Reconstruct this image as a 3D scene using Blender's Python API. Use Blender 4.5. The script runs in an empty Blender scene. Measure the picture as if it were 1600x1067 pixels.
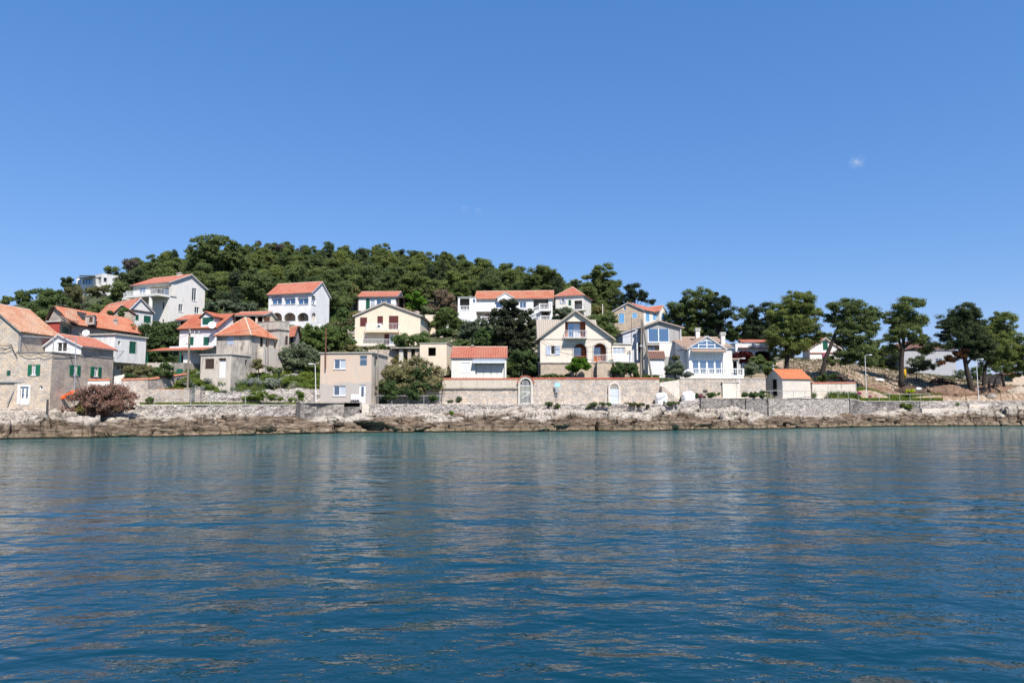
import bpy, bmesh, math, random
import numpy as np
from mathutils import Vector, Matrix
random.seed(7); np.random.seed(7)
scene = bpy.context.scene
COL = scene.collection

# ------------------------------------------------------------------ camera, sky, sun, exposure
CAM_Z = 3.6
F = 1600 * 24.0 / 36.0
PITCH = math.atan((628 - 533.5) / F)
CP, SP = math.cos(PITCH), math.sin(PITCH)
cam_d = bpy.data.cameras.new('camera'); cam = bpy.data.objects.new('camera', cam_d); COL.objects.link(cam)
cam_d.lens = 24; cam_d.sensor_width = 36; cam_d.clip_end = 6000; cam_d.clip_start = 0.1
cam.location = (0, 0, CAM_Z); cam.rotation_euler = (math.pi / 2 + PITCH, 0, 0)
scene.camera = cam
SUN_EL, SUN_AZ = math.radians(51), math.radians(157)      # azimuth clockwise from +Y
to_sun = Vector((math.sin(SUN_AZ) * math.cos(SUN_EL), math.cos(SUN_AZ) * math.cos(SUN_EL), math.sin(SUN_EL)))
world = bpy.data.worlds.new('World'); scene.world = world; world.use_nodes = True
wn, wl = world.node_tree.nodes, world.node_tree.links
wn.clear()
sky = wn.new('ShaderNodeTexSky'); sky.sky_type = 'NISHITA'; sky.sun_disc = False
sky.sun_elevation = SUN_EL; sky.sun_rotation = SUN_AZ
sky.altitude = 0; sky.air_density = 1.0; sky.dust_density = 0.15; sky.ozone_density = 4.0
hs = wn.new('ShaderNodeHueSaturation'); hs.inputs['Saturation'].default_value = 1.08; hs.inputs['Value'].default_value = 1.0
gm = wn.new('ShaderNodeMixRGB'); gm.blend_type = 'MULTIPLY'; gm.inputs[0].default_value = 1.0
gm.inputs[2].default_value = (1.0, 0.98, 1.0, 1)
wl.new(sky.outputs[0], hs.inputs['Color']); wl.new(hs.outputs[0], gm.inputs[1])
spc = wn.new('ShaderNodeSeparateColor'); cmb = wn.new('ShaderNodeCombineColor'); wl.new(gm.outputs[0], spc.inputs[0])   # grade of the sky towards the clear deep blue
for _i, (_k, _g) in enumerate(((.485, .86), (.465, .62), (.62, .48))):
    _a = wn.new('ShaderNodeMath'); _a.operation = 'MULTIPLY'; _a.inputs[1].default_value = .1; wl.new(spc.outputs[_i], _a.inputs[0])
    _b = wn.new('ShaderNodeMath'); _b.operation = 'POWER'; _b.inputs[1].default_value = _g; wl.new(_a.outputs[0], _b.inputs[0])
    _c = wn.new('ShaderNodeMath'); _c.operation = 'MULTIPLY'; _c.inputs[1].default_value = _k * 10; wl.new(_b.outputs[0], _c.inputs[0]); wl.new(_c.outputs[0], cmb.inputs[_i])
def pix_dir(px, py):
    v = 533.5 - py
    return Vector((px - 800, F * CP - v * SP, F * SP + v * CP)).normalized()
tc = wn.new('ShaderNodeTexCoord')
cur = cmb.outputs[0]
nz = wn.new('ShaderNodeTexNoise'); nz.inputs['Scale'].default_value = 170; nz.inputs['Detail'].default_value = 5
wl.new(tc.outputs['Generated'], nz.inputs['Vector'])
for px, py, r, amt in ((1339, 253, 0.0105, .5), (726, 327, .0065, .22), (747, 331, .0065, .22)):
    d = pix_dir(px, py)
    dist = wn.new('ShaderNodeVectorMath'); dist.operation = 'DISTANCE'; dist.inputs[1].default_value = d
    wl.new(tc.outputs['Generated'], dist.inputs[0])
    mr = wn.new('ShaderNodeMapRange'); mr.inputs[1].default_value = r; mr.inputs[2].default_value = 0; mr.inputs[3].default_value = 0; mr.inputs[4].default_value = 1
    wl.new(dist.outputs['Value'], mr.inputs[0])
    m2 = wn.new('ShaderNodeMath'); m2.operation = 'MULTIPLY'; wl.new(mr.outputs[0], m2.inputs[0])
    nr = wn.new('ShaderNodeMapRange'); nr.inputs[1].default_value = .35; nr.inputs[2].default_value = .75; nr.inputs[4].default_value = amt * 1.6
    wl.new(nz.outputs[0], nr.inputs[0]); wl.new(nr.outputs[0], m2.inputs[1])
    mx = wn.new('ShaderNodeMixRGB'); mx.inputs[2].default_value = (3.4, 3.8, 4.6, 1)
    wl.new(m2.outputs[0], mx.inputs[0]); wl.new(cur, mx.inputs[1]); cur = mx.outputs[0]
bg = wn.new('ShaderNodeBackground'); bg.inputs[1].default_value = 0.10
wo = wn.new('ShaderNodeOutputWorld'); wl.new(cur, bg.inputs[0]); wl.new(bg.outputs[0], wo.inputs[0])
sun_d = bpy.data.lights.new('sun', 'SUN'); sun_d.energy = 4.3; sun_d.angle = math.radians(.55); sun_d.color = (1, .955, .89)
sun = bpy.data.objects.new('sun', sun_d); COL.objects.link(sun)
sun.rotation_euler = to_sun.to_track_quat('Z', 'Y').to_euler(); sun.location = (0, -20, 60)
scene.view_settings.view_transform = 'Standard'; scene.view_settings.look = 'None'
scene.view_settings.exposure = 0.85; scene.view_settings.gamma = 1.0
scene.cycles.max_bounces = 5; scene.cycles.diffuse_bounces = 2; scene.cycles.glossy_bounces = 3
scene.cycles.transparent_max_bounces = 4; scene.cycles.caustics_reflective = False; scene.cycles.caustics_refractive = False

# ------------------------------------------------------------------ numeric helpers
def U(px, py):            # X/Y of a picture point
    v = 533.5 - py
    return (px - 800) / (F * CP - v * SP)
def T(py):                # (Z-CAM)/Y
    v = 533.5 - py
    return (F * SP + v * CP) / (F * CP - v * SP)
def Zat(py, D): return CAM_Z + T(py) * D
def W(px, py, D): return Vector((U(px, py) * D, D, Zat(py, D)))

def _hash(i, j, k=0):
    n = (i.astype(np.int64) * 374761393 + j.astype(np.int64) * 668265263 + int(k) * 1442695041) & 0x7fffffff
    n = (n ^ (n >> 13)) * 1274126177 & 0x7fffffff
    return ((n ^ (n >> 16)) & 0xffff) / 65535.0
def vnoise(x, y, k=0):
    xi, yi = np.floor(x), np.floor(y); fx, fy = x - xi, y - yi
    fx = fx * fx * (3 - 2 * fx); fy = fy * fy * (3 - 2 * fy)
    a, b = _hash(xi, yi, k), _hash(xi + 1, yi, k); c, d = _hash(xi, yi + 1, k), _hash(xi + 1, yi + 1, k)
    return (a * (1 - fx) + b * fx) * (1 - fy) + (c * (1 - fx) + d * fx) * fy
def fbm(x, y, o=4, k=0):
    s, a, t = 0, .5, 0
    for i in range(o):
        s = s + a * vnoise(x, y, k + i); t += a; a *= .5; x = x * 2.03 + 5.1; y = y * 2.03 + 1.7
    return s / t
def worley(x, y, k=0):
    xi, yi = np.floor(x), np.floor(y)
    f1 = np.full(x.shape, 9.); f2 = np.full(x.shape, 9.); cid = np.zeros(x.shape); cx = np.zeros(x.shape); cy = np.zeros(x.shape)
    for dx in (-1, 0, 1):
        for dy in (-1, 0, 1):
            a, b = xi + dx, yi + dy
            px = a + .1 + .8 * _hash(a, b, k); py = b + .1 + .8 * _hash(a, b, k + 7); h = _hash(a, b, k + 13)
            d = np.hypot(px - x, py - y)
            n = d < f1
            f2 = np.where(n, f1, np.minimum(f2, d)); cid = np.where(n, h, cid); cx = np.where(n, x - px, cx); cy = np.where(n, y - py, cy)
            f1 = np.where(n, d, f1)
    return f1, f2, cid, cx, cy

# ------------------------------------------------------------------ lay of the land
_sh = [(-700, 688.5), (-300, 687.5), (0, 686), (100, 685), (200, 683), (300, 682), (400, 680), (500, 677), (600, 676), (700, 675), (800, 674.5),
       (900, 674), (1000, 673), (1100, 671), (1200, 670), (1300, 668), (1400, 666), (1500, 665.5), (1600, 665), (1900, 664), (2400, 663)]
SHX = np.array([a for a, b in _sh], float); SHD = np.array([-CAM_Z / T(b) for a, b in _sh])
def shore(px): return np.interp(px, SHX, SHD)
def promz(px): return np.interp(px, [-500, 0, 1050, 1095, 1330, 1345, 1600, 2400], [3.3, 3.3, 3.35, 4.15, 4.15, 3.75, 3.8, 3.8])
_cols = {
 -700: [(90, 600), (110, 560), (140, 520), (200, 495), (260, 500)],
 -200: [(90, 600), (110, 545), (140, 515), (200, 488), (260, 492)],
 0: [(85, 600), (100, 560), (110, 530), (140, 510), (200, 484), (260, 480)],
 100: [(85, 596), (100, 556), (110, 520), (140, 500), (190, 455), (260, 455)],
 200: [(85, 600), (98, 560), (112, 512), (135, 506), (170, 472), (250, 436)],
 300: [(85, 599), (97, 583), (108, 540), (125, 506), (145, 494), (180, 462), (255, 418)],
 400: [(86, 600), (98, 576), (106, 556), (118, 506), (140, 492), (180, 462), (255, 410)],
 500: [(88, 603), (100, 578), (113, 532), (122, 512), (150, 486), (180, 464), (255, 412)],
 600: [(90, 606), (103, 566), (114, 543), (135, 510), (150, 484), (180, 468), (255, 415)],
 700: [(92, 592), (104, 575), (120, 530), (140, 504), (165, 482), (200, 462), (255, 426)],
 800: [(92, 592), (108, 575), (125, 530), (140, 503), (165, 478), (200, 466), (250, 446)],
 900: [(94, 592), (102, 590), (118, 545), (138, 506), (152, 486), (180, 478), (230, 468)],
 1000: [(97, 591), (110, 586), (125, 535), (136, 508), (160, 502), (200, 498)],
 1100: [(100, 591), (114, 585), (130, 560), (160, 540), (200, 532)],
 1200: [(102, 606), (115, 585), (130, 567), (160, 556), (200, 552)],
 1300: [(106, 601), (120, 582), (140, 561), (170, 562), (200, 568)],
 1400: [(110, 606), (125, 593), (140, 581), (170, 580), (200, 583)],
 1500: [(113, 612), (125, 604), (140, 592), (170, 590), (200, 593)],
 1600: [(116, 613), (130, 602), (145, 596), (200, 597)],
 2400: [(120, 614), (145, 600), (200, 598)]}
DG = np.arange(60, 700, 1.0)
CPX = np.array(sorted(_cols), float); CZ = []
for c in sorted(_cols):
    p = [(shore(c) + 9.9, promz(c) + .02), (shore(c) + 10.6, promz(c) + .3)] + [(d, Zat(y, d)) for d, y in _cols[c]]
    p = sorted(p); p += [(p[-1][0] + 60, p[-1][1] - 4), (p[-1][0] + 200, 4), (p[-1][0] + 400, -3)]
    z = np.interp(DG, [a for a, b in p], [b for a, b in p])
    k = np.ones(5) / 5; zs = np.convolve(np.pad(z, 2, 'edge'), k, 'valid')
    CZ.append(np.where(DG > shore(c) + 14, zs, z))
CZ = np.array(CZ)
def ground(X, Y):
    X = np.asarray(X, float); Y = np.asarray(Y, float)
    px = np.clip(X / Y * 1066 + 800, -699, 2399)
    i = np.clip(np.searchsorted(CPX, px) - 1, 0, len(CPX) - 2); t = (px - CPX[i]) / (CPX[i + 1] - CPX[i])
    d = np.clip(Y - 60, 0, len(DG) - 2.001); j = np.floor(d).astype(int); f = d - j
    z0 = CZ[i, j] * (1 - f) + CZ[i, j + 1] * f; z1 = CZ[i + 1, j] * (1 - f) + CZ[i + 1, j + 1] * f
    return z0 * (1 - t) + z1 * t
def gz(X, Y): return float(ground(X, Y))
def at(px, s, z=0): # point at picture column px, s metres behind the waterline
    D = float(shore(px)) + s
    return Vector((D * (px - 800) / 1067., D, z))

# ------------------------------------------------------------------ materials
def newmat(name):
    m = bpy.data.materials.new(name); m.use_nodes = True; nt = m.node_tree; nt.nodes.clear()
    out = nt.nodes.new('ShaderNodeOutputMaterial'); b = nt.nodes.new('ShaderNodeBsdfPrincipled')
    nt.links.new(b.outputs[0], out.inputs[0]); b.inputs['Roughness'].default_value = .85
    b.inputs['Specular IOR Level'].default_value = .25
    return m, nt, b
def c4(c): return (c[0], c[1], c[2], 1)
def N(nt, t, **kw):
    n = nt.nodes.new(t)
    for k, v in kw.items():
        if k.startswith('i_'): n.inputs[k[2:]].default_value = v
        else: setattr(n, k, v)
    return n
def noise(nt, src, scale, detail=4, rough=.55, dim=None):
    n = N(nt, 'ShaderNodeTexNoise'); n.inputs['Scale'].default_value = scale; n.inputs['Detail'].default_value = detail; n.inputs['Roughness'].default_value = rough
    if src is not None: nt.links.new(src, n.inputs['Vector'])
    return n
def ramp(nt, fac, stops):
    r = N(nt, 'ShaderNodeValToRGB'); e = r.color_ramp.elements
    while len(e) < len(stops): e.new(.5)
    for k, (p, c) in enumerate(stops):
        e[k].position = p; e[k].color = c4(c) if len(c) == 3 else c
    nt.links.new(fac, r.inputs[0]); return r
def mixc(nt, fac, a, b, mode='MIX'):
    m = N(nt, 'ShaderNodeMixRGB', blend_type=mode)
    for k, v in ((0, fac), (1, a), (2, b)):
        if isinstance(v, (int, float)): m.inputs[k].default_value = v
        elif isinstance(v, tuple): m.inputs[k].default_value = c4(v)
        else: nt.links.new(v, m.inputs[k])
    return m.outputs[0]
def mapr(nt, v, a, b, c=0., d=1.):
    m = N(nt, 'ShaderNodeMapRange'); m.inputs[1].default_value = a; m.inputs[2].default_value = b; m.inputs[3].default_value = c; m.inputs[4].default_value = d
    nt.links.new(v, m.inputs[0]); return m.outputs[0]
def bump(nt, b, h, dist, strength=1.):
    n = N(nt, 'ShaderNodeBump'); n.inputs['Distance'].default_value = dist; n.inputs['Strength'].default_value = strength
    nt.links.new(h, n.inputs['Height']); nt.links.new(n.outputs[0], b.inputs['Normal']); return n
def scalev(nt, src, s):
    m = N(nt, 'ShaderNodeMapping'); m.inputs['Scale'].default_value = s; nt.links.new(src, m.inputs['Vector']); return m.outputs[0]
def pos(nt): return N(nt, 'ShaderNodeNewGeometry').outputs['Position']
def uv(nt): return N(nt, 'ShaderNodeTexCoord').outputs['UV']

def flat(name, c, rough=.6, metal=0, spec=.3):
    m, nt, b = newmat(name); p = pos(nt)
    n = noise(nt, p, 3., 3)
    col = mixc(nt, mapr(nt, n.outputs[0], .3, .75), tuple(x * .88 for x in c), tuple(min(1, x * 1.07) for x in c))
    nt.links.new(col, b.inputs['Base Color']); b.inputs['Roughness'].default_value = rough; b.inputs['Metallic'].default_value = metal
    b.inputs['Specular IOR Level'].default_value = spec
    return m
def stucco(name, c, dirt=(.25, .2, .16), amt=.3, patch=None, pamt=0, split=None):
    m, nt, b = newmat(name); p = pos(nt)
    n1 = noise(nt, p, .55, 6, .7); n2 = noise(nt, scalev(nt, p, (1.6, 1.6, .35)), 1.3, 6, .75); n3 = noise(nt, p, 9, 3)
    base = mixc(nt, mapr(nt, n1.outputs[0], .3, .7), tuple(x * .93 for x in c), c)
    if patch: base = mixc(nt, mapr(nt, noise(nt, scalev(nt, p, (1, 1, 1.6)), .33, 6, .62).outputs[0], .5 - .1 * pamt, .62), base, patch)
    if split:
        sz = N(nt, 'ShaderNodeSeparateXYZ'); nt.links.new(p, sz.inputs[0]); ad = N(nt, 'ShaderNodeMath', operation='MULTIPLY_ADD'); ad.inputs[1].default_value = 1.2; nt.links.new(n1.outputs[0], ad.inputs[0]); nt.links.new(sz.outputs[2], ad.inputs[2])
        base = mixc(nt, mapr(nt, ad.outputs[0], split + .5, split + .75, 1, 0), base, patch)
    d = mixc(nt, 1., mapr(nt, n2.outputs[0], .44, .62), mapr(nt, n1.outputs[0], .38, .58), 'MULTIPLY')
    col = mixc(nt, mixc(nt, 1., d, (amt, amt, amt), 'MULTIPLY'), base, dirt)
    col = mixc(nt, .12, col, n3.outputs[1], 'OVERLAY')
    nt.links.new(col, b.inputs['Base Color']); b.inputs['Roughness'].default_value = .9
    bump(nt, b, n3.outputs[0], .02, .5)
    return m
def masonry(name, c1, c2, mortar, bw=.5, bh=.24, stain=.25, ms=.016):
    m, nt, b = newmat(name); u = uv(nt); p = pos(nt)
    w = noise(nt, u, 1.6, 3); ws = N(nt, 'ShaderNodeVectorMath', operation='MULTIPLY_ADD'); ws.inputs[1].default_value = (.14, .09, 0)
    nt.links.new(w.outputs[1], ws.inputs[0]); nt.links.new(u, ws.inputs[2])
    br = N(nt, 'ShaderNodeTexBrick'); br.inputs['Scale'].default_value = 1; br.inputs['Brick Width'].default_value = bw; br.inputs['Row Height'].default_value = bh
    br.inputs['Mortar Size'].default_value = ms; br.inputs['Mortar Smooth'].default_value = .4; br.inputs['Bias'].default_value = 0
    br.inputs['Color1'].default_value = c4(c1); br.inputs['Color2'].default_value = c4(c2); br.inputs['Mortar'].default_value = c4(mortar)
    nt.links.new(ws.outputs[0], br.inputs['Vector'])
    n1 = noise(nt, p, .7, 5, .65); n2 = noise(nt, p, 7, 4, .7); n4 = noise(nt, p, 2.2, 3)
    col = mixc(nt, mapr(nt, n2.outputs[0], .3, .7), mixc(nt, 1., br.outputs[0], (.78, .76, .74), 'MULTIPLY'), br.outputs[0])
    col = mixc(nt, mapr(nt, n4.outputs[0], .42, .6, 0, .6), col, tuple((x + y) * .5 * k for x, y, k in zip(c1, c2, (1.2, 1.05, .86))))
    col = mixc(nt, mapr(nt, n1.outputs[0], .46, .66, 0, stain), col, (.17, .145, .125))
    nt.links.new(col, b.inputs['Base Color'])
    hgt = mixc(nt, .35, mapr(nt, br.outputs[1], 0, 1, 1, 0), n2.outputs[0]); bump(nt, b, hgt, .05, .8)
    return m
def rubble(name, c1, c2, gap, sc=2.2, stain=.3, gw=.06, dark=(.1, .09, .08)):
    m, nt, b = newmat(name); u = uv(nt); p = pos(nt)
    us = scalev(nt, u, (1, 1.5, 1))
    v = N(nt, 'ShaderNodeTexVoronoi', feature='F1'); v.inputs['Scale'].default_value = sc; nt.links.new(us, v.inputs['Vector'])
    e = N(nt, 'ShaderNodeTexVoronoi', feature='DISTANCE_TO_EDGE'); e.inputs['Scale'].default_value = sc; nt.links.new(us, e.inputs['Vector'])
    sep = N(nt, 'ShaderNodeSeparateColor'); nt.links.new(v.outputs['Color'], sep.inputs[0])
    n2 = noise(nt, p, 6, 4, .7); n1 = noise(nt, p, .45, 5, .65)
    col = mixc(nt, sep.outputs[0], c1, c2); col = mixc(nt, mapr(nt, n2.outputs[0], .35, .7, 0, .5), col, tuple(x * .6 for x in c2))
    col = mixc(nt, mapr(nt, e.outputs[0], 0, gw, 1, 0), col, gap)
    col = mixc(nt, mapr(nt, n1.outputs[0], .48, .68, 0, stain), col, dark)
    nt.links.new(col, b.inputs['Base Color'])
    bump(nt, b, mixc(nt, .3, mapr(nt, e.outputs[0], 0, .18), n2.outputs[0]), .12, .9)
    return m
def tiles(name, c1, c2, c3, old=.3):
    m, nt, b = newmat(name); u = uv(nt); p = pos(nt)
    sn = N(nt, 'ShaderNodeVectorMath', operation='SNAP'); sn.inputs[1].default_value = (.54, .38, 1); nt.links.new(u, sn.inputs[0])
    wn_ = N(nt, 'ShaderNodeTexWhiteNoise'); nt.links.new(sn.outputs[0], wn_.inputs['Vector'])
    n1 = noise(nt, p, .55, 5, .6); n2 = noise(nt, p, 5, 3)
    col = mixc(nt, wn_.outputs[0], c1, c2)
    mm = N(nt, 'ShaderNodeMath', operation='MULTIPLY'); nt.links.new(mapr(nt, n1.outputs[0], .4, .54), mm.inputs[0]); nt.links.new(mapr(nt, wn_.outputs[0], 0, 1, .3, 1), mm.inputs[1])
    m3 = N(nt, 'ShaderNodeMath', operation='MULTIPLY'); m3.inputs[1].default_value = old; nt.links.new(mm.outputs[0], m3.inputs[0])
    col = mixc(nt, m3.outputs[0], col, c3)
    sx = N(nt, 'ShaderNodeSeparateXYZ'); nt.links.new(u, sx.inputs[0])
    md = N(nt, 'ShaderNodeMath', operation='PINGPONG'); md.inputs[1].default_value = .19; nt.links.new(sx.outputs[1], md.inputs[0])
    col = mixc(nt, mapr(nt, md.outputs[0], 0, .05, .35, 0), col, tuple(x * .45 for x in c1))
    col = mixc(nt, mapr(nt, n2.outputs[0], .42, .66, 0, .5), col, tuple(x * .5 for x in c1))
    nt.links.new(col, b.inputs['Base Color']); b.inputs['Roughness'].default_value = .9
    bump(nt, b, md.outputs[0], .15, .5)
    return m
def leafmat(name, c1, c2, c3=None, tr=.45, sc=.8):
    m, nt, b = newmat(name); nt.nodes.remove(b); out = [n for n in nt.nodes if n.type == 'OUTPUT_MATERIAL'][0]
    p = pos(nt); n1 = noise(nt, p, sc, 3); n2 = noise(nt, p, sc * 6, 2)
    oi = N(nt, 'ShaderNodeObjectInfo')
    col = mixc(nt, mapr(nt, n1.outputs[0], .35, .65), c1, c2)
    col = mixc(nt, mapr(nt, n2.outputs[0], .5, .75, 0, .55), col, c3 or tuple(x * 1.5 for x in c2))
    col = mixc(nt, 1., col, ramp(nt, oi.outputs['Random'], [(0, (.72, .76, .8)), (.5, (1, 1, 1)), (1, (1.3, 1.2, .95))]).outputs[0], 'MULTIPLY')
    d = N(nt, 'ShaderNodeBsdfDiffuse'); t = N(nt, 'ShaderNodeBsdfTranslucent'); mx = N(nt, 'ShaderNodeMixShader'); mx.inputs[0].default_value = tr
    nt.links.new(col, d.inputs[0]); nt.links.new(col, t.inputs[0]); nt.links.new(d.outputs[0], mx.inputs[1]); nt.links.new(t.outputs[0], mx.inputs[2])
    nt.links.new(mx.outputs[0], out.inputs[0]); return m
def glassmat(name, c, refl=.4, rough=.03):
    m, nt, b = newmat(name); out = [n for n in nt.nodes if n.type == 'OUTPUT_MATERIAL'][0]
    b.inputs['Base Color'].default_value = c4(c); b.inputs['Roughness'].default_value = .3
    g = N(nt, 'ShaderNodeBsdfGlossy'); g.inputs['Roughness'].default_value = rough; g.inputs['Color'].default_value = (.6, .8, 1, 1)
    mx = N(nt, 'ShaderNodeMixShader'); mx.inputs[0].default_value = refl
    nt.links.new(b.outputs[0], mx.inputs[1]); nt.links.new(g.outputs[0], mx.inputs[2]); nt.links.new(mx.outputs[0], out.inputs[0]); return m

M = {}
M['white'] = stucco('white_render', (.72, .71, .70), (.34, .31, .28), .42)
M['white2'] = stucco('warm_white_render', (.68, .65, .615), (.36, .33, .30), .35)
M['oldwhite'] = stucco('weathered_white_render', (.70, .68, .65), (.3, .27, .23), .5)
M['cream'] = stucco('cream_render', (.68, .575, .44), amt=.2)
M['cream2'] = stucco('pale_peach_render', (.70, .60, .50), amt=.25)
M['ivory'] = stucco('ivory_render', (.70, .665, .60), (.34, .31, .27), .4)
M['pinkold'] = stucco('flaking_peach_render', (.56, .43, .335), (.42, .38, .34), .55, (.40, .355, .32), -1.2, 6.0)
M['greyold'] = stucco('flaking_grey_render', (.52, .46, .39), (.13, .11, .10), .9, (.33, .295, .26), 1)
M['greylight'] = stucco('rough_grey_beige_render', (.58, .51, .43), (.22, .19, .165), .7)
M['beige'] = stucco('beige_render', (.50, .43, .35), (.3, .26, .21), .5)
M['palecream'] = stucco('pale_cream_render', (.60, .545, .47), amt=.3)
M['shadewhite'] = stucco('shaded_white_render', (.34, .35, .37), amt=.3)  # white render darkened so its colour carries the shade behind the trees
M['grey'] = stucco('plain_grey_render', (.36, .35, .33), (.16, .15, .14), .5)
M['blueshade'] = stucco('shaded_blue_grey_render', (.52, .53, .55), amt=.15)  # shade of left-facing walls painted in as a blue-grey tone
M['concrete'] = stucco('worn_concrete', (.33, .295, .255), (.09, .08, .07), .9)
M['concrete_pale'] = stucco('pale_concrete', (.52, .48, .42), (.25, .22, .19), .5)
M['redwall'] = stucco('brick_red_render', (.42, .07, .05), amt=.2)
M['terracotta'] = stucco('terracotta_paint', (.40, .13, .06), amt=.15)
M['stone'] = masonry('cut_limestone', (0.619, 0.537, 0.452), (0.453, 0.387, 0.326), (0.312, 0.274, 0.238))
M['stone_dark'] = masonry('weathered_shaded_limestone', (0.548, 0.477, 0.415), (0.395, 0.343, 0.294), (0.280, 0.250, 0.221), stain=.45)  # darker copy of the cut limestone: paints shade on side walls, weathering elsewhere
M['stone_warm'] = masonry('warm_limestone', (0.550, 0.461, 0.372), (0.453, 0.373, 0.298), (0.423, 0.373, 0.319), .42, .22)
M['garden_stone'] = masonry('garden_wall_limestone', (0.581, 0.522, 0.474), (0.376, 0.330, 0.298), (0.262, 0.236, 0.218), .56, .24, .4, .022)
M['block'] = masonry('pale_block_masonry', (0.645, 0.599, 0.556), (0.585, 0.540, 0.496), (0.411, 0.383, 0.360), .7, .3, .06, .012)
M['rubble'] = rubble('dry_rubble_stone', (0.561, 0.501, 0.450), (0.424, 0.374, 0.336), (0.115, 0.099, 0.089), 2.2, .2)
M['seawall'] = rubble('sea_wall_stone', (0.503, 0.452, 0.403), (0.358, 0.320, 0.292), (0.155, 0.138, 0.125), 1.8, .35, .035)
M['seawall_dark'] = rubble('stained_sea_wall_stone', (0.389, 0.354, 0.322), (0.262, 0.236, 0.218), (0.097, 0.089, 0.083), 2.4, .8, .06, (0.049, 0.045, 0.043))
M['tile_red'] = tiles('red_roof_tiles', (0.386, 0.128, 0.082), (0.331, 0.104, 0.068), (0.390, 0.210, 0.147), .5)
M['tile_orange'] = tiles('orange_roof_tiles', (0.427, 0.143, 0.078), (0.344, 0.111, 0.061), (0.428, 0.252, 0.172), .6)
M['tile_bright'] = tiles('bright_orange_roof_tiles', (0.516, 0.168, 0.077), (0.466, 0.145, 0.068), (0.486, 0.200, 0.102), .3)
M['tile_old'] = tiles('old_pale_roof_tiles', (0.422, 0.210, 0.124), (0.348, 0.139, 0.090), (0.449, 0.315, 0.221), .95)
M['tile_dark'] = tiles('dark_red_roof_tiles', (0.360, 0.102, 0.058), (0.280, 0.078, 0.044), (0.400, 0.184, 0.115), .5)
M['tile_tan'] = tiles('tan_roof_tiles', (0.362, 0.249, 0.187), (0.303, 0.197, 0.147), (0.383, 0.300, 0.236), .6)
M['tile_brown'] = tiles('brown_roof_tiles', (0.178, 0.094, 0.072), (0.142, 0.075, 0.059), (0.216, 0.130, 0.099), .3)
M['sheet_tan'] = stucco('tan_roof_sheet', (.36, .31, .255), amt=.25)
M['mortar'] = flat('ridge_mortar', (.6, .45, .35))
M['pvc'] = flat('white_paint', (.76, .76, .76), .4)
M['green'] = flat('dark_green_paint', (.012, .10, .065), .5)
M['green2'] = flat('green_shutter_paint', (.015, .14, .075), .5)
M['blue'] = flat('sky_blue_paint', (.18, .42, .68), .5)
M['brown'] = flat('red_brown_shutter_paint', (.12, .032, .028), .5)
M['darkbrown'] = flat('dark_brown_wood', (.07, .045, .035), .6)
M['wood'] = flat('grey_weathered_wood', (.2, .165, .13), .8)
M['shutgrey'] = flat('pale_grey_shutter_paint', (.46, .50, .58), .5)
M['metal'] = flat('galvanised_metal', (.42, .42, .42), .45, .6)
M['metal_white'] = flat('white_painted_metal', (.72, .72, .72), .45)
M['metal_dark'] = flat('dark_iron', (.06, .055, .05), .6)
M['rust'] = flat('rusty_metal', (.14, .06, .035), .8)
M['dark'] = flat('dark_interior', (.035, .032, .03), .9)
M['interior'] = flat('shaded_room_render', (.45, .38, .3), .9)
M['bark'] = flat('pine_bark', (.035, .027, .022), .95)
M['bark_pale'] = flat('grey_bark', (.18, .15, .125), .95)
M['orange'] = flat('orange_plastic', (.85, .13, .03), .35, 0, .5)
M['sack'] = flat('white_woven_sack', (.78, .78, .78), .8)
M['signblue'] = flat('pale_blue_sign_paint', (.3, .62, .78), .5)
M['yellow'] = flat('yellow_plastic', (.75, .45, .03), .5)
M['black'] = flat('black_rubber', (.02, .02, .02), .6)
M['cloth'] = flat('awning_cloth', (.55, .6, .68), .8)
M['glass'] = glassmat('window_glass', (.03, .04, .05), .25)
M['glass_blue'] = glassmat('sky_reflecting_glass', (.035, .07, .12), .30)
M['curtain'] = glassmat('curtained_glass', (.45, .47, .48), .2)
M['pine'] = leafmat('pine_needles', (0.093, 0.127, 0.049), (0.156, 0.197, 0.073), (0.260, 0.295, 0.115))
M['pine2'] = leafmat('bright_pine_needles', (0.135, 0.176, 0.064), (0.208, 0.255, 0.089), (0.314, 0.355, 0.140))
M['pine_dark'] = leafmat('dark_pine_needles', (0.046, 0.068, 0.039), (0.081, 0.107, 0.057), (0.134, 0.170, 0.084))
M['cedar'] = leafmat('cedar_needles', (0.035, 0.045, 0.031), (0.061, 0.076, 0.047), (0.094, 0.111, 0.069))
M['broad'] = leafmat('broad_leaves', (0.078, 0.126, 0.044), (0.129, 0.190, 0.066), (0.196, 0.268, 0.106))
M['broad_dark'] = leafmat('dark_broad_leaves', (0.071, 0.108, 0.042), (0.126, 0.175, 0.064), (0.201, 0.248, 0.106))
M['lime'] = leafmat('fresh_green_leaves', (.08, .16, .022), (.115, .22, .03), (.16, .28, .05))
M['olive'] = leafmat('olive_leaves', (0.123, 0.152, 0.087), (0.189, 0.225, 0.138), (0.304, 0.341, 0.232))
M['silver'] = leafmat('silver_leaves', (0.184, 0.218, 0.184), (0.276, 0.310, 0.276), (0.391, 0.425, 0.391))
M['tamarisk'] = leafmat('pink_tamarisk_sprays', (0.278, 0.150, 0.111), (0.411, 0.240, 0.179), (0.583, 0.403, 0.309))

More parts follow.
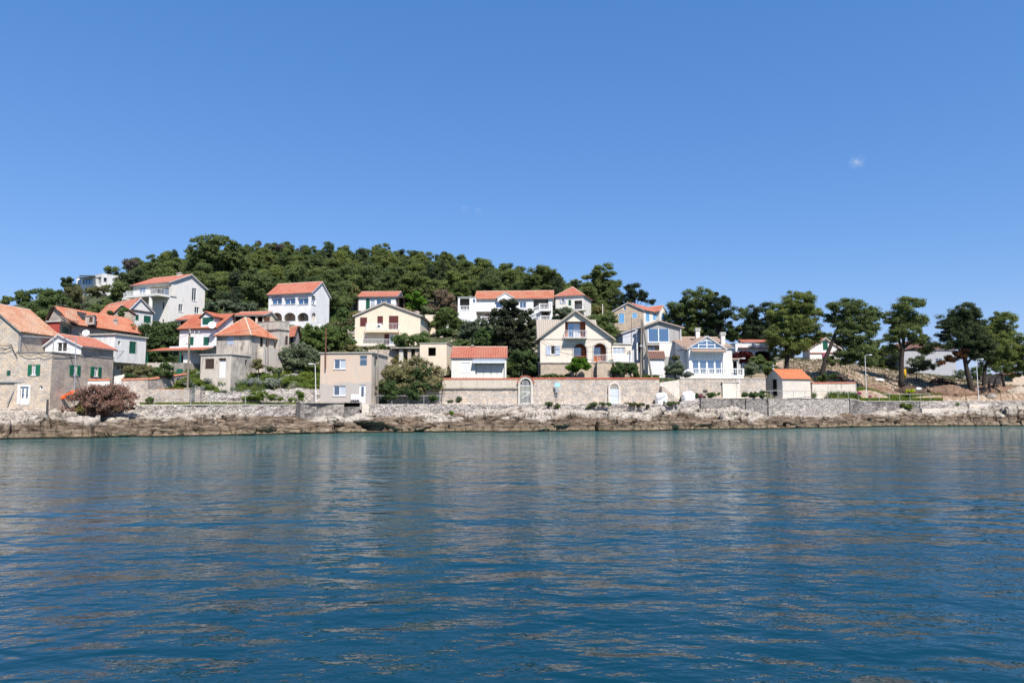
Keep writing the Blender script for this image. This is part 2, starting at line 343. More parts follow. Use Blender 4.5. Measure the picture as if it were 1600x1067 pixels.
M['tamarisk_pale'] = leafmat('faded_tamarisk_sprays', (.15, .155, .085), (.25, .235, .145), (.38, .34, .24))
M['twigs'] = leafmat('bare_twigs', (0.149, 0.115, 0.098), (0.207, 0.167, 0.138), (0.276, 0.218, 0.196))
M['redleaf'] = leafmat('dark_red_leaves', (0.069, 0.016, 0.018), (0.103, 0.025, 0.025), (0.161, 0.046, 0.046))
M['drypine'] = leafmat('dry_brown_needles', (0.115, 0.052, 0.023), (0.172, 0.081, 0.040), (0.230, 0.115, 0.057))
M['grassl'] = leafmat('grass_blades', (0.103, 0.161, 0.034), (0.161, 0.218, 0.052), (0.276, 0.287, 0.103))
M['dry'] = leafmat('scrub_leaves', (0.138, 0.138, 0.057), (0.196, 0.184, 0.092), (0.276, 0.253, 0.149))
M['flower'] = leafmat('magenta_petals', (.32, .06, .15), (.4, .1, .2), (.5, .2, .3), .1)
M['yellowleaf'] = leafmat('yellow_flowering_leaves', (0.345, 0.391, 0.023), (0.483, 0.529, 0.034), (0.690, 0.690, 0.057), .1)

# ------------------------------------------------------------------ mesh collecting
class MB:
    def __init__(s): s.v = []; s.f = []
    def poly(s, pts):
        n = len(s.v); s.v += [tuple(p) for p in pts]; s.f.append(tuple(range(n, n + len(pts))))
    def box(s, o, ax, ay, az):           # o corner, three edge vectors
        o, ax, ay, az = Vector(o), Vector(ax), Vector(ay), Vector(az)
        if ax.cross(ay).dot(az) < 0: ax, ay = ay, ax
        p = [o, o + ax, o + ax + ay, o + ay]; q = [a + az for a in p]
        n = len(s.v); s.v += [tuple(a) for a in p + q]
        for f in ((3, 2, 1, 0), (4, 5, 6, 7), (0, 1, 5, 4), (1, 2, 6, 5), (2, 3, 7, 6), (3, 0, 4, 7)): s.f.append(tuple(n + i for i in f))
    def cbox(s, c, sx, sy, sz): s.box((c[0] - sx / 2, c[1] - sy / 2, c[2]), (sx, 0, 0), (0, sy, 0), (0, 0, sz))
    def bar(s, a, b, w, h=None):         # square bar between two points
        a, b = Vector(a), Vector(b); h = h or w; d = (b - a); up = Vector((0, 0, 1)) if abs(d.normalized().z) < .95 else Vector((0, 1, 0))
        x = d.cross(up).normalized() * w; y = x.cross(d).normalized() * h
        s.box(a - x / 2 - y / 2, x, y, d)
    def tube(s, pts, rad, n=8, cap=True):
        pts = [Vector(p) for p in pts]; rad = rad if hasattr(rad, '__len__') else [rad] * len(pts); base = len(s.v)
        for i, p in enumerate(pts):
            d = (pts[min(i + 1, len(pts) - 1)] - pts[max(i - 1, 0)]).normalized()
            ref = Vector((1, 0, 0)) if abs(d.x) < .9 else Vector((0, 1, 0))
            x = d.cross(ref).normalized(); y = d.cross(x)
            for k in range(n):
                a = 2 * math.pi * k / n; s.v.append(tuple(p + (x * math.cos(a) + y * math.sin(a)) * rad[i]))
        for i in range(len(pts) - 1):
            for k in range(n):
                a = base + i * n + k; b2 = base + i * n + (k + 1) % n; s.f.append((a, b2, b2 + n, a + n))
        if cap: s.f.append(tuple(range(base + n - 1, base - 1, -1))); s.f.append(tuple(range(base + (len(pts) - 1) * n, base + len(pts) * n)))
    def build(s, name, mat, parent=None, org=None, smooth=False):
        if not s.f: return None
        o_ = Vector(org if org is not None else (parent['_o'] if parent is not None and '_o' in parent else (0, 0, 0)))
        v = np.array(s.v, float) - np.array(o_)
        me = bpy.data.meshes.new(name); me.from_pydata(v.tolist(), [], s.f)
        me.materials.append(M[mat] if isinstance(mat, str) else mat)
        uvl = me.uv_layers.new(name='UVMap'); nl = len(me.loops); nf = len(me.polygons)
        li = np.empty(nl, int); me.loops.foreach_get('vertex_index', li)
        nr = np.empty(nf * 3); me.polygons.foreach_get('normal', nr); nr = nr.reshape(-1, 3)
        tot = np.empty(nf, int); me.polygons.foreach_get('loop_total', tot)
        t = np.stack([-nr[:, 1], nr[:, 0], np.zeros(nf)], 1); ln = np.linalg.norm(t, axis=1); hz = ln < .15
        t[hz] = (1, 0, 0); ln[hz] = 1; t /= ln[:, None]; b = np.cross(nr, t)
        wv = np.array(s.v, float)[li]; tt = np.repeat(t, tot, 0); bb = np.repeat(b, tot, 0)
        uvs = np.stack([(wv * tt).sum(1), (wv * bb).sum(1)], 1)
        uvl.data.foreach_set('uv', uvs.astype(np.float32).ravel())
        if smooth: me.polygons.foreach_set('use_smooth', [True] * nf)
        ob = bpy.data.objects.new(name, me); COL.objects.link(ob)
        if parent is not None: ob.parent = parent; ob['_o'] = list(o_)
        else: ob.location = o_; ob['_o'] = list(o_)
        return ob
def tag(o, label=None, cat=None, group=None, kind=None):
    if label and not kind: kind = 'thing'
    if label: o['label'] = label
    if cat: o['category'] = cat
    if group: o['group'] = group
    if kind: o['kind'] = kind
    return o
def thing(name, loc, label, cat, group=None):
    o = bpy.data.objects.new(name, None); COL.objects.link(o); o.location = loc; o['_o'] = list(loc); o.empty_display_size = .5
    return tag(o, label, cat, group)
def npmesh(name, v, f, mat, parent=None, org=(0, 0, 0), smooth=False):   # f: (n,k) array
    me = bpy.data.meshes.new(name); v = np.asarray(v, np.float32) - np.asarray(org, np.float32); f = np.asarray(f, np.int32); k = f.shape[1]
    me.vertices.add(len(v)); me.vertices.foreach_set('co', v.ravel())
    me.loops.add(f.size); me.loops.foreach_set('vertex_index', f.ravel())
    me.polygons.add(len(f)); me.polygons.foreach_set('loop_start', np.arange(0, f.size, k, dtype=np.int32)); me.polygons.foreach_set('loop_total', np.full(len(f), k, np.int32))
    if smooth: me.polygons.foreach_set('use_smooth', np.ones(len(f), bool))
    me.update(calc_edges=True); me.materials.append(M[mat] if isinstance(mat, str) else mat)
    ob = bpy.data.objects.new(name, me); COL.objects.link(ob)
    if parent is not None: ob.parent = parent
    ob['_o'] = list(org)
    if parent is None: ob.location = org
    return ob
def gridfaces(nx, ny):
    i = np.arange(nx - 1)[:, None] * ny + np.arange(ny - 1)[None, :]
    return np.stack([i, i + ny, i + ny + 1, i + 1], -1).reshape(-1, 4)
# ------------------------------------------------------------------ water
def make_water():
    m, nt, b = newmat('sea_water'); p = pos(nt)
    sep = N(nt, 'ShaderNodeSeparateXYZ'); nt.links.new(p, sep.inputs[0])
    # shore distance: straight-line fit of the waterline (Y as function of X)
    ml = N(nt, 'ShaderNodeMath', operation='MULTIPLY_ADD'); ml.inputs[1].default_value = -.245; nt.links.new(sep.outputs[0], ml.inputs[0]); nt.links.new(sep.outputs[1], ml.inputs[2])
    n0 = noise(nt, p, .09, 4); ad = N(nt, 'ShaderNodeMath', operation='MULTIPLY_ADD'); ad.inputs[1].default_value = 14; nt.links.new(n0.outputs[0], ad.inputs[0]); nt.links.new(ml.outputs[0], ad.inputs[2])
    col = ramp(nt, mapr(nt, ad.outputs[0], 20, 88), [(0, (.0015, .029, .045)), (.3, (.002, .042, .061)), (.45, (.003, .054, .074)), (.72, (.008, .08, .1)), (.88, (.02, .12, .13)), (.97, (.038, .15, .15)), (1, (.055, .165, .155))]).outputs[0]
    nt.links.new(col, b.inputs['Base Color'])
    b.inputs['Roughness'].default_value = .04; b.inputs['IOR'].default_value = 1.333; b.inputs['Specular IOR Level'].default_value = .42
    a = scalev(nt, p, (.62, 1., 1.)); rot = N(nt, 'ShaderNodeMapping'); rot.inputs['Rotation'].default_value = (0, 0, .28); rot.inputs['Scale'].default_value = (.55, 1, 1); nt.links.new(p, rot.inputs['Vector'])
    rot2 = N(nt, 'ShaderNodeMapping'); rot2.inputs['Rotation'].default_value = (0, 0, -.35); rot2.inputs['Scale'].default_value = (.66, 1.1, 1); nt.links.new(p, rot2.inputs['Vector'])
    w1 = noise(nt, rot.outputs[0], 1.15, 2, .45); w1.inputs['Distortion'].default_value = .35
    w2 = noise(nt, rot2.outputs[0], 2.6, 2.5, .5); w3 = noise(nt, a, 7.5, 2, .5); w0 = noise(nt, a, .22, 2)
    w4 = noise(nt, rot.outputs[0], .42, 1.5, .4)
    def mul(x, k):
        q = N(nt, 'ShaderNodeMath', operation='MULTIPLY'); nt.links.new(x, q.inputs[0])
        if isinstance(k, float): q.inputs[1].default_value = k
        else: nt.links.new(k, q.inputs[1])
        return q.outputs[0]
    def add(x, y):
        q = N(nt, 'ShaderNodeMath', operation='ADD'); nt.links.new(x, q.inputs[0]); nt.links.new(y, q.inputs[1]); return q.outputs[0]
    patch = mapr(nt, noise(nt, p, .07, 3).outputs[0], .38, .62, .35, 1.45)
    h = add(add(mul(w4.outputs[0], .19), mul(mul(w1.outputs[0], .12), mapr(nt, noise(nt, p, .11, 3).outputs[0], .38, .62, .65, 1.3))), mul(add(mul(w2.outputs[0], .044), mul(w3.outputs[0], .014)), patch))
    bump(nt, b, h, 1.0, 1.0)
    M['water'] = m
    mb = MB(); mb.poly([(-1500, -300, 0), (1500, -300, 0), (1500, 1500, 0), (-1500, 1500, 0)])
    tag(mb.build('water', 'water'), kind='structure')
make_water()
sb = MB(); sb.poly([(-1500, -300, -6), (1500, -300, -6), (1500, 1500, -6), (-1500, 1500, -6)])
M['seabed'] = flat('sea_bed', (.2, .2, .15)); tag(sb.build('seabed', 'seabed'), kind='structure')

# ------------------------------------------------------------------ hillside
def ground_mats():
    m, nt, b = newmat('hillside_earth_and_scrub'); p = pos(nt); g = N(nt, 'ShaderNodeNewGeometry')
    n1 = noise(nt, p, .12, 6, .65); n2 = noise(nt, p, 1.3, 6, .7); n3 = noise(nt, p, 6, 4, .7)
    scrub = ramp(nt, n2.outputs[0], [(.36, (.02, .03, .012)), (.5, (.05, .065, .025)), (.66, (.15, .135, .08))]).outputs[0]
    earth = ramp(nt, n2.outputs[0], [(.36, (.17, .105, .065)), (.5, (.33, .235, .16)), (.62, (.47, .39, .31))]).outputs[0]
    sep = N(nt, 'ShaderNodeSeparateXYZ'); nt.links.new(p, sep.inputs[0])
    ml = N(nt, 'ShaderNodeMath', operation='MULTIPLY_ADD'); ml.inputs[1].default_value = 22; nt.links.new(n1.outputs[0], ml.inputs[0]); nt.links.new(sep.outputs[0], ml.inputs[2])
    col = mixc(nt, mapr(nt, ml.outputs[0], 47, 56), scrub, earth)
    dr = N(nt, 'ShaderNodeMath', operation='MULTIPLY_ADD'); dr.inputs[1].default_value = -.25; nt.links.new(sep.outputs[0], dr.inputs[0]); nt.links.new(sep.outputs[1], dr.inputs[2])
    col = mixc(nt, mapr(nt, dr.outputs[0], 124, 130, 0, .8), col, scrub)
    nt.links.new(col, b.inputs['Base Color']); bump(nt, b, n3.outputs[0], .3, .8); b.inputs['Roughness'].default_value = .95
    M['hill'] = m
    m, nt, b = newmat('promenade_paving'); p = pos(nt)
    n2 = noise(nt, p, .8, 5); nt.links.new(ramp(nt, n2.outputs[0], [(.3, (.36, .33, .29)), (.7, (.5, .46, .4))]).outputs[0], b.inputs['Base Color']); M['paving'] = m
    # shore rock: pale above, brown-black splash band, tan weed line by the water; real tide staining
    m, nt, b = newmat('shore_limestone'); p = pos(nt); sep = N(nt, 'ShaderNodeSeparateXYZ'); nt.links.new(p, sep.inputs[0])
    n1 = noise(nt, p, .35, 6, .65); n2 = noise(nt, scalev(nt, p, (.38, .38, 2.4)), 1.9, 6, .72); n3 = noise(nt, scalev(nt, p, (.6, .6, 1.5)), 5, 5, .7)
    hh = N(nt, 'ShaderNodeMath', operation='MULTIPLY_ADD'); hh.inputs[1].default_value = 1.1; nt.links.new(n2.outputs[0], hh.inputs[0]); nt.links.new(sep.outputs[2], hh.inputs[2])
    h2 = N(nt, 'ShaderNodeMath', operation='MULTIPLY_ADD'); h2.inputs[1].default_value = 1.0; nt.links.new(n1.outputs[0], h2.inputs[0]); nt.links.new(hh.outputs[0], h2.inputs[2])
    n6 = noise(nt, p, .16, 3); h3 = N(nt, 'ShaderNodeMath', operation='MULTIPLY_ADD'); h3.inputs[1].default_value = 3.4; nt.links.new(n6.outputs[0], h3.inputs[0]); nt.links.new(h2.outputs[0], h3.inputs[2])
    pale = ramp(nt, n3.outputs[0], [(.36, (.2, .165, .135)), (.46, (.42, .36, .30)), (.62, (.56, .50, .43))]).outputs[0]
    brown = ramp(nt, n2.outputs[0], [(.36, (.03, .022, .016)), (.46, (.12, .085, .06)), (.54, (.2, .145, .1)), (.66, (.36, .29, .22))]).outputs[0]
    tan = ramp(nt, n3.outputs[0], [(.35, (.09, .065, .04)), (.5, (.28, .21, .13)), (.7, (.46, .38, .26))]).outputs[0]
    col = mixc(nt, mapr(nt, h2.outputs[0], 1.25, 1.55), tan, brown); col = mixc(nt, mapr(nt, h3.outputs[0], 4.25, 4.65), col, pale)
    col = mixc(nt, mapr(nt, sep.outputs[2], .1, .25, 1, 0), col, (.02, .015, .01))
    ca = N(nt, 'ShaderNodeAttribute'); ca.attribute_name = 'crack_shade'; n5 = noise(nt, p, 2.5, 4); cm_ = N(nt, 'ShaderNodeMath', operation='MULTIPLY'); nt.links.new(ca.outputs['Fac'], cm_.inputs[0]); nt.links.new(mapr(nt, n5.outputs[0], .35, .6, .2, .95), cm_.inputs[1])
    col = mixc(nt, cm_.outputs[0], col, (.016, .012, .009))  # shade painted into the rock cracks as a near-black colour
    nt.links.new(col, b.inputs['Base Color']); b.inputs['Roughness'].default_value = .9
    bump(nt, b, mixc(nt, .4, n2.outputs[0], n3.outputs[0]), .5, 1.); M['rock'] = m
ground_mats()
def make_hill():
    pxs = np.concatenate([np.arange(-680, 0, 40), np.arange(0, 1600, 8), np.arange(1600, 2380, 40)]).astype(float)
    ks = np.concatenate([np.arange(9.6, 60, .6), np.arange(60, 200, 2.), np.arange(200, 520, 20)])
    PX, K = np.meshgrid(pxs, ks, indexing='ij'); D = shore(PX) + K; X = D * (PX - 800) / 1067; Z = ground(X, D)
    am = np.clip((K - 12) / 8, 0, 1)
    Z = Z + am * (fbm(X * .35, D * .35, 4, 3) - .5) * 1.1 + am * (fbm(X * 1.4, D * 1.4, 3, 9) - .5) * .35 - .25 * am
    Z = np.where(K < 10, -1, Z)
    ob = npmesh('hillside', np.stack([X, D, Z], -1).reshape(-1, 3), gridfaces(len(pxs), len(ks))[:, ::-1], 'hill'); tag(ob, kind='structure')
    n = len(pxs) 
    pz = promz(pxs); d0, d1 = shore(pxs) + 7.25, shore(pxs) + 10.4
    V = []
    for dd, zz in ((d0, pz - .3), (d0, pz), (d1, pz + .02)): V.append(np.stack([dd * (pxs - 800) / 1067, dd, zz], -1))
    V = np.stack(V, 1).reshape(-1, 3)
    tag(npmesh('promenade', V, gridfaces(n, 3)[:, ::-1], 'paving'), kind='structure')
make_hill()

# ------------------------------------------------------------------ rocky shore
def foot(px):   # height of the rock where it meets the sea wall (7 m back)
    return np.interp(px, [-500, 0, 60, 150, 215, 235, 300, 470, 500, 600, 700, 800, 860, 930, 1050, 1100, 1130, 1160, 1185, 1200, 1330, 1400, 1500, 1600, 2200],
                     [3.2, 3.15, 3.15, 2.7, 2.6, 2.2, 2.2, 1.9, 1.6, 1.9, 2.3, 2.5, 2.9, 2.5, 2.1, 2.7, 2.9, 2.5, 2.0, 1.8, 1.5, 2.3, 2.6, 2.9, 3.2])
def make_rocks():
    pxs = np.concatenate([np.arange(-650, -20, 10), np.arange(-20, 1620, 1.15), np.arange(1620, 2350, 10)]); ss = np.concatenate([np.arange(-3.4, 7.0, .11), [7.3, 7.8]])
    PX, S = np.meshgrid(pxs, ss, indexing='ij')
    X = (shore(PX) + S) * (PX - 800) / 1067; L = X * 1.03
    wob = (fbm(L * .22, S * 0 + 3, 4, 21) - .5) * 3.0; Se = S + wob
    fz = foot(PX)
    base = np.interp(Se, [-3.4, -1, -.1, .25, .6, 1.6, 2.5, 2.9, 5.0, 7.2], [0, .0, .04, .26, .36, .42, .56, .76, .88, 1.0])
    Z = np.where(Se < .1, (Se - .1) * .55, base * fz)
    lim = np.clip((S + 2.5) / 2.5, 0, 1) * np.clip((7.6 - S) / 1.2, .15, 1)
    q = (fbm(L * .3, S * .8, 3, 5) - .5)
    f1, f2, cid, cx, cy = worley(L * .34 + q * 1.0, S * .62 + q, 31)
    big = (cid - .5) * 1.25 + (cx * (cid - .5) * 1.6 + cy * (cid - .35) * 1.2) * .9
    ck1 = np.exp(-((f2 - f1) / .07) ** 2) * (cid > .12)
    g1, g2, gid, gx, gy = worley(L * .95 + q * 1.5 + big, S * 1.9, 57)
    ck2 = np.exp(-((g2 - g1) / .09) ** 2) * (gid > .3)
    up = np.clip((S - 3.2) / 1.5, 0, 1)        # smoother slabs higher up
    Z = Z + lim * (big * (1 - .45 * up) - .8 * ck1 * (1 - .5 * up)) + lim * (((gid - .5) * .42 + gx * .25 * (gid - .5)) * (1 - .6 * up) - .32 * ck2 * (1 - .5 * up)) + lim * (fbm(L * 2.2, S * 4, 3, 77) - .5) * .12
    st = .34; ph = (Z + .25 * fbm(L * .25, S * .3, 2, 99)) / st; zt = (np.floor(ph) + np.clip((ph % 1) * 2.2 - .6, 0, 1)) * st - .25 * fbm(L * .25, S * .3, 2, 99); Z = Z * .35 + zt * .65      # bedding steps
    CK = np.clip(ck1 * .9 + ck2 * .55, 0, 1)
    # caves under the sea-front house and right-hand wall
    for cpx, w, s0, dpt in ((548, 26, 2.4, 1.5), (590, 24, 3.0, 1.2), (520, 14, 2.0, .9), (640, 14, 2.5, .7), (1150, 22, 4.2, 1.2), (1195, 14, 4.6, 1.0), (1405, 26, 4.0, 1.1), (1545, 24, 4.2, 1.2), (905, 14, 3.8, .8)):
        Z = Z - dpt * np.exp(-((PX - cpx) / w) ** 2 - ((S - s0 - np.sin(L * 1.3) * .3) / .55) ** 2)
    Z = np.where(Se > .5, np.maximum(Z, .2), Z)
    Z = np.where(S > 7.05, fz - .3, Z); Z = np.minimum(Z, promz(PX) - .02)
    Z = np.where(S < -3.2, -2.2, Z)
    Yd = shore(PX) + S + lim * (fbm(L * .9, Z * 2.2, 3, 91) - .5) * 1.3
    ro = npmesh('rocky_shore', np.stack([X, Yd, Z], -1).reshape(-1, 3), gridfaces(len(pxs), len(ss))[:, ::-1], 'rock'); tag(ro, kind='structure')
    at_ = ro.data.attributes.new('crack_shade', 'FLOAT', 'POINT'); at_.data.foreach_set('value', CK.astype(np.float32).ravel())
make_rocks()

def stone_mesh(name, c, sx, sy, sz, mat, parent=None, seed=0, sub=3):
    bm = bmesh.new(); bmesh.ops.create_icosphere(bm, subdivisions=sub, radius=1)
    v = np.array([list(x.co) for x in bm.verts]); f = np.array([[q.index for q in p.verts] for p in bm.faces]); bm.free()
    r = 1 + (fbm(v[:, 0] * 1.3 + seed * 3.1 + 20, v[:, 1] * 1.3 + v[:, 2] * 1.7 + 20, 4, seed) - .5) * .9
    v = v * r[:, None]; v = np.sign(v) * np.abs(v) ** .8
    v = v * np.array([sx, sy, sz]) + np.array(c)
    return npmesh(name, v, f, mat, parent, c)

# ------------------------------------------------------------------ walls that follow a line
def wall_along(name, pts, zb, zt, thick, mat, label, cat, disp=.05, coping=None, cop_h=.12, top_noise=.0, group=None, parent=None, seg=.22, capname='coping'):
    """pts: list of (X,Y) left to right as seen from the sea; zb/zt: bottom and top heights per point"""
    P = np.array([(p[0], p[1]) for p in pts], float); d = np.r_[0, np.cumsum(np.hypot(*np.diff(P, axis=0).T))]
    n = max(2, int(d[-1] / seg)); t = np.linspace(0, d[-1], n); x = np.interp(t, d, P[:, 0]); y = np.interp(t, d, P[:, 1])
    zb = np.interp(t, d, np.broadcast_to(zb, (len(pts),))); zt = np.interp(t, d, np.broadcast_to(zt, (len(pts),)))
    dx, dy = np.gradient(x), np.gradient(y); l = np.hypot(dx, dy); nx, ny = dy / l, -dx / l
    zt = zt + (fbm(t * 1.5, t * 0 + 2, 3, 15) - .5) * top_noise * 2
    nz_ = max(3, int((zt - zb).max() / .2)); V = []
    for k in range(nz_ + 1):
        z = zb + (zt - zb) * k / nz_
        o = (fbm(t * 1.8, z * 2.2 + 40, 3, 4) - .5) * 2 * disp + (fbm(t * .3, z * .5, 2, 8) - .5) * disp * 2
        V.append(np.stack([x + nx * o, y + ny * o, z], -1))
    V.append(np.stack([x - nx * thick, y - ny * thick, zt], -1)); V.append(np.stack([x - nx * thick, y - ny * thick, zb], -1))
    k = len(V); V = np.stack(V, 1)
    mb = MB(); flat_v = V.reshape(-1, 3); mb.v = [tuple(a) for a in flat_v]; mb.f = [tuple(int(i) for i in q) for q in gridfaces(n, k)]
    mb.f.append(tuple(range(k))); mb.f.append(tuple(range((n - 1) * k + k - 1, (n - 1) * k - 1, -1)))
    org = (float(x[n // 2]), float(y[n // 2]), float(zb.min())) if parent is None else list(parent['_o'])
    if coping is None:
        ob = mb.build(name, mat, parent, org); 
        if parent is None: tag(ob, label, cat, group)
        return ob
    root = parent or thing(name, org, label, cat, group)
    mb.build('wall' if parent is None else name, mat, root)
    cb = MB(); ov = .07
    for i in range(n - 1):
        a, b2 = i, i + 1
        q = [Vector((x[a] + nx[a] * ov, y[a] + ny[a] * ov, zt[a] + .004)), Vector((x[b2] + nx[b2] * ov, y[b2] + ny[b2] * ov, zt[b2] + .004)),
             Vector((x[b2] - nx[b2] * (thick + ov), y[b2] - ny[b2] * (thick + ov), zt[b2] + .004)), Vector((x[a] - nx[a] * (thick + ov), y[a] - ny[a] * (thick + ov), zt[a] + .004))]
        if coping.startswith('tile'):
            m0 = (q[0] + q[3]) / 2 + Vector((0, 0, .17)); m1 = (q[1] + q[2]) / 2 + Vector((0, 0, .17)); up = Vector((0, 0, .05 if i % 2 else .085))
            cb.poly([q[0] + up, q[1] + up, m1 + up, m0 + up]); cb.poly([m0 + up, m1 + up, q[2] + up, q[3] + up]); cb.poly([q[0], q[1], q[1] + up, q[0] + up]); cb.poly([q[3], q[0], q[0] + up, m0 + up, q[3] + up]); cb.poly([q[1], q[2], q[2] + up, m1 + up, q[1] + up])
        else:
            up = Vector((0, 0, cop_h)); cb.poly([q[0] + up, q[1] + up, q[2] + up, q[3] + up]); cb.poly([q[0], q[1], q[1] + up, q[0] + up])
            if i == 0: cb.poly([q[3], q[0], q[0] + up, q[3] + up])
            if i == n - 2: cb.poly([q[1], q[2], q[2] + up, q[1] + up])
            cb.poly([q[2], q[3], q[3] + up, q[2] + up])
    cb.build(capname, coping, root)
    return root
def run(pxa, pxb, s, n=12): return [at(px, s) for px in np.linspace(pxa, pxb, n)]
def rz(pxa, pxb, f, n=12): return np.array([float(f(px)) for px in np.linspace(pxa, pxb, n)])

def seawall(pxa, pxb, s, mat, label, disp=.12, zb=None, cop=None):
    n = 14; zbv = rz(pxa, pxb, lambda p: (foot(p) - 1.1) if zb is None else zb, n)
    return wall_along('sea_wall', run(pxa, pxb, s, n), zbv, rz(pxa, pxb, promz, n) - (.09 if cop else .02), .7, mat, label, 'sea wall', disp, cop, .08, seg=.25, top_noise=0 if cop else .05)
seawall(214, 469, 6.9, 'seawall', 'rough stone sea wall with thin concrete edge below the lavender slope', .16, cop='concrete_pale')
seawall(577, 742, 6.9, 'seawall', 'pale stone sea wall under the flowering tamarisk and low white bungalow', .12)
seawall(742, 1093, 7.0, 'seawall', 'long ragged pale stone sea wall in front of the arched white gate', .2)
seawall(1094, 1163, 6.4, 'seawall_dark', 'grey stained sea wall with a straight top under the white villa garden', .1, cop='concrete')
seawall(1164, 1198, 6.7, 'seawall_dark', 'short black stained stretch of sea wall just left of the chapel', .1, cop='concrete')
seawall(1199, 1325, 6.4, 'seawall', 'tall pale stone sea wall carrying the small chapel', .1, cop='concrete')
seawall(1326, 1434, 6.6, 'seawall_dark', 'brown weathered sea wall right of the agave garden', .12, cop='concrete_pale')
seawall(1435, 1990, 6.8, 'seawall', 'low pale sea wall below the bulldozed earth', .2)
def shore_zone(px):
    for lim, nm in ((105, 'big stone house'), (225, 'pink tamarisk'), (300, 'grey gate'), (390, 'dry stone wall'), (468, 'trailing plants'), (495, 'grey quay platform'), (520, 'rusty pole'), (548, 'peach house windows'), (575, 'peach house door'), (610, 'thin wooden pole'), (700, 'faded tamarisk'), (800, 'white bungalow'), (870, 'arched iron gate'), (950, 'peach gabled house'), (1020, 'pale arched door'), (1095, 'white sacks'), (1190, 'glazed villa'), (1280, 'chapel'), (1345, 'agave row'), (1440, 'pine with the straight trunk'), (1520, 'dark pine')):
        if px < lim: return nm
    return 'last street lamp on the right'
rng_ = np.random.default_rng(77)
for k, px in enumerate(np.concatenate([np.linspace(15, 455, 13), np.array([476, 492, 508, 524, 541, 556, 571, 588, 604]), np.linspace(625, 1590, 31)])):
    px = float(px + rng_.uniform(-8, 8)); s_ = rng_.uniform(1.0, 2.6); w_ = rng_.uniform(.8, 1.9); zz = rng_.uniform(.35, .95) if not 470 < px < 610 else rng_.uniform(.7, 1.3); p_ = at(px, s_, zz)
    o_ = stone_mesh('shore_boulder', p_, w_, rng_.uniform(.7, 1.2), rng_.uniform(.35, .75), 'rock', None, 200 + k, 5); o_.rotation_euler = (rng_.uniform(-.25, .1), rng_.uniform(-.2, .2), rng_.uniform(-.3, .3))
    tag(o_, ('flat' if w_ > 1.5 else 'low' if w_ > 1.15 else 'small') + ' brown boulder at the water edge below the ' + shore_zone(px), 'boulder', 'boulders at the water edge')
# low straight block wall pieces on the rocks
wall_along('block_wall', run(1438, 1498, 5.4, 4), 1.4, [2.55] * 4, .5, 'block', 'smooth pale block wall set on the rocks right of the brown sea wall', 'wall', .02)
wall_along('block_wall', run(1512, 1545, 5.9, 4), 1.6, [3.3] * 4, .5, 'block', 'square patch of coursed pale stonework below the right lamp post', 'wall', .02)

M['rail_grey'] = flat('pale_grey_rail_paint', (.36, .35, .33), .5)
# railings ------------------------------------------------------------------
def railing(pxa, pxb, s, label, h=1.08, step=1.9, mat='rail_grey', mid=False):
    L = (at(pxb, s) - at(pxa, s)).length; n = max(2, int(L / step)) + 1
    P = [at(px, s, float(promz(px))) for px in np.linspace(pxa, pxb, n)]
    t = thing('promenade_railing', P[n // 2], label, 'railing', 'promenade railings')
    for p in P:
        mb = MB(); mb.tube([p - Vector((0, 0, .05)), p + Vector((0, 0, h - .024))], .034, 6); mb.build('post', mat, t)
    mb = MB(); mb.tube([p + Vector((0, 0, h)) for p in P], .034, 6)
    mb.build('rail', mat, t)
    if mid:
        mb = MB(); mb.tube([p + Vector((0, 0, h * .5)) for p in P], .018, 6); mb.build('lower_rail', mat, t)
railing(22, 96, 6.3, 'thin metal railing in front of the white glazed door of the stone house')
railing(243, 300, 7.1, 'metal railing by the tile topped stone wall left of the grey gate')
railing(330, 467, 7.1, 'metal railing along the green verge left of the peach house')
railing(588, 812, 7.1, 'long metal railing between the peach house and the arched garden gate', mat='rail_grey')
railing(816, 1052, 7.2, 'metal railing with widely spaced posts before the wall with the arched white door')
railing(1150, 1292, 6.7, 'metal railing in front of the small chapel', mat='rail_grey')
railing(1292, 1452, 6.9, 'white topped metal railing in front of the agave plants and magenta flowers')
railing(1452, 1598, 7.1, 'thin rusty railing before the bare red earth on the far right', mat='rust')
# ------------------------------------------------------------------ buildings
def ray_face(px, py, P, e):
    """picture ray with the vertical plane through P along horizontal e -> (u, z)"""
    r = Vector((U(px, py), 1.0)); # X = r.x*D, Y = D
    # P + u e = D r  ->  solve
    det = -e.x * r.y + e.y * r.x
    D = (P.x * (-e.y) + P.y * e.x) / (-(r.x * e.y) + r.y * e.x)
    q = r * D; return (q - P).dot(e), Zat(py, D)

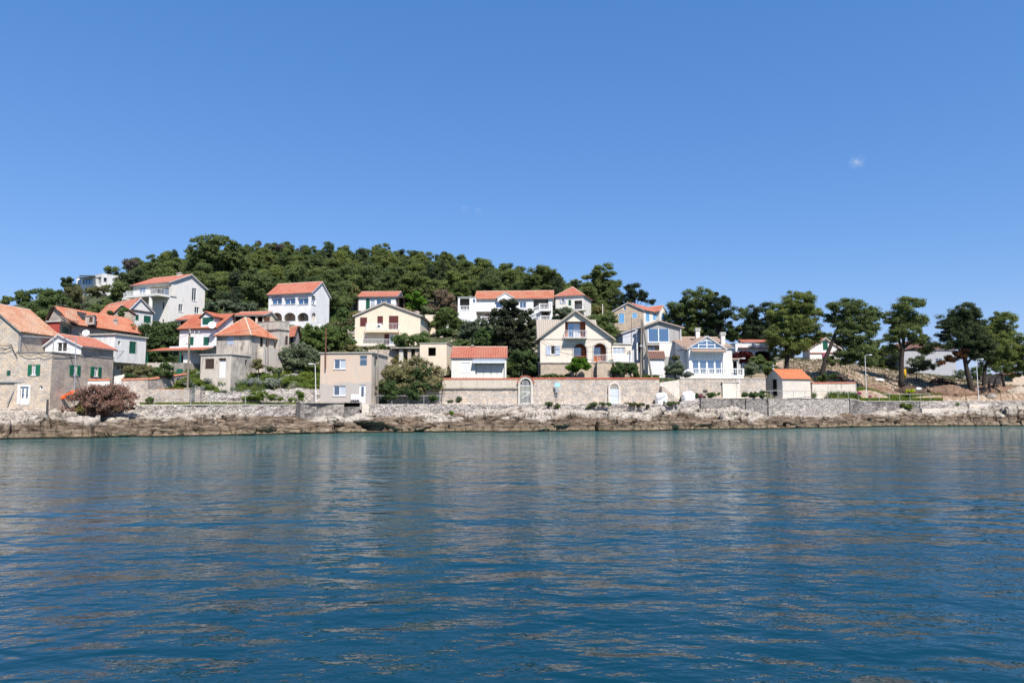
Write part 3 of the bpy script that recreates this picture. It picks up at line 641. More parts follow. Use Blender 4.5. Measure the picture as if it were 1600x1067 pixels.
FOOT = []
class House:
    def __init__(s, name, label, p0, p1, p2, base, eave, roof='g1', peak=None, pk=.5, wall='white', roofmat='tile_red', ov=.35, under=2.5, parent=None,
                 soffit='pvc', rt=.1, eave2=None, ridgecap=True, cat='house', wall2=None, group=None, end_ov=None, parapet=0):
        """p0,p1,p2: (px, D or None) left end, corner, right end measured at the eave height (py in eave)."""
        def V2(p): return Vector((U(p[0], eave) * p[1], p[1]))
        P1 = V2(p1)
        def perp(other, px):
            r = Vector((U(px, eave), 1.0)); d = (other - P1); n = Vector((-d.y, d.x))   # along n from P1
            det = n.x * r.y - n.y * r.x
            t = (-(P1.x * r.y - P1.y * r.x)) / det; return P1 + n * t
        def side(other, dist):      # corner dist metres behind P1, square to the other face
            d = (other - P1).normalized(); n = Vector((-d.y, d.x)); n = n if n.y > 0 else -n; return P1 + n * dist
        if p0[0] == 'd': P2 = V2(p2); P0 = side(P2, p0[1])
        elif p2[0] == 'd': P0 = V2(p0); P2 = side(P0, p2[1])
        elif p0[1] is None: P2 = V2(p2); P0 = perp(P2, p0[0])
        elif p2[1] is None: P0 = V2(p0); P2 = perp(P0, p2[0])
        else: P0, P2 = V2(p0), V2(p2)
        s.P0, s.P1, s.P2 = P0, P1, P2
        FOOT.append(((P0.x + P2.x) / 2, (P0.y + P2.y) / 2, ((P2 - P0).length) / 2 + 1.5))
        s.w1, s.w2 = (P1 - P0).length, (P2 - P1).length; s.e1, s.e2 = (P1 - P0) / s.w1, (P2 - P1) / s.w2
        s.zb = Zat(base, p1[1]); s.ze = Zat(eave, p1[1]); s.name = name; s.wm = wall
        s.n1 = -s.e2; s.n2 = s.e1
        s.root = parent or thing(name, (P1.x, P1.y, s.zb), label, cat, group)
        s.roof = roof; s.pk = pk; s.ov = ov; s.rm = roofmat; s.under = under; s.rt = rt; s.soffit = soffit; s.cap = ridgecap; s.eo = ov if end_ov is None else end_ov
        s.zr = s.ze
        if peak is not None:
            if peak[0] == 'z': s.zr = Zat(peak[1], peak[2])
            elif roof in ('g1', 'hip'): s.zr = ray_face(peak[0], peak[1], P0 if roof == 'g1' else P0 + s.e2 * s.w2 / 2, s.e1)[1]
            elif roof == 'g2': s.zr = ray_face(peak[0], peak[1], P1, s.e2)[1]
            if pk is None:
                f = 1 if roof == 'g1' else 2; s.pk = min(.97, max(.03, ray_face(peak[0], peak[1], P0 if f == 1 else P1, s.e1 if f == 1 else s.e2)[0] / (s.w1 if f == 1 else s.w2)))
        s.ops = {1: [], 2: []}; s.wall2 = wall2
    def pt(s, a, b, z): q = s.P0 + s.e1 * a + s.e2 * b; return Vector((q.x, q.y, z))
    def fp(s, f, u, z, d=0):      # point on face f, d metres outwards
        q = (s.P0 + s.e1 * u + s.n1 * d) if f == 1 else (s.P1 + s.e2 * u + s.n2 * d)
        return Vector((q.x, q.y, z))
    def loc(s, f, px, py): return ray_face(px, py, s.P0 if f == 1 else s.P1, s.e1 if f == 1 else s.e2)
    def rect(s, f, x0, y0, x1, y1):
        a = s.loc(f, x0, (y0 + y1) / 2)[0]; b = s.loc(f, x1, (y0 + y1) / 2)[0]; xm = (x0 + x1) / 2
        return a, s.loc(f, xm, y1)[1], b, s.loc(f, xm, y0)[1]     # u0,z0,u1,z1
    def box(s, mb, f, u0, z0, u1, z1, d0, d1):
        o = s.fp(f, u0, z0, d0); mb.box(o, s.fp(f, u1, z0, d0) - o, s.fp(f, u0, z0, d1) - o, (0, 0, z1 - z0))
    def top(s, f):
        if s.roof == 'flat': w = s.w1 if f == 1 else s.w2; return [(0, s.ze), (w, s.ze)]
        if s.roof == 'g%d' % f:
            w = s.w1 if f == 1 else s.w2; return [(0, s.ze), (w * s.pk, s.zr), (w, s.ze)]
        w = s.w1 if f == 1 else s.w2; return [(0, s.ze), (w, s.ze)]
    def wallface(s, mb, f, holes, rec=.16):
        tp = s.top(f); w = tp[-1][0]; zb = s.zb - s.under
        xs = sorted(set([round(p[0], 4) for p in tp] + [round(min(max(x, 0), w), 4) for h in holes for x in (h[0], h[2])]))
        tz = lambda x: float(np.interp(x, [p[0] for p in tp], [p[1] for p in tp]))
        for a, b in zip(xs[:-1], xs[1:]):
            if b - a < 1e-3: continue
            m = (a + b) / 2; hs_ = sorted([(h[1], h[3]) for h in holes if h[0] < m < h[2]]); z = zb
            for h0, h1 in hs_:
                if h0 > z: mb.poly([s.fp(f, a, z), s.fp(f, b, z), s.fp(f, b, h0), s.fp(f, a, h0)])
                z = max(z, h1)
            mb.poly([s.fp(f, a, z), s.fp(f, b, z), s.fp(f, b, tz(b)), s.fp(f, a, tz(a))])
        for h in holes:
            u0, z0, u1, z1 = h[:4]; arch = h[4]; r = h[5] if h[5] is not None else rec
            P = lambda u, z, d: s.fp(f, u, z, d)
            if not arch:
                mb.poly([P(u0, z1, 0), P(u1, z1, 0), P(u1, z1, -r), P(u0, z1, -r)])
                za = z1
            else:
                c, ra = (u0 + u1) / 2, (u1 - u0) / 2; rb = min(ra, (z1 - z0) * .6) * arch; za = z1 - rb; K = 10
                pp = [(c - ra * math.cos(math.pi * i / K), za + rb * math.sin(math.pi * i / K)) for i in range(K + 1)]
                for (ua, zA), (ub, zB) in zip(pp[:-1], pp[1:]):
                    mb.poly([P(ua, zA, 0), P(ub, zB, 0), P(ub, z1, 0), P(ua, z1, 0)])
                    mb.poly([P(ua, zA, 0), P(ub, zB, 0), P(ub, zB, -r), P(ua, zA, -r)])
            mb.poly([P(u0, z0, 0), P(u1, z0, 0), P(u1, z0, -r), P(u0, z0, -r)])
            mb.poly([P(u0, z0, 0), P(u0, z0, -r), P(u0, za, -r), P(u0, za, 0)])
            mb.poly([P(u1, z0, 0), P(u1, za, 0), P(u1, za, -r), P(u1, z0, -r)])
    # --- openings: each call cuts the wall (when cut) and builds its parts
    def hole(s, f, x0, y0, x1, y1, arch=0, rec=None):
        u0, z0, u1, z1 = s.rect(f, x0, y0, x1, y1); w = s.w1 if f == 1 else s.w2
        u0 = max(u0, .03); u1 = min(u1, w - .03)
        s.ops[f].append((u0, z0, u1, z1, arch, rec)); return u0, z0, u1, z1
    def window(s, f, x0, y0, x1, y1, panes=2, frame='pvc', glass='glass', rec=.14, fw=.07, sill='pvc', trans=0, arch=0, opened=None, name='window'):
        u0, z0, u1, z1 = s.hole(f, x0, y0, x1, y1, arch, rec)
        mb = MB(); d0, d1 = -rec - .02, -rec + .05
        w = u1 - u0
        s.box(mb, f, u0, z0, u1, z0 + fw, d0, d1); s.box(mb, f, u0, z1 - fw, u1, z1, d0, d1)
        s.box(mb, f, u0, z0 + fw, u0 + fw, z1 - fw, d0, d1); s.box(mb, f, u1 - fw, z0 + fw, u1, z1 - fw, d0, d1)
        for k in range(1, panes):
            c = u0 + w * k / panes; s.box(mb, f, c - fw * .55, z0 + fw, c + fw * .55, z1 - fw, d0, d1 + .012)
        if trans:
            zt = z1 - (z1 - z0) * trans; s.box(mb, f, u0 + fw, zt - fw / 2, u1 - fw, zt + fw / 2, d0, d1 - .012)
        fr = mb.build(name, frame, s.root)
        g = MB()
        if opened is None: s.box(g, f, u0 + .01, z0 + .01, u1 - .01, z1 - .01, d0 - .05, d0 + .02); g.build('pane', glass, fr)
        else:
            for k in range(panes):
                a, b = u0 + w * k / panes, u0 + w * (k + 1) / panes
                g = MB(); s.box(g, f, a + .01, z0 + .01, b - .01, z1 - .01, d0 - .05, d0 + .02); g.build('pane', opened[k], fr)
        if sill:
            q = MB(); s.box(q, f, u0 - .1, z0 - .07, u1 + .1, z0 - .003, -rec, .09); q.build('sill', sill, fr)
        return fr, (u0, z0, u1, z1)
    def shutters(s, f, x0, y0, x1, y1, mat='green', n=2, rec=.08, surround=None, name='window', flushd=0):
        """closed louvred shutters filling an opening"""
        u0, z0, u1, z1 = s.hole(f, x0, y0, x1, y1, 0, rec); w = u1 - u0; fr = None
        mb = MB(); t = .045
        s.box(mb, f, u0 - t, z0 - t, u1 + t, z0 - .002, -rec, .02); s.box(mb, f, u0 - t, z1 + .002, u1 + t, z1 + t, -rec, .02)
        s.box(mb, f, u0 - t, z0, u0 - .002, z1, -rec + .01, .02); s.box(mb, f, u1 + .002, z0, u1 + t, z1, -rec + .01, .02)
        fr = mb.build(name, surround or mat, s.root)
        for k in range(n):
            a, b = u0 + w * k / n + .012, u0 + w * (k + 1) / n - .012; q = MB(); s.box(q, f, a, z0 + .01, b, z1 - .01, -rec - .03, -rec + .035)
            m = max(3, int((z1 - z0) / .16))
            for i in range(m):
                zz = z0 + .08 + (z1 - z0 - .16) * i / m; s.box(q, f, a + .06, zz, b - .06, zz + .05, -rec + .036, -rec + .06)
            q.build('shutter', mat, fr)
        return fr
    def open_shutters(s, f, x0, y0, x1, y1, wx0, wx1, mat='green2', glass='glass'):
        fr, (u0, z0, u1, z1) = s.window(f, wx0, y0, wx1, y1, 2, 'pvc', glass)
        ul, _ = s.loc(f, x0, (y0 + y1) / 2); ur, _ = s.loc(f, x1, (y0 + y1) / 2)
        for a, b in ((ul, u0 - .02), (u1 + .02, ur)):
            q = MB(); s.box(q, f, a, z0 - .03, b, z1 + .03, .02, .07)
            m = max(3, int((z1 - z0) / .2))
            for i in range(m): zz = z0 + (z1 - z0) * i / m; s.box(q, f, a + .05, zz, b - .05, zz + .06, .071, .095)
            q.build('shutter', mat, fr)
        return fr
    def door(s, f, x0, y0, x1, y1, mat='pvc', glass=None, rec=.12, leaves=1, frame=None, handle=True):
        u0, z0, u1, z1 = s.hole(f, x0, y0, x1, y1, 0, rec); w = u1 - u0; fr = None
        dr = None
        for k in range(leaves):
            a, b = u0 + w * k / leaves + .006, u0 + w * (k + 1) / leaves - .006; mb = MB(); s.box(mb, f, a, z0, b, z1 - .01, -rec - .04, -rec + .03)
            for zz in (z0 + .12, z0 + (z1 - z0) * .5): s.box(mb, f, a + .1, zz, b - .1, zz + (z1 - z0) * .38, -rec + .031, -rec + .045)
            dr = mb.build('door', mat, s.root)
            if glass:
                g = MB(); s.box(g, f, a + (b - a) * .3, z0 + (z1 - z0) * .35, b - (b - a) * .3, z1 - .2, -rec + .046, -rec + .06); g.build('pane', glass, dr)
            if handle:
                g = MB(); s.box(g, f, b - .16, z0 + 1.0, b - .06, z0 + 1.04, -rec + .046, -rec + .1); g.build('handle', 'metal', dr)
        return dr
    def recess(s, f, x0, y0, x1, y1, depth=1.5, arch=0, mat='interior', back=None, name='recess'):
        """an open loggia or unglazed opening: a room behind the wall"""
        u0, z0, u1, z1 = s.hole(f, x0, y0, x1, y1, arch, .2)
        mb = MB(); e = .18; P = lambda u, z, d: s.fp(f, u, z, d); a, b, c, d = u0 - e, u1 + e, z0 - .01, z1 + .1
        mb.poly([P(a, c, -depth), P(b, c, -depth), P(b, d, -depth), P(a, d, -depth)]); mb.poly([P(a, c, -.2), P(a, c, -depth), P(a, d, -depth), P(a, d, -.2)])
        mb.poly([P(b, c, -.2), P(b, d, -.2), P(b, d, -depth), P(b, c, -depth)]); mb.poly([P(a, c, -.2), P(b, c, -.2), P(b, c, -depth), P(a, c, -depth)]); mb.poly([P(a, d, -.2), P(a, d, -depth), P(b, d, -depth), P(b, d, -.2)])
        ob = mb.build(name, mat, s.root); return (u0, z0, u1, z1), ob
    def balcony(s, f, x0, y0, x1, y1, proj=1.1, thick=.16, rail=None, railh=1.0, mat='white', railmat='metal_white', kind='bars', name='balcony'):
        """slab whose top is at y0 ... y1 is ignored; rail 'bars' or 'balusters'"""
        u0, z, u1, _ = s.rect(f, x0, y0 - 1, x1, y0); mb = MB(); s.box(mb, f, u0, z - thick, u1, z, .004, proj); bl = mb.build(name, mat, s.root)
        mb = MB(); s.rail_run(mb, [s.fp(f, u0 + .04, z, .05), s.fp(f, u0 + .04, z, proj - .05), s.fp(f, u1 - .04, z, proj - .05), s.fp(f, u1 - .04, z, .05)], railh, kind)
        mb.build('railing', railmat, bl); return bl
    def rail_run(s, mb, P, h, kind='bars'): rail_run(mb, P, h, kind)
    # --- finish: walls and roof
    def done(s, front_only=False):
        mb = MB(); s.wallface(mb, 1, s.ops[1])
        if s.wall2: m2 = MB(); s.wallface(m2, 2, s.ops[2]); m2.build('wall', s.wall2, s.root)
        else: s.wallface(mb, 2, s.ops[2])
        zb = s.zb - s.under
        # back walls
        for f in (1, 2):
            tp = s.top(f); off = (lambda u, z: s.pt(u, s.w2, z)) if f == 1 else (lambda u, z: s.pt(0, u, z))
            pts = [off(tp[-1][0], zb), off(0, zb)] + [off(u, z) for u, z in tp]
            mb.poly(pts if f == 1 else pts[::-1])
        mb.build('wall', s.wm, s.root)
        if s.roof == 'none': return s
        tl, sf = MB(), MB(); o, eo = s.ov, s.eo
        def slope(poly, u, v):
            tile_sheet(tl, poly, u, v, s.rt + .03)
            n = u.cross(v).normalized(); n = n if n.z > 0 else -n
            lo = [p + n * .012 for p in poly]; hi = [p + n * s.rt for p in poly]; k = len(poly)
            sf.poly(hi); sf.poly(lo[::-1])
            for i in range(k): sf.poly([lo[i], lo[(i + 1) % k], hi[(i + 1) % k], hi[i]])
        if s.roof in ('g1', 'g2'):
            if s.roof == 'g2': W_, L_ = s.w2, s.w1; pt = lambda w, l, z: s.pt(l, w, z); el, ew = Vector((s.e1.x, s.e1.y, 0)), Vector((s.e2.x, s.e2.y, 0))
            else: W_, L_ = s.w1, s.w2; pt = lambda w, l, z: s.pt(w, l, z); el, ew = Vector((s.e2.x, s.e2.y, 0)), Vector((s.e1.x, s.e1.y, 0))
            r = W_ * s.pk; k0 = (s.zr - s.ze) / r; k1 = (s.zr - s.ze) / (W_ - r)
            slope([pt(-o, -eo, s.ze - k0 * o), pt(-o, L_ + eo, s.ze - k0 * o), pt(r, L_ + eo, s.zr), pt(r, -eo, s.zr)], el, ew + Vector((0, 0, k0)))
            slope([pt(W_ + o, L_ + eo, s.ze - k1 * o), pt(W_ + o, -eo, s.ze - k1 * o), pt(r, -eo, s.zr), pt(r, L_ + eo, s.zr)], -el, -ew + Vector((0, 0, k1)))
            if s.cap: cm = MB(); up = Vector((0, 0, s.rt + .03)); cm.tube([pt(r, -eo - .02, s.zr) + up, pt(r, L_ + eo + .02, s.zr) + up], .1, 8); ridge = cm
        elif s.roof == 'hip':
            W_ = min(s.w1, s.w2); long1 = s.w1 >= s.w2; h = W_ / 2
            k = (s.zr - s.ze) / h; ze = s.ze - k * o; A = s.pt(-o, -o, ze); B = s.pt(s.w1 + o, -o, ze); C = s.pt(s.w1 + o, s.w2 + o, ze); Dd = s.pt(-o, s.w2 + o, ze)
            if long1: R0, R1 = s.pt(h, h, s.zr), s.pt(s.w1 - h, h, s.zr); polys = [[A, B, R1, R0], [B, C, R1], [C, Dd, R0, R1], [Dd, A, R0]]
            else: R0, R1 = s.pt(h, h, s.zr), s.pt(h, s.w2 - h, s.zr); polys = [[A, B, R0], [B, C, R1, R0], [C, Dd, R1], [Dd, A, R0, R1]]
            for pl in polys:
                u = (pl[1] - pl[0]).normalized(); nrm = u.cross(pl[2] - pl[0]); v = nrm.cross(u).normalized(); v = v if v.z > 0 else -v; slope(pl, u, v)
            if s.cap:
                ridge = MB(); up = Vector((0, 0, s.rt + .05))
                for a, b in ((R0, R1), (A, R0), (B, R1 if long1 else R0), (C, R1), (Dd, R0 if long1 else R1)):
                    if (a - b).length > .1: ridge.tube([a + up, b + up], .09, 7)
        elif s.roof == 'flat':
            A = s.pt(-o, -o, s.ze + .004); tl = None
            sf.box(A, s.pt(s.w1 + o, -o, s.ze + .004) - A, s.pt(-o, s.w2 + o, s.ze + .004) - A, (0, 0, s.rt + .06)); sf.build('roof', s.rm, s.root); return s
        rf = tl.build('roof', s.rm, s.root); sf.build('fascia', s.soffit, rf)
        if s.cap: ridge.build('ridge_cap', 'mortar' if s.rm not in ('tile_bright', 'tile_dark') else s.rm, rf)
        return s
    def chimney(s, a, b, w, h, base_z, mat='white', potmat='tile_red', d=None):
        d = d or w; c = s.pt(a, b, base_z); mb = MB(); x = Vector((s.e1.x, s.e1.y, 0)); y = Vector((s.e2.x, s.e2.y, 0))
        mb.box(c - x * w / 2 - y * d / 2, x * w, y * d, (0, 0, h)); cap = base_z + h
        mb.box(c - x * (w / 2 + .07) - y * (d / 2 + .07) + Vector((0, 0, h + .003)), x * (w + .14), y * (d + .14), (0, 0, .1))
        ch = mb.build('chimney', mat, s.root)
        q = MB(); q.box(c - x * w * .3 - y * d * .3 + Vector((0, 0, h + .106)), x * w * .6, y * d * .6, (0, 0, .16)); q.build('chimney_cap', potmat, ch)
def rail_run(mb, P, h, kind='bars'):
    for a, b in zip(P[:-1], P[1:]):
        a, b = Vector(a), Vector(b); L = (b - a).length
        if L < .2: continue
        up = Vector((0, 0, h))
        if kind == 'bars':
            mb.bar(a + up, b + up, .05); n = max(1, int(L / .22))
            mb.bar(a + Vector((0, 0, .08)), b + Vector((0, 0, .08)), .03)
            for i in range(n + 1): q = a.lerp(b, i / n); mb.bar(q + Vector((0, 0, .0)), q + Vector((0, 0, h - .03)), .028)
        else:
            mb.bar(a + up * .93, b + up * .93, .2, .13); mb.bar(a + Vector((0, 0, .07)), b + Vector((0, 0, .07)), .2, .13); n = max(1, int(L / .26))
            for i in range(n):
                q = a.lerp(b, (i + .5) / n); mb.tube([q + Vector((0, 0, .14)), q + up * .35, q + up * .55, q + up * .86], [.05, .085, .045, .06], 6, False)
            m = max(1, int(L / 2.6))
            for i in range(m + 1): q = a.lerp(b, i / m); mb.bar(q, q + up, .24)
def tile_sheet(mb, poly, u, v, off, pitch=.34, amp=.07):
    """corrugated pan tiles following a planar convex polygon; u along the eave, v up the slope"""
    u = u.normalized(); v = (v - u * v.dot(u)).normalized(); n = u.cross(v); n = n if n.z > 0 else -n; o = poly[0]
    q = [((p - o).dot(u), (p - o).dot(v)) for p in poly]; u0, u1 = min(a for a, b in q), max(a for a, b in q)
    cols = max(2, int((u1 - u0) / pitch)); k = 4; N_ = cols * k; prev = None
    for i in range(N_ + 1):
        uu = u0 + (u1 - u0) * i / N_; uc = min(max(uu, u0 + 1e-4), u1 - 1e-4); vs = []
        for (a, b), (c, d) in zip(q, q[1:] + q[:1]):
            if (a - uc) * (c - uc) < 0: vs.append(b + (d - b) * (uc - a) / (c - a))
        if len(vs) < 2: prev = None; continue
        v0, v1 = min(vs), max(vs); ph = (i % k) / k
        hgt = off + amp * abs(math.sin(math.pi * ph)) * 1.3
        cur_ = (o + u * uu + v * (v0 - .03) + n * hgt, o + u * uu + v * v1 + n * hgt, o + u * uu + v * (v0 - .03) + n * .0)
        if prev:
            pl = [prev[0], cur_[0], cur_[1], prev[1]]
            if (pl[1] - pl[0]).cross(pl[3] - pl[0]).z < 0: pl = pl[::-1]
            mb.poly(pl); 
        prev = cur_
def slab(name, mat, parent, pts, thick):   # horizontal-ish polygon slab (pts are the top)
    mb = MB(); lo = [Vector(p) - Vector((0, 0, thick)) for p in pts]; hi = [Vector(p) for p in pts]; k = len(pts); mb.poly(hi); mb.poly(lo[::-1])
    for i in range(k): mb.poly([lo[i], lo[(i + 1) % k], hi[(i + 1) % k], hi[i]])
    return mb.build(name, mat, parent)
def shed(H, f, x0, x1, ylo, yhi, proj, roofmat, name='porch_roof', posts=(), postmat='green', postbot=None, beam='green'):
    """lean-to roof hanging on face f: attached edge at yhi, outer edge at ylo (both measured on the wall plane heights)"""
    u0, zl, u1, zh = H.rect(f, x0, yhi, x1, ylo)
    A, B, C, Dd = H.fp(f, u0, zl, proj), H.fp(f, u1, zl, proj), H.fp(f, u1, zh, .01), H.fp(f, u0, zh, .01)
    tl = MB(); tile_sheet(tl, [A, B, C, Dd], B - A, Dd - A, .1); r = tl.build(name, roofmat, H.root); sf = MB(); dz = Vector((0, 0, .09))
    P = [A, B, C, Dd]; sf.poly([p + dz for p in P]); sf.poly(P[::-1])
    for i in range(4): sf.poly([P[i], P[(i + 1) % 4], P[(i + 1) % 4] + dz, P[i] + dz])
    sf.build('fascia', beam, r)
    for up_ in posts:
        t = u0 + (u1 - u0) * up_; mb = MB(); q = H.fp(f, t, zl, proj - .15); mb.bar((q.x, q.y, postbot if postbot is not None else zl - 2.3), (q.x, q.y, zl + .02), .14); mb.build('post', postmat, r)
    return r, (u0, zl, u1, zh)
# ================================================================== the houses, from the left
H = House('stone_house', 'big old stone house at the left edge with a pale patched tile roof and skylight', (-75, 73), (30, 73), (91, None), 631, 517, 'g1', ('z', 474, 73), .5, 'stone', 'tile_old', .25, soffit='concrete')
H.shutters(1, 10.5, 579, 16.4, 587, 'green', 1, surround='stone_dark')
H.done()
mb = MB(); k0 = (H.zr - H.ze) / (H.w1 / 2)
def onroof(H, a, b, d=.2):   # right-hand slope of a g1 roof
    return H.pt(a, b, H.ze + (H.w1 - a) * (H.zr - H.ze) / (H.w1 * (1 - H.pk)) + d)
a0 = H.w1 * .72
mb.poly([onroof(H, a0 + .9, 3.2), onroof(H, a0 + .9, 4.1), onroof(H, a0, 4.1), onroof(H, a0, 3.2)]); sk = mb.build('skylight', 'glass', H.root)
mb = MB()
for (a, b, c, d) in ((0, 3.1, 1., 3.2), (0, 4.1, 1., 4.2), (-.1, 3.1, 0, 4.2), (.9, 3.1, 1., 4.2)):
    mb.box(onroof(H, a0 + a, b, .12), onroof(H, a0 + c, b, .12) - onroof(H, a0 + a, b, .12), onroof(H, a0 + a, d, .12) - onroof(H, a0 + a, b, .12), (0, 0, .12))
mb.build('skylight_frame', 'metal', H.root)
mb = MB(); mb.tube([H.fp(2, .1, H.ze - .15, .1), H.fp(2, .1, Zat(600, 73), .1), H.fp(1, H.w1 - .6, 3.4, .25)], .07); mb.build('downpipe', 'metal', H.root)
mb = MB(); mb.tube([H.fp(1, H.w1 - 4.5, Zat(597, 73), .1), H.fp(1, H.w1 + 3.3, Zat(597, 73), .1)], .1); mb.build('pipe', 'metal', H.root)

H = House('stone_house', 'pale stone house with open green shutters and a flat terrace on top', (26, 72.9), (82, 72.6), (178, None), 631, 551, 'flat', wall='stone', wall2='stone_dark', roofmat='concrete', ov=.06, rt=.06)
B = H
H.open_shutters(1, 44, 570, 63, 586, 50, 56.5); H.open_shutters(2, 108.5, 571, 125, 586, 114.5, 120); H.open_shutters(2, 141, 573.5, 158, 588, 146.5, 153)
H.door(1, 31.5, 604, 44.5, 631.5, 'pvc', 'glass', leaves=2)
u0, z0, u1, z1 = H.rect(1, 27.6, 601, 47, 631.5); a0, _, a1, za = H.rect(1, 31.5, 604, 44.5, 631.5)
mb = MB(); H.box(mb, 1, u0, z0, a0 - .003, z1, 0, .05); H.box(mb, 1, a1 + .003, z0, u1, z1, 0, .05); H.box(mb, 1, a0, za + .003, a1, z1, 0, .048); mb.build('door_surround', 'white', H.root)
H.window(1, 61.5, 602.5, 66, 608.5, 1, 'white', 'glass', sill=None)
H.done()
H = House('terrace_house', 'small white gabled room on the stone terrace with an orange roof behind', (70.5, 77), (127, 76.8), (178, None), 550.5, 541, 'g1', (93, 524), None, 'white', 'tile_red', .3, .4, wall2='stone_dark')
H.window(1, 89, 535, 104.5, 549.5, 2, 'pvc', 'dark', sill=None)
H.done()
t = thing('metal_pergola', at(119, 6.0, 3.3), 'thin metal frame of posts and rails around the terrace of the white gabled room', 'pergola')
zt_ = Zat(529, 76)
pA, pB, pC = W(119, 529, 73.2), W(84, 528, 75.0), W(34, 525, 73.2)
mb = MB(); mb.tube([(pA.x + .15, pA.y, 3.4), pA], .05, 6); mb.build('post', 'metal', t); mb = MB(); mb.tube([(pB.x, pB.y, 8.9), pB], .05, 6); mb.build('post', 'metal', t)
mb = MB(); mb.tube([pC, pB], .05, 6); mb.tube([pB, pA], .05, 6); mb.build('rail', 'metal', t)
mb = MB(); mb.tube([W(84, 544, 75), W(119, 546, 73.2)], .025, 6); mb.build('lower_rail', 'metal', t)

H = House('annex', 'small brick red walled annex squeezed behind the terrace, dark green shutter', (74, 81.5), (93.5, 81), (111, 86), 524, 503, 'flat', None, .5, 'redwall', 'concrete_pale', .2, wall2='concrete', rt=.12)
H.shutters(2, 97, 510.5, 107, 521.5, 'green', 2, surround='concrete_pale')
H.done()
shed(H, 2, 92, 113, 504, 499, 1.0, 'tile_red', 'lean_to_roof', beam='concrete')

H = House('ruined_house', 'long old house with a bare stone gable and a partly collapsed orange tile roof', (71, 88), (112, 86), (222, 98.5), 545, 506, 'g1', (86, 480), None, 'stone_dark', 'tile_orange', .3, soffit='darkbrown', ridgecap=False)
H.done()
# broken patch by the dormer: dark sheet paints the shade of a hole
RH = H
def rp(px, py):  # point on the right-hand roof slope under a picture point
    A, B_, C_ = H.pt(H.w1, 0, H.ze), H.pt(H.w1, H.w2, H.ze), H.pt(H.w1 * H.pk, 0, H.zr)
    n = (B_ - A).cross(C_ - A); o = Vector((0, 0, CAM_Z)); d = W(px, py, 1.) - o
    return o + d * ((A - o).dot(n) / d.dot(n))
mb = MB(); n = Vector((.35, -.1, .9)) * .26
mb.poly([rp(114, 488) + n, rp(134, 492) + n, rp(134, 503) + n, rp(128, 502) + n]); mb.build('roof_hole_shade', 'dark', H.root)
mb = MB()
for x in np.linspace(101, 117, 6): a, b = rp(x, 486 + (x - 100) * .12), rp(x + 4, 505); mb.tube([a + n * (.9 + .5 * random.random()), b + n * (.8 + .6 * random.random())], .13, 6)
mb.build('loose_tiles', 'tile_old', H.root)
D_ = House('dormer', '', (133.5, 88.3), (147.5, 87.6), (151, 91), 505.5, 493.5, 'flat', None, .5, 'greylight', 'concrete', .12, under=.1, parent=H.root, rt=.06)
D_.window(1, 139.5, 496, 145, 504, 1, 'wood', 'rust', sill=None, name='dormer_window'); D_.done()
H.chimney(H.w1 * .75, H.w2 * .68, .5, .9, H.ze + .6, 'greylight', 'concrete'); H.chimney(H.w1 * .92, H.w2 * .9, .3, .6, H.ze + .1, 'terracotta', 'terracotta')

H = House('cantilevered_house', 'white flat roofed block with one dark green shutter overhanging a shaded porch', (141, 84.8), (180, 84), (229, None), 565, 523, 'flat', None, .5, 'oldwhite', 'concrete_pale', .2, under=.05, rt=.1)
H.window(2, 184.5, 533, 188.5, 539, 1, 'concrete_pale', 'glass', sill=None); H.shutters(2, 202.5, 534, 212.5, 551.5, 'green', 2)
H.done()
L = House('lower_room', '', (150, 87), (176, 86.2), (205, None), 590, 566, 'flat', None, .5, 'oldwhite', 'oldwhite', 0, parent=H.root, rt=.05)
L.door(1, 166, 570, 171, 588, 'darkbrown'); L.recess(2, 183.5, 572, 187, 577, .4, mat='dark'); L.door(2, 189, 571, 192, 586, 'darkbrown', handle=False); L.done()
mb = MB(); q = H.pt(H.w1 - .3, 5.2, 0); mb.bar((q.x, q.y, 5.2), (q.x, q.y, H.zb + .05), .12); mb.build('post', 'metal', H.root)

H = House('ivy_gable_house', 'grey stone gable end with ivy growing on it, low orange roof', (158, 103), (178, 100), (211, None), 520, 489, 'g2', (190, 478), None, 'stone_dark', 'tile_orange', .2, soffit='darkbrown')
H.window(2, 187, 497, 191, 503, 1, 'concrete', 'dark', sill=None); H.done(); IVY = H
H = House('white_house', 'white house with two dark green shutters and a low gable above the fig trees', (156, 113), (203, 106), (239, 110), 512, 483, 'g2', (219, 467), None, 'white2', 'tile_red', .3, wall2='white2')
H.shutters(2, 212, 492, 216.3, 500, 'green', 1); H.shutters(2, 225, 494, 235.3, 503.5, 'green', 2); H.done()
mb = MB(); H.box(mb, 2, -.1, H.ze - .12, H.w2 + .4, H.ze, .0, .2); mb.build('gutter', 'darkbrown', H.root)
H.chimney(1.2, 1.5, .6, .8, H.ze + .7, 'white2', 'concrete')

# big white house with balcony and columns
H = House('three_storey_house', 'tall white three storey house with a columned balcony below the tall dark pines', (209, 134), (265, 130), (321, None), 508, 441, 'g2', (297.5, 430), None, 'ivory', 'tile_red', .45, wall2='white2')
H.window(1, 217.5, 448.5, 227, 457.5, 2, 'pvc', 'glass_blue')
(u0, z0, u1, z1), rc = H.recess(1, 234, 446.5, 264.4, 463.5, 1.6, mat='ivory', name='loggia')
mb = MB(); g = MB(); m = 5
for k in range(m + 1): c = u0 + .3 + (u1 - u0 - .35) * k / m; H.box(mb, 1, c - .07, z0, c + .07, z1 - .15, -1.6, -1.5)
H.box(mb, 1, u0 + .3, z1 - .25, u1, z1 - .1, -1.6, -1.5); H.box(g, 1, u0 + .35, z0, u1 - .02, z1 - .25, -1.595, -1.54)
wf = mb.build('window', 'pvc', H.root); g.build('pane', 'glass', wf)
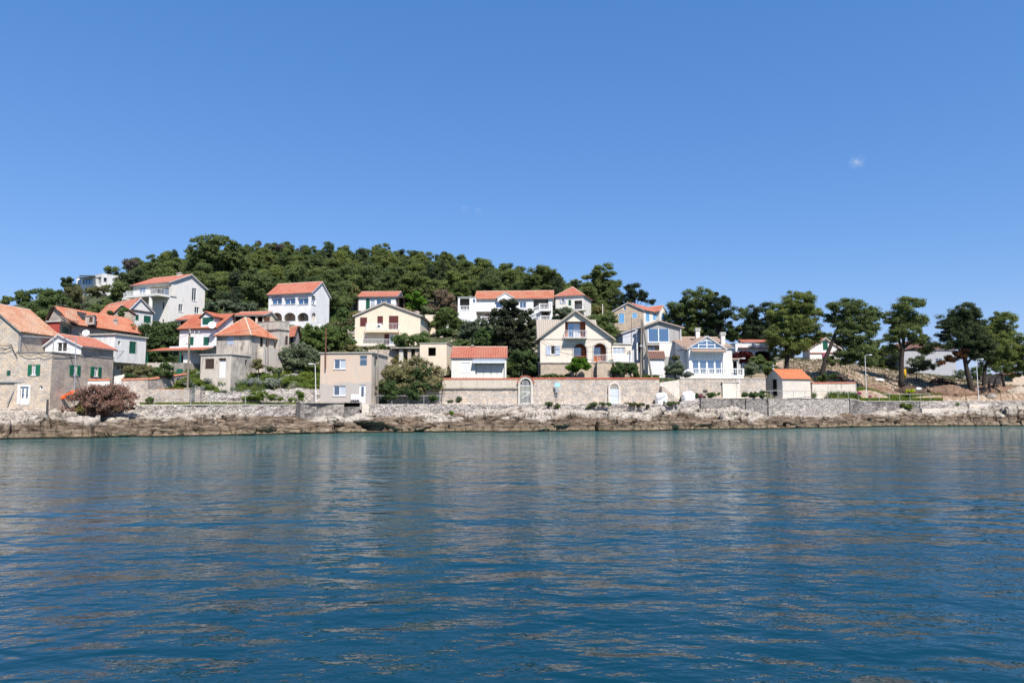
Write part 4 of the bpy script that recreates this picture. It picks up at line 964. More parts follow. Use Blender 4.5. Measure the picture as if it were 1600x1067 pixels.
H.balcony(1, 214, 464, 265, 464, 2.6, .35, mat='ivory', railmat='metal_white')
for x in (229.5, 251): u, _ = H.loc(1, x, 480); q = H.fp(1, u, 0, 2.2); mb = MB(); mb.tube([(q.x, q.y, H.zb - 2), (q.x, q.y, z0 - .36)], .34, 14); mb.build('column', 'ivory', H.root)
H.door(1, 254, 472, 256.5, 483, 'darkbrown', handle=False); H.door(1, 253.5, 499, 256, 507, 'darkbrown', handle=False)
H.window(2, 300, 450.5, 307, 470, 2, 'pvc', 'glass'); H.window(2, 279, 475.5, 285.5, 487, 2, 'pvc', 'glass'); H.window(2, 304, 480, 311, 490, 2, 'pvc', 'glass')
H.done(); H.chimney(H.w1 * .75, H.w2 * .5, .7, .9, H.zr - .5, 'concrete_pale', 'concrete')
t = None
T3 = H
mb = MB(); H.box(mb, 1, -1.0, z0 - .35, -.01, z0, -1.5, 1.6)
pl = mb.build('side_terrace', 'ivory', H.root); mb = MB(); rail_run(mb, [H.fp(1, -.95, z0, -1.4), H.fp(1, -.95, z0, 1.5), H.fp(1, -.05, z0, 1.5)], 1.0); mb.build('railing', 'metal_white', pl)

H = House('modern_house', 'far white modern house on the hilltop, left wing with a dark flat canopy', (120, 186), (145, 185), ('d', 7), 450, 433, 'flat', None, .5, 'white', 'concrete', .1, rt=.05)
H.window(1, 121, 438, 126, 446, 1, 'metal_dark', 'glass'); H.window(1, 130, 437, 144, 444, 3, 'metal_dark', 'glass'); H.done()
cp = W(136, 432, 184); slab('canopy', 'metal_dark', H.root, [W(124, 430, 182), W(149, 430.5, 182), W(149, 430.5, 190), W(124, 430, 190)], .35)
H = House('modern_house', 'far white modern house on the hilltop, taller right wing with blank side wall', (144, 190), (160, 186), (189.5, 191), 446, 427.5, 'flat', None, .5, 'white', 'white', .02, rt=.02)
H.window(1, 145, 434, 157.5, 443, 3, 'metal_dark', 'glass'); H.window(2, 162, 434, 167, 440, 1, 'metal_dark', 'glass'); H.done()

# green-shuttered white house with porch
H = House('green_shutter_house', 'white house with dark green shutters, satellite dish, dormer and a red roofed porch', (281, 94), (338.5, 92.5), (366, None), 584, 512, 'g2', (363, 492), None, 'white', 'tile_dark', .3, soffit='darkbrown')
H.shutters(1, 294.5, 527, 302, 539, 'green'); H.shutters(1, 318, 527, 326, 539, 'green')
(_, _, _, _), rc = H.recess(1, 283, 555, 304, 567, 1.5)
H.shutters(1, 280.5 + 1.5, 575.5, 288, 583.5, 'green')
H.done()
D_ = House('dormer', '', (314.5, 93.0), (334, 92.6), ('d', 3.2), 507.5, 495.5, 'g1', ('z', 488.5, 92.7), .4, 'white', 'tile_dark', .2, under=.3, parent=H.root, soffit='darkbrown')
D_.shutters(1, 316.5, 496.5, 333, 506.5, 'green', 3, name='dormer_window'); D_.done()
u0, z0, u1, z1 = H.rect(1, 270, 541, 338, 545.5); mb = MB(); H.box(mb, 1, u0 - .1, z0, u1, z1, .004, .5); mb.build('parapet', 'white', H.root)
r, _ = shed(H, 1, 253, 338, 551.5, 544.5, 2.9, 'tile_dark', posts=(.02, .62), postbot=Zat(569, 91))
mb = MB(); u0, z0, u1, z1 = H.rect(1, 262, 569, 295, 586); H.box(mb, 1, u0 - 2.2, z0 - 1.5, u1, z1, .01, 3.6); tb = mb.build('terrace_base', 'palecream', H.root)
mb = MB(); u0, z0, u1, z1 = H.rect(1, 295, 569, 316, 588); H.box(mb, 1, u0 + .004, z0 - 1.5, u1, z1 - .004, .01, 3.5); mb.build('terrace_side', 'concrete', H.root)
mb = MB(); u0, z0, u1, z1 = H.rect(1, 304.5, 552, 314.5, 569); H.box(mb, 1, u0, z0, u1, z1, .01, 2.2); mb.build('porch_wall', 'white', H.root)
# shutter on the terrace base
q0 = W(280.3, 584, 89.9); mb = MB(); mb.box(q0 + Vector((0, -.75, 0)), (.75, 0, 0), (0, .06, 0), (0, 0, .62)); mb.build('shutter', 'green', H.root)
GH = H
def dish(px, py, D, r, label, zlow=None):
    c = W(px, py, D); t = thing('satellite_dish', c, label, 'satellite dish', 'satellite dishes'); mb = MB(); K, R = 20, 5; ax = Vector((.25, -.93, .27)).normalized(); x = ax.cross(Vector((0, 0, 1))).normalized(); y = x.cross(ax)
    rings = [[c + (x * math.cos(2 * math.pi * k / K) + y * math.sin(2 * math.pi * k / K)) * (r * j / R) + ax * (.22 * r * ((j / R) ** 2)) for k in range(K)] for j in range(R + 1)]
    for off in (0, -.03):
        for j in range(R):
            for k in range(K):
                p = [rings[j][k], rings[j][(k + 1) % K], rings[j + 1][(k + 1) % K], rings[j + 1][k]]
                if j == 0: p = [p[0], p[2], p[3]]
                mb.poly([a + ax * off for a in (p if off == 0 else p[::-1])])
    mb.build('reflector', 'pvc', t, smooth=True); mb = MB(); tip = c + ax * r * .9; mb.bar(c - y * r * .8 + ax * .1, tip, .03); mb.cbox((tip.x, tip.y, tip.z - .05), .1, .1, .12); mb.build('feed_arm', 'metal', t)
    mb = MB(); mb.tube([c - ax * .05, c - ax * .35, c - ax * .4 - Vector((0, 0, .5)), c - ax * .75 - Vector((0, 0, .5))], .03, 6); mb.build('bracket', 'metal', t)
dish(331.5, 508, 91.6, .5, 'big white satellite dish beside the green dormer shutters')
dish(134.5, 520.5, 85.4, .42, 'small white satellite dish below the collapsed tile roof')

# grey hip-roofed house and its block
H = House('grey_house', 'rough grey house with an orange hip roof and one white shutter', (339, 91), (391.5, 90), (429, None), 584, 522, 'hip', (368, 499), .5, 'greyold', 'tile_orange', .28, soffit='concrete', wall2='greyold')
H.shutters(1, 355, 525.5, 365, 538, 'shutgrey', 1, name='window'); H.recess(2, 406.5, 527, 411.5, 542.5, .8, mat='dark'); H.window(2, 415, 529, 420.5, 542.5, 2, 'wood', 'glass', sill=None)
H.done()
mb = MB(); u0, z0, u1, z1 = H.rect(2, 402, 543.5, 428, 574); H.box(mb, 2, u0, z0 - 2, u1 + 1.8, z1, .004, .9); mb.build('terrace_base', 'greylight', H.root)
H = House('outhouse', 'low grey outbuilding with a peeling white door in front of the hip roofed house', (314, 86), (361.5, 84.8), (392, None), 592, 554, 'flat', None, .5, 'greylight', 'concrete_pale', .12, wall2='greyold', rt=.05)
H.shutters(1, 321, 561, 334, 575.5, 'darkbrown', 3); H.recess(1, 341.5, 559.8, 353, 563, .3, mat='dark', name='vent'); H.door(1, 342.5, 563.3, 352.5, 590, 'pvc', handle=False)
H.recess(2, 383, 562, 386.3, 571, .4, mat='dark'); H.done()
H = House('parapet_house', 'grey beige flat topped house with a parapet block behind the hip roofed house', (396, 98.5), (435, 96), (452.5, None), 572, 502, 'flat', None, .5, 'greylight', 'concrete', .03, wall2='greyold', rt=.04)
H.shutters(2, 446, 525.5, 449.6, 538, 'darkbrown', 1); H.done()
u0, z0, u1, z1 = H.rect(1, 397, 515, 434, 516.6)
mb = MB(); H.box(mb, 1, -.1, z0, H.w1 + .12, z1, -.01, .14); H.box(mb, 2, .0, z0 + .003, H.w2, z1 - .003, -.01, .14); mb.build('ledge', 'concrete', H.root)
H = House('small_red_roof_house', 'little house end with an orange roof squeezed right of the parapet block', (452, 99.5), (461, 98.5), (468, 101), 560, 524, 'g2', ('z', 511, 100), .5, 'greyold', 'tile_red', .25, soffit='darkbrown')
H.window(1, 454.5, 527, 457.5, 541, 1, 'metal_dark', 'dark', sill=None); H.done(); H.chimney(H.w1 * .8, .8, .4, .9, H.ze, 'metal_dark', 'metal_dark')
H = House('roadside_shelter', 'low open shelter with a flat red roof and cream posts behind the hip roofed house', (365, 118), (411, 117), ('d', 4), 510, 492.5, 'g2', ('z', 487.5, 119), .6, 'cream', 'tile_red', .3)
H.recess(1, 367, 494.5, 399, 508, 2.0, mat='dark'); H.recess(1, 402, 494.5, 410.3, 508, 2.0, mat='rust'); H.done()
H = House('roadside_shelter', 'low red roofed shed behind the white house with the dormer', (277, 107), (314, 106), ('d', 4), 512, 499.5, 'g2', ('z', 492, 108), .6, 'cream', 'tile_red', .3)
H.recess(1, 281, 501.5, 310, 511, 1.5, mat='dark'); H.done()

# white arcade house
H = House('arcade_house', 'bright white house with two rows of arches and a red gabled roof', (420, 124), (486.5, 121.5), (515, None), 514, 457, 'g2', (502, 441.5), None, 'white', 'tile_red', .3)
for a, b in ((424, 440.4), (443.8, 461.5), (464.8, 481.8)):
    fr, rr = H.window(1, a, 466.2, b, 475.6, 2, 'pvc', 'glass', opened=['glass_blue', 'glass'], rec=.3, sill='pvc')
    u0, z0, u1, z1 = H.hole(1, a + .6, 462.4, b - .6, 466.0, .9, .3); g = MB(); H.box(g, 1, u0, z0, u1, z1, -.36, -.3); g.build('arch_pane', 'cloth', fr)
    (u0, z0, u1, z1), rc = H.recess(1, a - .3, 488.6, b + .2, 502, 2.2, 1, mat='cream2', name='arcade_bay')
    mb = MB(); g = MB(); c = (u0 + u1) / 2; H.box(g, 1, c - .2, z0, u1 - .2, z0 + 1.75, -2.19, -2.1); H.box(mb, 1, c - .28, z0, c - .2, z0 + 1.83, -2.19, -2.07); H.box(mb, 1, c - .2, z0 + 1.75, u1 - .1, z0 + 1.83, -2.19, -2.07)
    w_ = mb.build('window', 'pvc', H.root); g.build('pane', 'glass', w_)
H.window(2, 487, 465.5, 493.5, 475.8, 2, 'pvc', 'glass_blue', rec=.25); H.hole(2, 487.3, 462.2, 493.2, 465.3, .9, .25); H.recess(2, 487, 488.6, 493.5, 502.5, 1.5, 1, mat='dark')
H.done()
wall_along('ramp_wall', [W(487, 512, 120).xy, W(500, 512, 121).xy, W(526, 512, 125).xy], [14.0, 14.0, 14.5], [Zat(514, 120), Zat(506, 121), Zat(512, 125)], .25, 'white', 'low white sloping wall at the foot of the arcade house', 'wall', .0)

# peach house on the quay
H = House('peach_house', 'two storey flaking peach and grey house standing right on the quay', (501, 88.2), (581, 87.6), (606, None), 629, 551.5, 'flat', None, .5, 'pinkold', 'concrete_pale', .16, wall2='greylight', rt=.04)
H.window(1, 522, 561.5, 540, 576.5, 2, 'pvc', 'glass', opened=['glass', 'curtain']); H.window(1, 521, 602.5, 540, 618, 2, 'pvc', 'glass', opened=['glass', 'curtain'])
H.window(1, 561.5, 555.5, 573.5, 572, 1, 'concrete_pale', 'glass', trans=.36, sill=None, opened=['glass']); H.door(1, 561, 601.5, 571.3, 629.5, 'pvc', 'glass')
H.recess(2, 595, 602, 597, 608, .3, mat='dark'); H.window(2, 585, 557, 590, 572, 2, 'concrete', 'glass', sill=None)
u0, z0, u1, z1 = H.rect(1, 501, 598, 581, 629)
H.done()
for x0, x1, lab in ((548.8, 555, 'white board leaning beside the white quay house door, left one'), (555.6, 562, 'white box by the white quay house door, right one')):
    q = W(x0, 624.2, 87.1); w = (x1 - x0) / 12.5; mb = MB(); mb.box(q, (w, 0, 0), (0, .3, 0), (0, 0, .68)); mb.box(q + Vector((.04, .02, -.12)), (.07, 0, 0), (0, .26, 0), (0, 0, .118)); mb.box(q + Vector((w - .11, .02, -.12)), (.07, 0, 0), (0, .26, 0), (0, 0, .118)); mb.box(q + Vector((.06, -.02, .08)), (w - .12, 0, 0), (0, .018, 0), (0, 0, .5)); tag(mb.build('white_box', 'pvc', org=q), lab, 'box')
# concrete landing under the peach house
t = thing('quay_platform', at(520, 4.6, 2.0), 'dark worn concrete landing with a black gap under the peach house', 'platform')
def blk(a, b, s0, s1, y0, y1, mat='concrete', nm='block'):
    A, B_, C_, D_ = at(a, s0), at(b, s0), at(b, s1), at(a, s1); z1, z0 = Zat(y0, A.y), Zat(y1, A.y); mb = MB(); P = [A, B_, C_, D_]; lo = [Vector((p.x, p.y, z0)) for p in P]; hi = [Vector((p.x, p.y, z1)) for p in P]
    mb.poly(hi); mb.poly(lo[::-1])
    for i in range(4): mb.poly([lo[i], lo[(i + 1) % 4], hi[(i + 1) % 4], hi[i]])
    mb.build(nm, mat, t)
blk(470, 538.5, 4.7, 8.5, 628.3, 629.8); blk(539, 563, 4.5, 8.5, 628.0, 629.3); blk(563.2, 566, 4.5, 8.5, 628.1, 640); blk(472, 538, 6.6, 8.5, 630, 652, 'dark', 'cavity_shade'); blk(539, 563, 6.8, 8.5, 629.6, 640, 'dark', 'cavity_shade')  # recessed dark blocks paint the shade of the gap under the landing
for a_, b_, s_, y0_, y1_, m_, th in ((471, 503, 4.75, 629.9, 657, 'seawall_dark', 1.6), (503.5, 538.5, 4.7, 631.5, 657, 'concrete', 1.6), (538.8, 564, 4.7, 635.5, 657, 'seawall_dark', 1.6)):
    q_ = [at(x_, s_).xy for x_ in np.linspace(a_, b_, 4)]; wall_along('retaining_wall', q_, [Zat(y1_, q[1]) for q in q_], [Zat(y0_, q[1]) for q in q_], th, m_, None, None, .14, None, top_noise=.05, parent=t)
for k in range(6): blk(566.4, 577.5, 6.9 - k * .45, 7.6, 631 + k * 2.6, 650, 'concrete_pale', 'step')
t = thing('rusty_pole', W(509, 576, 87.9), 'tall rusty pole fixed to the front of the peach house', 'pole'); mb = MB(); mb.tube([W(508.6, 576, 87.8), W(509.2, 513, 87.8)], .09, 7); mb.build('pole', 'rust', t)
mb = MB(); mb.bar(W(508.8, 560, 87.8), W(508.8, 560, 88.3), .06); mb.build('clamp', 'rust', t)

# cream house with brown shutters
H = House('brown_shutter_house', 'cream gabled house with closed brown shutters and an air conditioner on its balcony', (555, 113), (657, 113), (672.5, None), 541, 493.5, 'g1', (600.7, 473.5), None, 'cream', 'tile_brown', .35, soffit='ivory')
H.shutters(1, 563, 496.5, 573, 509.5, 'brown'); H.shutters(1, 590, 494.5, 598, 507, 'brown', 1); H.shutters(1, 608, 494, 622, 515.5, 'brown', 2)
H.shutters(1, 601, 522.3, 607.5, 540, 'brown', 1); H.door(1, 608, 522.3, 616, 540, 'pvc', 'glass')
bl = H.balcony(1, 573, 516, 624, 516, 1.3, .45, mat='cream', railmat='metal_white')
u0, z0, u1, z1 = H.rect(1, 590, 507.5, 597, 515); mb = MB(); H.box(mb, 1, u0, z0 + .1, u1, z1 + .08, .1, .42); ac = mb.build('air_conditioner', 'pvc', H.root)
mb = MB(); c = H.fp(1, (u0 + u1) / 2 - .1, (z0 + z1) / 2 + .1, .43); mb.tube([c, c + Vector((0, -.02, 0))], .24, 14); mb.build('fan', 'dark', ac)
H.done(); H.chimney(H.w1 * .9, 4, .7, .9, H.ze + .2, 'cream', 'concrete')
mb = MB(); H.box(mb, 2, H.w2 - .02, H.zb - 2, H.w2 + .5, Zat(489, 124), -1, 1.0); mb.build('end_wall', 'cream', H.root)
mb = MB(); H.box(mb, 1, .05, H.zb - .25, H.w1 - 1, H.zb, .004, 2.6); st_ = mb.build('terrace', 'concrete_pale', H.root)
mb = MB(); rail_run(mb, [H.fp(1, -.5, H.zb, 2.5), H.fp(1, H.w1 - 2, H.zb, 2.5)], .95); mb.build('terrace_railing', 'metal_white', H.root)
t = thing('ruined_terrace', W(625, 575, 103), 'half ruined stone terrace with pillars and dark openings below the cream house', 'ruin')
for a, b, y0, D, m_ in ((572, 612, 546, 108, 'stone_dark'), (611, 617.5, 543, 104.5, 'stone'), (623.5, 630, 546, 103, 'concrete_pale'), (637, 642.5, 546, 103, 'stone'), (648.5, 657, 546, 103, 'stone_dark')):
    A, B_ = W(a, y0, D), W(b, y0, D); mb = MB(); mb.box((A.x, D, Zat(585, D)), (B_.x - A.x, 0, 0), (0, 1.1, 0), (0, 0, A.z - Zat(585, D))); mb.build('pillar', m_, t)
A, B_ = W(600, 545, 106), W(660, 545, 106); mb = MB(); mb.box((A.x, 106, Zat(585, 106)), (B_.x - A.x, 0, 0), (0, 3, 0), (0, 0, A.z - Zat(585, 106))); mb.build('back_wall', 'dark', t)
A, B_ = W(609, 544.5, 102.6), W(658, 544.5, 102.6); mb = MB(); mb.box((A.x, 102.6, A.z), (B_.x - A.x, 0, 0), (0, 6, 0), (0, 0, .22)); mb.build('slab', 'concrete', t)
H = House('ochre_shed', 'flat ochre shed with a dark opening behind the flowering tamarisk', (656, 101), (698, 100.6), ('d', 5), 560, 536.5, 'flat', None, .5, 'cream', 'concrete_pale', .1, rt=.02)
H.recess(1, 669, 543, 681, 556, 1.5, mat='dark'); H.done()

# small white house with red roof high up
H = House('red_roofed_bungalow', 'small white house with dark glazed doors and a straight red roof above the cream house', (560.5, 150), (618.5, 149.5), ('d', 7), 486, 463.5, 'g2', ('z', 455.8, 152.5), .5, 'white', 'tile_red', .4)
H.shutters(1, 572, 467, 577.5, 483, 'green', 1); H.window(1, 578.3, 467, 585.5, 483, 1, 'pvc', 'curtain', sill=None); H.window(1, 588, 467.5, 611, 477, 3, 'pvc', 'glass', sill='pvc'); H.done()
for a, b, lab in ((533, 560, 'dark open pergola left of the small white red roofed house'), (621, 640, 'dark open pergola right of the small white red roofed house')):
    t = thing('pergola', W((a + b) / 2, 484, 150), lab, 'pergola'); A, B_ = W(a, 465.5, 150), W(b, 465.5, 150); mb = MB(); mb.box(A, (B_.x - A.x, 0, 0), (0, 4, 0), (0, 0, .3)); mb.build('roof', 'darkbrown', t)
    for x in (A.x + .1, (A.x + B_.x) / 2, B_.x - .25):
        for dy in (.1, 3.7): mb = MB(); mb.box((x, 150 + dy, Zat(490, 150)), (.18, 0, 0), (0, .18, 0), (0, 0, A.z - Zat(490, 150) - .004)); mb.build('post', 'darkbrown', t)
    mb = MB(); mb.box((A.x, 153.95, Zat(490, 150)), (B_.x - A.x, 0, 0), (0, .15, 0), (0, 0, A.z - Zat(490, 150) - .01)); mb.build('back_wall', 'darkbrown' if a > 600 else 'grey', t)

# white bungalow with awning
H = House('awning_bungalow', 'low white bungalow with a red roof and rolled blue striped awning behind the garden wall', (705.5, 97), (791, 97), ('d', 6), 592, 560, 'g2', ('z', 543.5, 100), .5, 'ivory', 'tile_red', .15)
H.shutters(1, 720, 567, 734, 582, 'pvc', 2); (u0, z0, u1, z1), rc = H.recess(1, 742.5, 564, 788.3, 591, .3, mat='ivory')
mb = MB(); c = u0 + .15
for k, (a, b) in enumerate(((745, 755), (756, 766), (768, 776), (777, 787))):
    ua, _ = H.loc(1, a, 580); ub, _ = H.loc(1, b, 580); H.box(mb, 1, ua, z0, ub, z1 - .35, -.29, -.2); H.box(mb, 1, ua + .12, z0 + 1.1, ub - .12, z1 - .5, -.199, -.18)
mb.build('shutter', 'ivory', H.root)
u0, z0, u1, z1 = H.rect(1, 739, 562.5, 789, 566.5); aw = MB()
for k in range(3): H.box(aw, 1, u0, z1 - .1 - k * .13, u1, z1 - .02 - k * .13, .02, .45 + .12 * k)
aw.build('awning', 'cloth', H.root); aw = MB(); H.box(aw, 1, u0, z0 - .1, u1, z0 - .0, .02, .8); aw.build('awning_bar', 'metal_white', H.root)
H.done(); H.chimney(H.w1 * .36, 3, .4, .3, H.zr - .1, 'concrete', 'concrete')

# long white villa
H = House('balustrade_villa', 'long white villa with a faded red roof, balconies and white balusters on the hill', (743, 140), (863, 139), ('d', 9), 506, 466.5, 'g2', ('z', 455.8, 144), .5, 'white', 'tile_orange', .35)
(u0, z0, u1, z1), rc = H.recess(1, 745.5, 487, 808, 503.5, 2.4, mat='ivory', name='porch'); q = MB()
ua, _ = H.loc(1, 756, 492); H.box(q, 1, ua, z0 + .7, ua + 1.3, z0 + 1.9, -2.39, -2.3); q.build('window', 'brown', H.root)
(u0, z0, u1, z1), rc = H.recess(1, 833.5, 467.2, 857, 484.5, 2.4, mat='grey', name='covered_balcony')
(u0, z0, u1, z1), rc = H.recess(1, 846, 486.5, 858.5, 503, 2.0, mat='grey', name='porch'); q = MB(); ua, _ = H.loc(1, 849, 492); H.box(q, 1, ua, z0, ua + .9, z0 + 2, -1.99, -1.9); q.build('door', 'rust', H.root)
H.window(1, 775, 472, 785, 481, 2, 'pvc', 'glass'); H.window(1, 812, 472, 822, 481, 2, 'pvc', 'glass')
H.done()
for a, b, y in ((752, 812, 504.5), (842.5, 861.5, 484.8), (844, 861.5, 503.5)):
    u0, z, u1, _ = H.rect(1, a, y - 1, b, y); mb = MB(); H.box(mb, 1, u0, z - .3, u1, z, .004, 1.2); sl = mb.build('balcony', 'white', H.root); mb = MB(); rail_run(mb, [H.fp(1, u0 + .1, z, 1.1), H.fp(1, u1 - .1, z, 1.1)], 1.25, 'bal'); mb.build('balustrade', 'white', sl)
u0, z, u1, _ = H.rect(1, 743.5, 484.5, 812, 486.3); mb = MB(); H.box(mb, 1, u0, z - .1, u1, z + .15, .004, .5); mb.build('floor_ledge', 'white', H.root)
for (x0, y0, x1, y1) in ((831, 487, 842.5, 477), (831, 500, 842, 496)):
    a, b = W(x0, y0 + 4, 138), W(x1, y1 + 8, 138.2); mb = MB(); rail_run(mb, [a, b], 1.1, 'bal'); mb.bar(a - Vector((0, 0, .15)), b - Vector((0, 0, .15)), .5, .3); mb.build('stair_balustrade', 'white', H.root)
G = House('gable', '', (777.5, 139), (802, 139), ('d', 3), 470, 465.6, 'g1', (789.5, 458), None, 'white', 'tile_old', .15, under=.2, parent=H.root, ridgecap=False); G.done()
G = House('wing', '', (715.5, 139.5), (744, 139.3), ('d', 5), 506, 464.5, 'flat', None, .5, 'white', 'white', .12, parent=H.root, rt=.0)
G.recess(1, 718.5, 466.3, 733.5, 484, 2.6, mat='grey', name='loggia'); G.window(1, 738.5, 467.5, 742.5, 473.5, 1, 'pvc', 'glass', sill=None); G.done()
u0, z, u1, _ = G.rect(1, 718.5, 485, 734, 486); mb = MB(); rail_run(mb, [G.fp(1, u0, z, -.1), G.fp(1, u1, z, -.1)], 1.15, 'bal'); mb.build('balustrade', 'white', H.root)
u0, z, u1, _ = G.rect(1, 724, 503, 744, 504); mb = MB(); rail_run(mb, [G.fp(1, u0, z, 1.3), G.fp(1, u1, z, 1.3)], 1.9, 'bars'); mb.build('railing', 'metal_white', H.root)
mb = MB(); a, b = W(689, 526, 131), W(722, 522, 133); t = thing('garden_balustrade', a, 'white balustrade stepping down the garden left of the long villa', 'balustrade'); rail_run(mb, [a, b], 1.9, 'bal'); mb.build('balustrade', 'white', t); mb = MB(); mb.box(a - Vector((0, 0, 2)), b - a, (0, .4, 0), (0, 0, 2.0)); mb.build('wall', 'oldwhite', t)

H = House('blue_shutter_cottage', 'white house with grey blue shutters and a red hip roof right of the long villa', ('d', 8), (868, 149), (911.5, 147), 489, 463, 'hip', ('z', 450.5, 152), .5, 'ivory', 'tile_red', .3)
H.open_shutters(2, 875, 466, 884, 474, 877.5, 881.5, 'shutgrey', 'glass'); H.shutters(2, 888.5, 469, 892, 477, 'green', 1)
H.recess(2, 897.5, 469.5, 909.6, 483.5, 2, mat='grey'); H.done()
u0, z, u1, _ = H.rect(2, 897, 484, 917, 485); mb = MB(); H.box(mb, 2, u0, z - .3, u1, z, .004, 2); bl = mb.build('balcony', 'ivory', H.root); mb = MB(); rail_run(mb, [H.fp(2, u0, z, 1.9), H.fp(2, u1, z, 1.9)], .9); mb.build('railing', 'metal', bl)

# cream gabled house with arches
H = House('arched_gable_house', 'peach gabled house with a red loggia, two brick edged arches and pale blue shutters', ('d', 9), (844, 98.5), (955, 98.5), 567, 528, 'g2', (898.7, 487), None, 'cream2', 'sheet_tan', .5, under=.1, soffit='beige', ridgecap=False)
CG = H
(u0, z0, u1, z1), rc = H.recess(2, 883, 502.5, 915, 527.5, 1.1, mat='terracotta', name='loggia')
ua, _ = H.loc(2, 888.5, 515); ub, _ = H.loc(2, 907, 515); mb = MB(); g = MB(); um = (ua + ub) / 2
for c in (ua, um, ub): H.box(mb, 2, c - .05, z0, c + .05, z1 - .1, -1.09, -1.0)
H.box(mb, 2, ua, z1 - .2, ub, z1 - .1, -1.09, -1.01); w_ = mb.build('window', 'pvc', H.root); H.box(g, 2, ua + .05, z0, um - .05, z1 - .2, -1.09, -1.04); g.build('pane', 'glass_blue', w_); g = MB(); H.box(g, 2, um + .05, z0, ub - .05, z1 - .2, -1.09, -1.04); g.build('pane', 'curtain', w_)
H.balcony(2, 882, 527.7, 916.5, 527.7, 1.0, .2, mat='concrete_pale', railmat='metal_white', railh=.95)
H.window(2, 860.5, 540.5, 867.5, 554, 1, 'pvc', 'dark', sill='pvc')
for a, b in ((852.8, 860.2), (868, 874.8)):
    ua, z0, ub, z1 = H.rect(2, a, 540, b, 554.8); mb = MB(); H.box(mb, 2, ua, z0, ub, z1, .02, .07)
    for i in range(6): zz = z0 + .08 + (z1 - z0) * i / 6.3; H.box(mb, 2, ua + .06, zz, ub - .06, zz + .08, .071, .09)
    mb.build('shutter', 'shutgrey', H.root)
for a, b, tp_, bt in ((896.5, 916.5, 537, 566), (927.8, 947, 536.5, 565)):
    (u0, z0, u1, z1), rc = H.recess(2, a, tp_, b, bt, 1.2, 1, mat='terracotta', name='arch_porch')
    mb = MB(); g = MB(); m_ = u0 + (u1 - u0) * .62
    H.box(g, 2, u0 + .1, z0 + .9, m_, z1 - .5, -1.19, -1.12); g.build('pane', 'curtain', H.root)
    mb = MB(); rail_run(mb, [H.fp(2, u0, z0, -.12), H.fp(2, u1, z0, -.12)], .9); mb.build('railing', 'terracotta', H.root)
    # brick surround
    mb = MB(); c, ra = (u0 + u1) / 2, (u1 - u0) / 2; K = 12; za = z1 - ra
    for i in range(K):
        t0, t1 = math.pi * i / K + .02, math.pi * (i + 1) / K - .02
        p = [(c - (ra + r_) * math.cos(tt), za + (ra + r_) * math.sin(tt)) for r_, tt in ((.01, t0), (.24, t0), (.24, t1), (.01, t1))]
        lo = [H.fp(2, u, z, .003) for u, z in p]; hi = [H.fp(2, u, z, .035) for u, z in p]; mb.poly(hi)
        for j in range(4): mb.poly([lo[j], lo[(j + 1) % 4], hi[(j + 1) % 4], hi[j]])
    for i in range(7):
        zz = z0 + (za - z0) * i / 7; hh = (za - z0) / 7 - .03; H.box(mb, 2, c - ra - .24, zz, c - ra - .01, zz + hh, .003, .035); H.box(mb, 2, c + ra + .01, zz, c + ra + .24, zz + hh, .003, .035)
    mb.build('arch_surround', 'concrete_pale', H.root)
H.done()
mb = MB(); u0, z, u1, _ = H.rect(2, 844, 565.8, 955, 567); 
H.box(mb, 2, -.1, z - .12, H.w2 * .77, z + .08, .0, .35); H.box(mb, 2, H.w2 * .78, z - .1, H.w2 + 2.6, z + .1, .0, 1.4); mb.build('floor_slab', 'concrete', H.root)
mb = MB(); rail_run(mb, [H.fp(2, H.w2 * .79, z + .1, 1.3), H.fp(2, H.w2 + 2.5, z + .1, 1.3)], 1.0); mb.build('terrace_railing', 'metal_white', H.root)
mb = MB(); H.box(mb, 2, H.w2 * .78, H.zb - 3, H.w2 * .985, H.zb - .105, -.1, 1.36); H.box(mb, 2, H.w2 * .40, H.zb - 3, H.w2 * .779, H.zb - .125, -.1, .33); H.box(mb, 2, .05, H.zb - 3, H.w2 * .399, H.zb - .125, -.4, .25); mb.build('base_wall', 'stone_warm', H.root)
u0, z0, u1, z1 = H.rect(2, 844, 529.6, 955, 530.6); mb = MB(); H.box(mb, 2, 0, z0, H.rect(2, 844, 529, 882, 530)[2], z1, .003, .04); H.box(mb, 2, H.rect(2, 916.5, 529, 920, 530)[0], z0, H.w2, z1, .003, .04); mb.build('string_course', 'concrete', H.root)
# crossing roof behind the gable
X = House('rear_wing', '', ('d', 6), (842, 101.5), (932, 101.5), 567, 527.5, 'g1', ('z', 501, 104.5), .5, 'cream2', 'sheet_tan', .3, parent=H.root, soffit='beige', ridgecap=False); X.done()
A = House('annex', 'low annex with white framed windows joined to the right of the peach gabled house', ('d', 5), (956, 100), (987, 100.5), 566, 538, 'flat', None, .5, 'cream2', 'concrete_pale', .15, under=.1, rt=.1)
A.window(2, 957.5, 543, 977, 553.5, 3, 'pvc', 'curtain', sill=None); A.done(); u0, z0, u1, z1 = A.rect(2, 956, 555, 985, 566); mb = MB(); A.box(mb, 2, u0 + .1, z0, u1, z1, .5, .58); mb.build('white_panel', 'pvc', A.root)
mb = MB(); A.box(mb, 2, 0, A.zb - 3, A.w2 + 1.2, A.zb - .11, .3, .9); mb.build('base_wall', 'stone_warm', A.root)

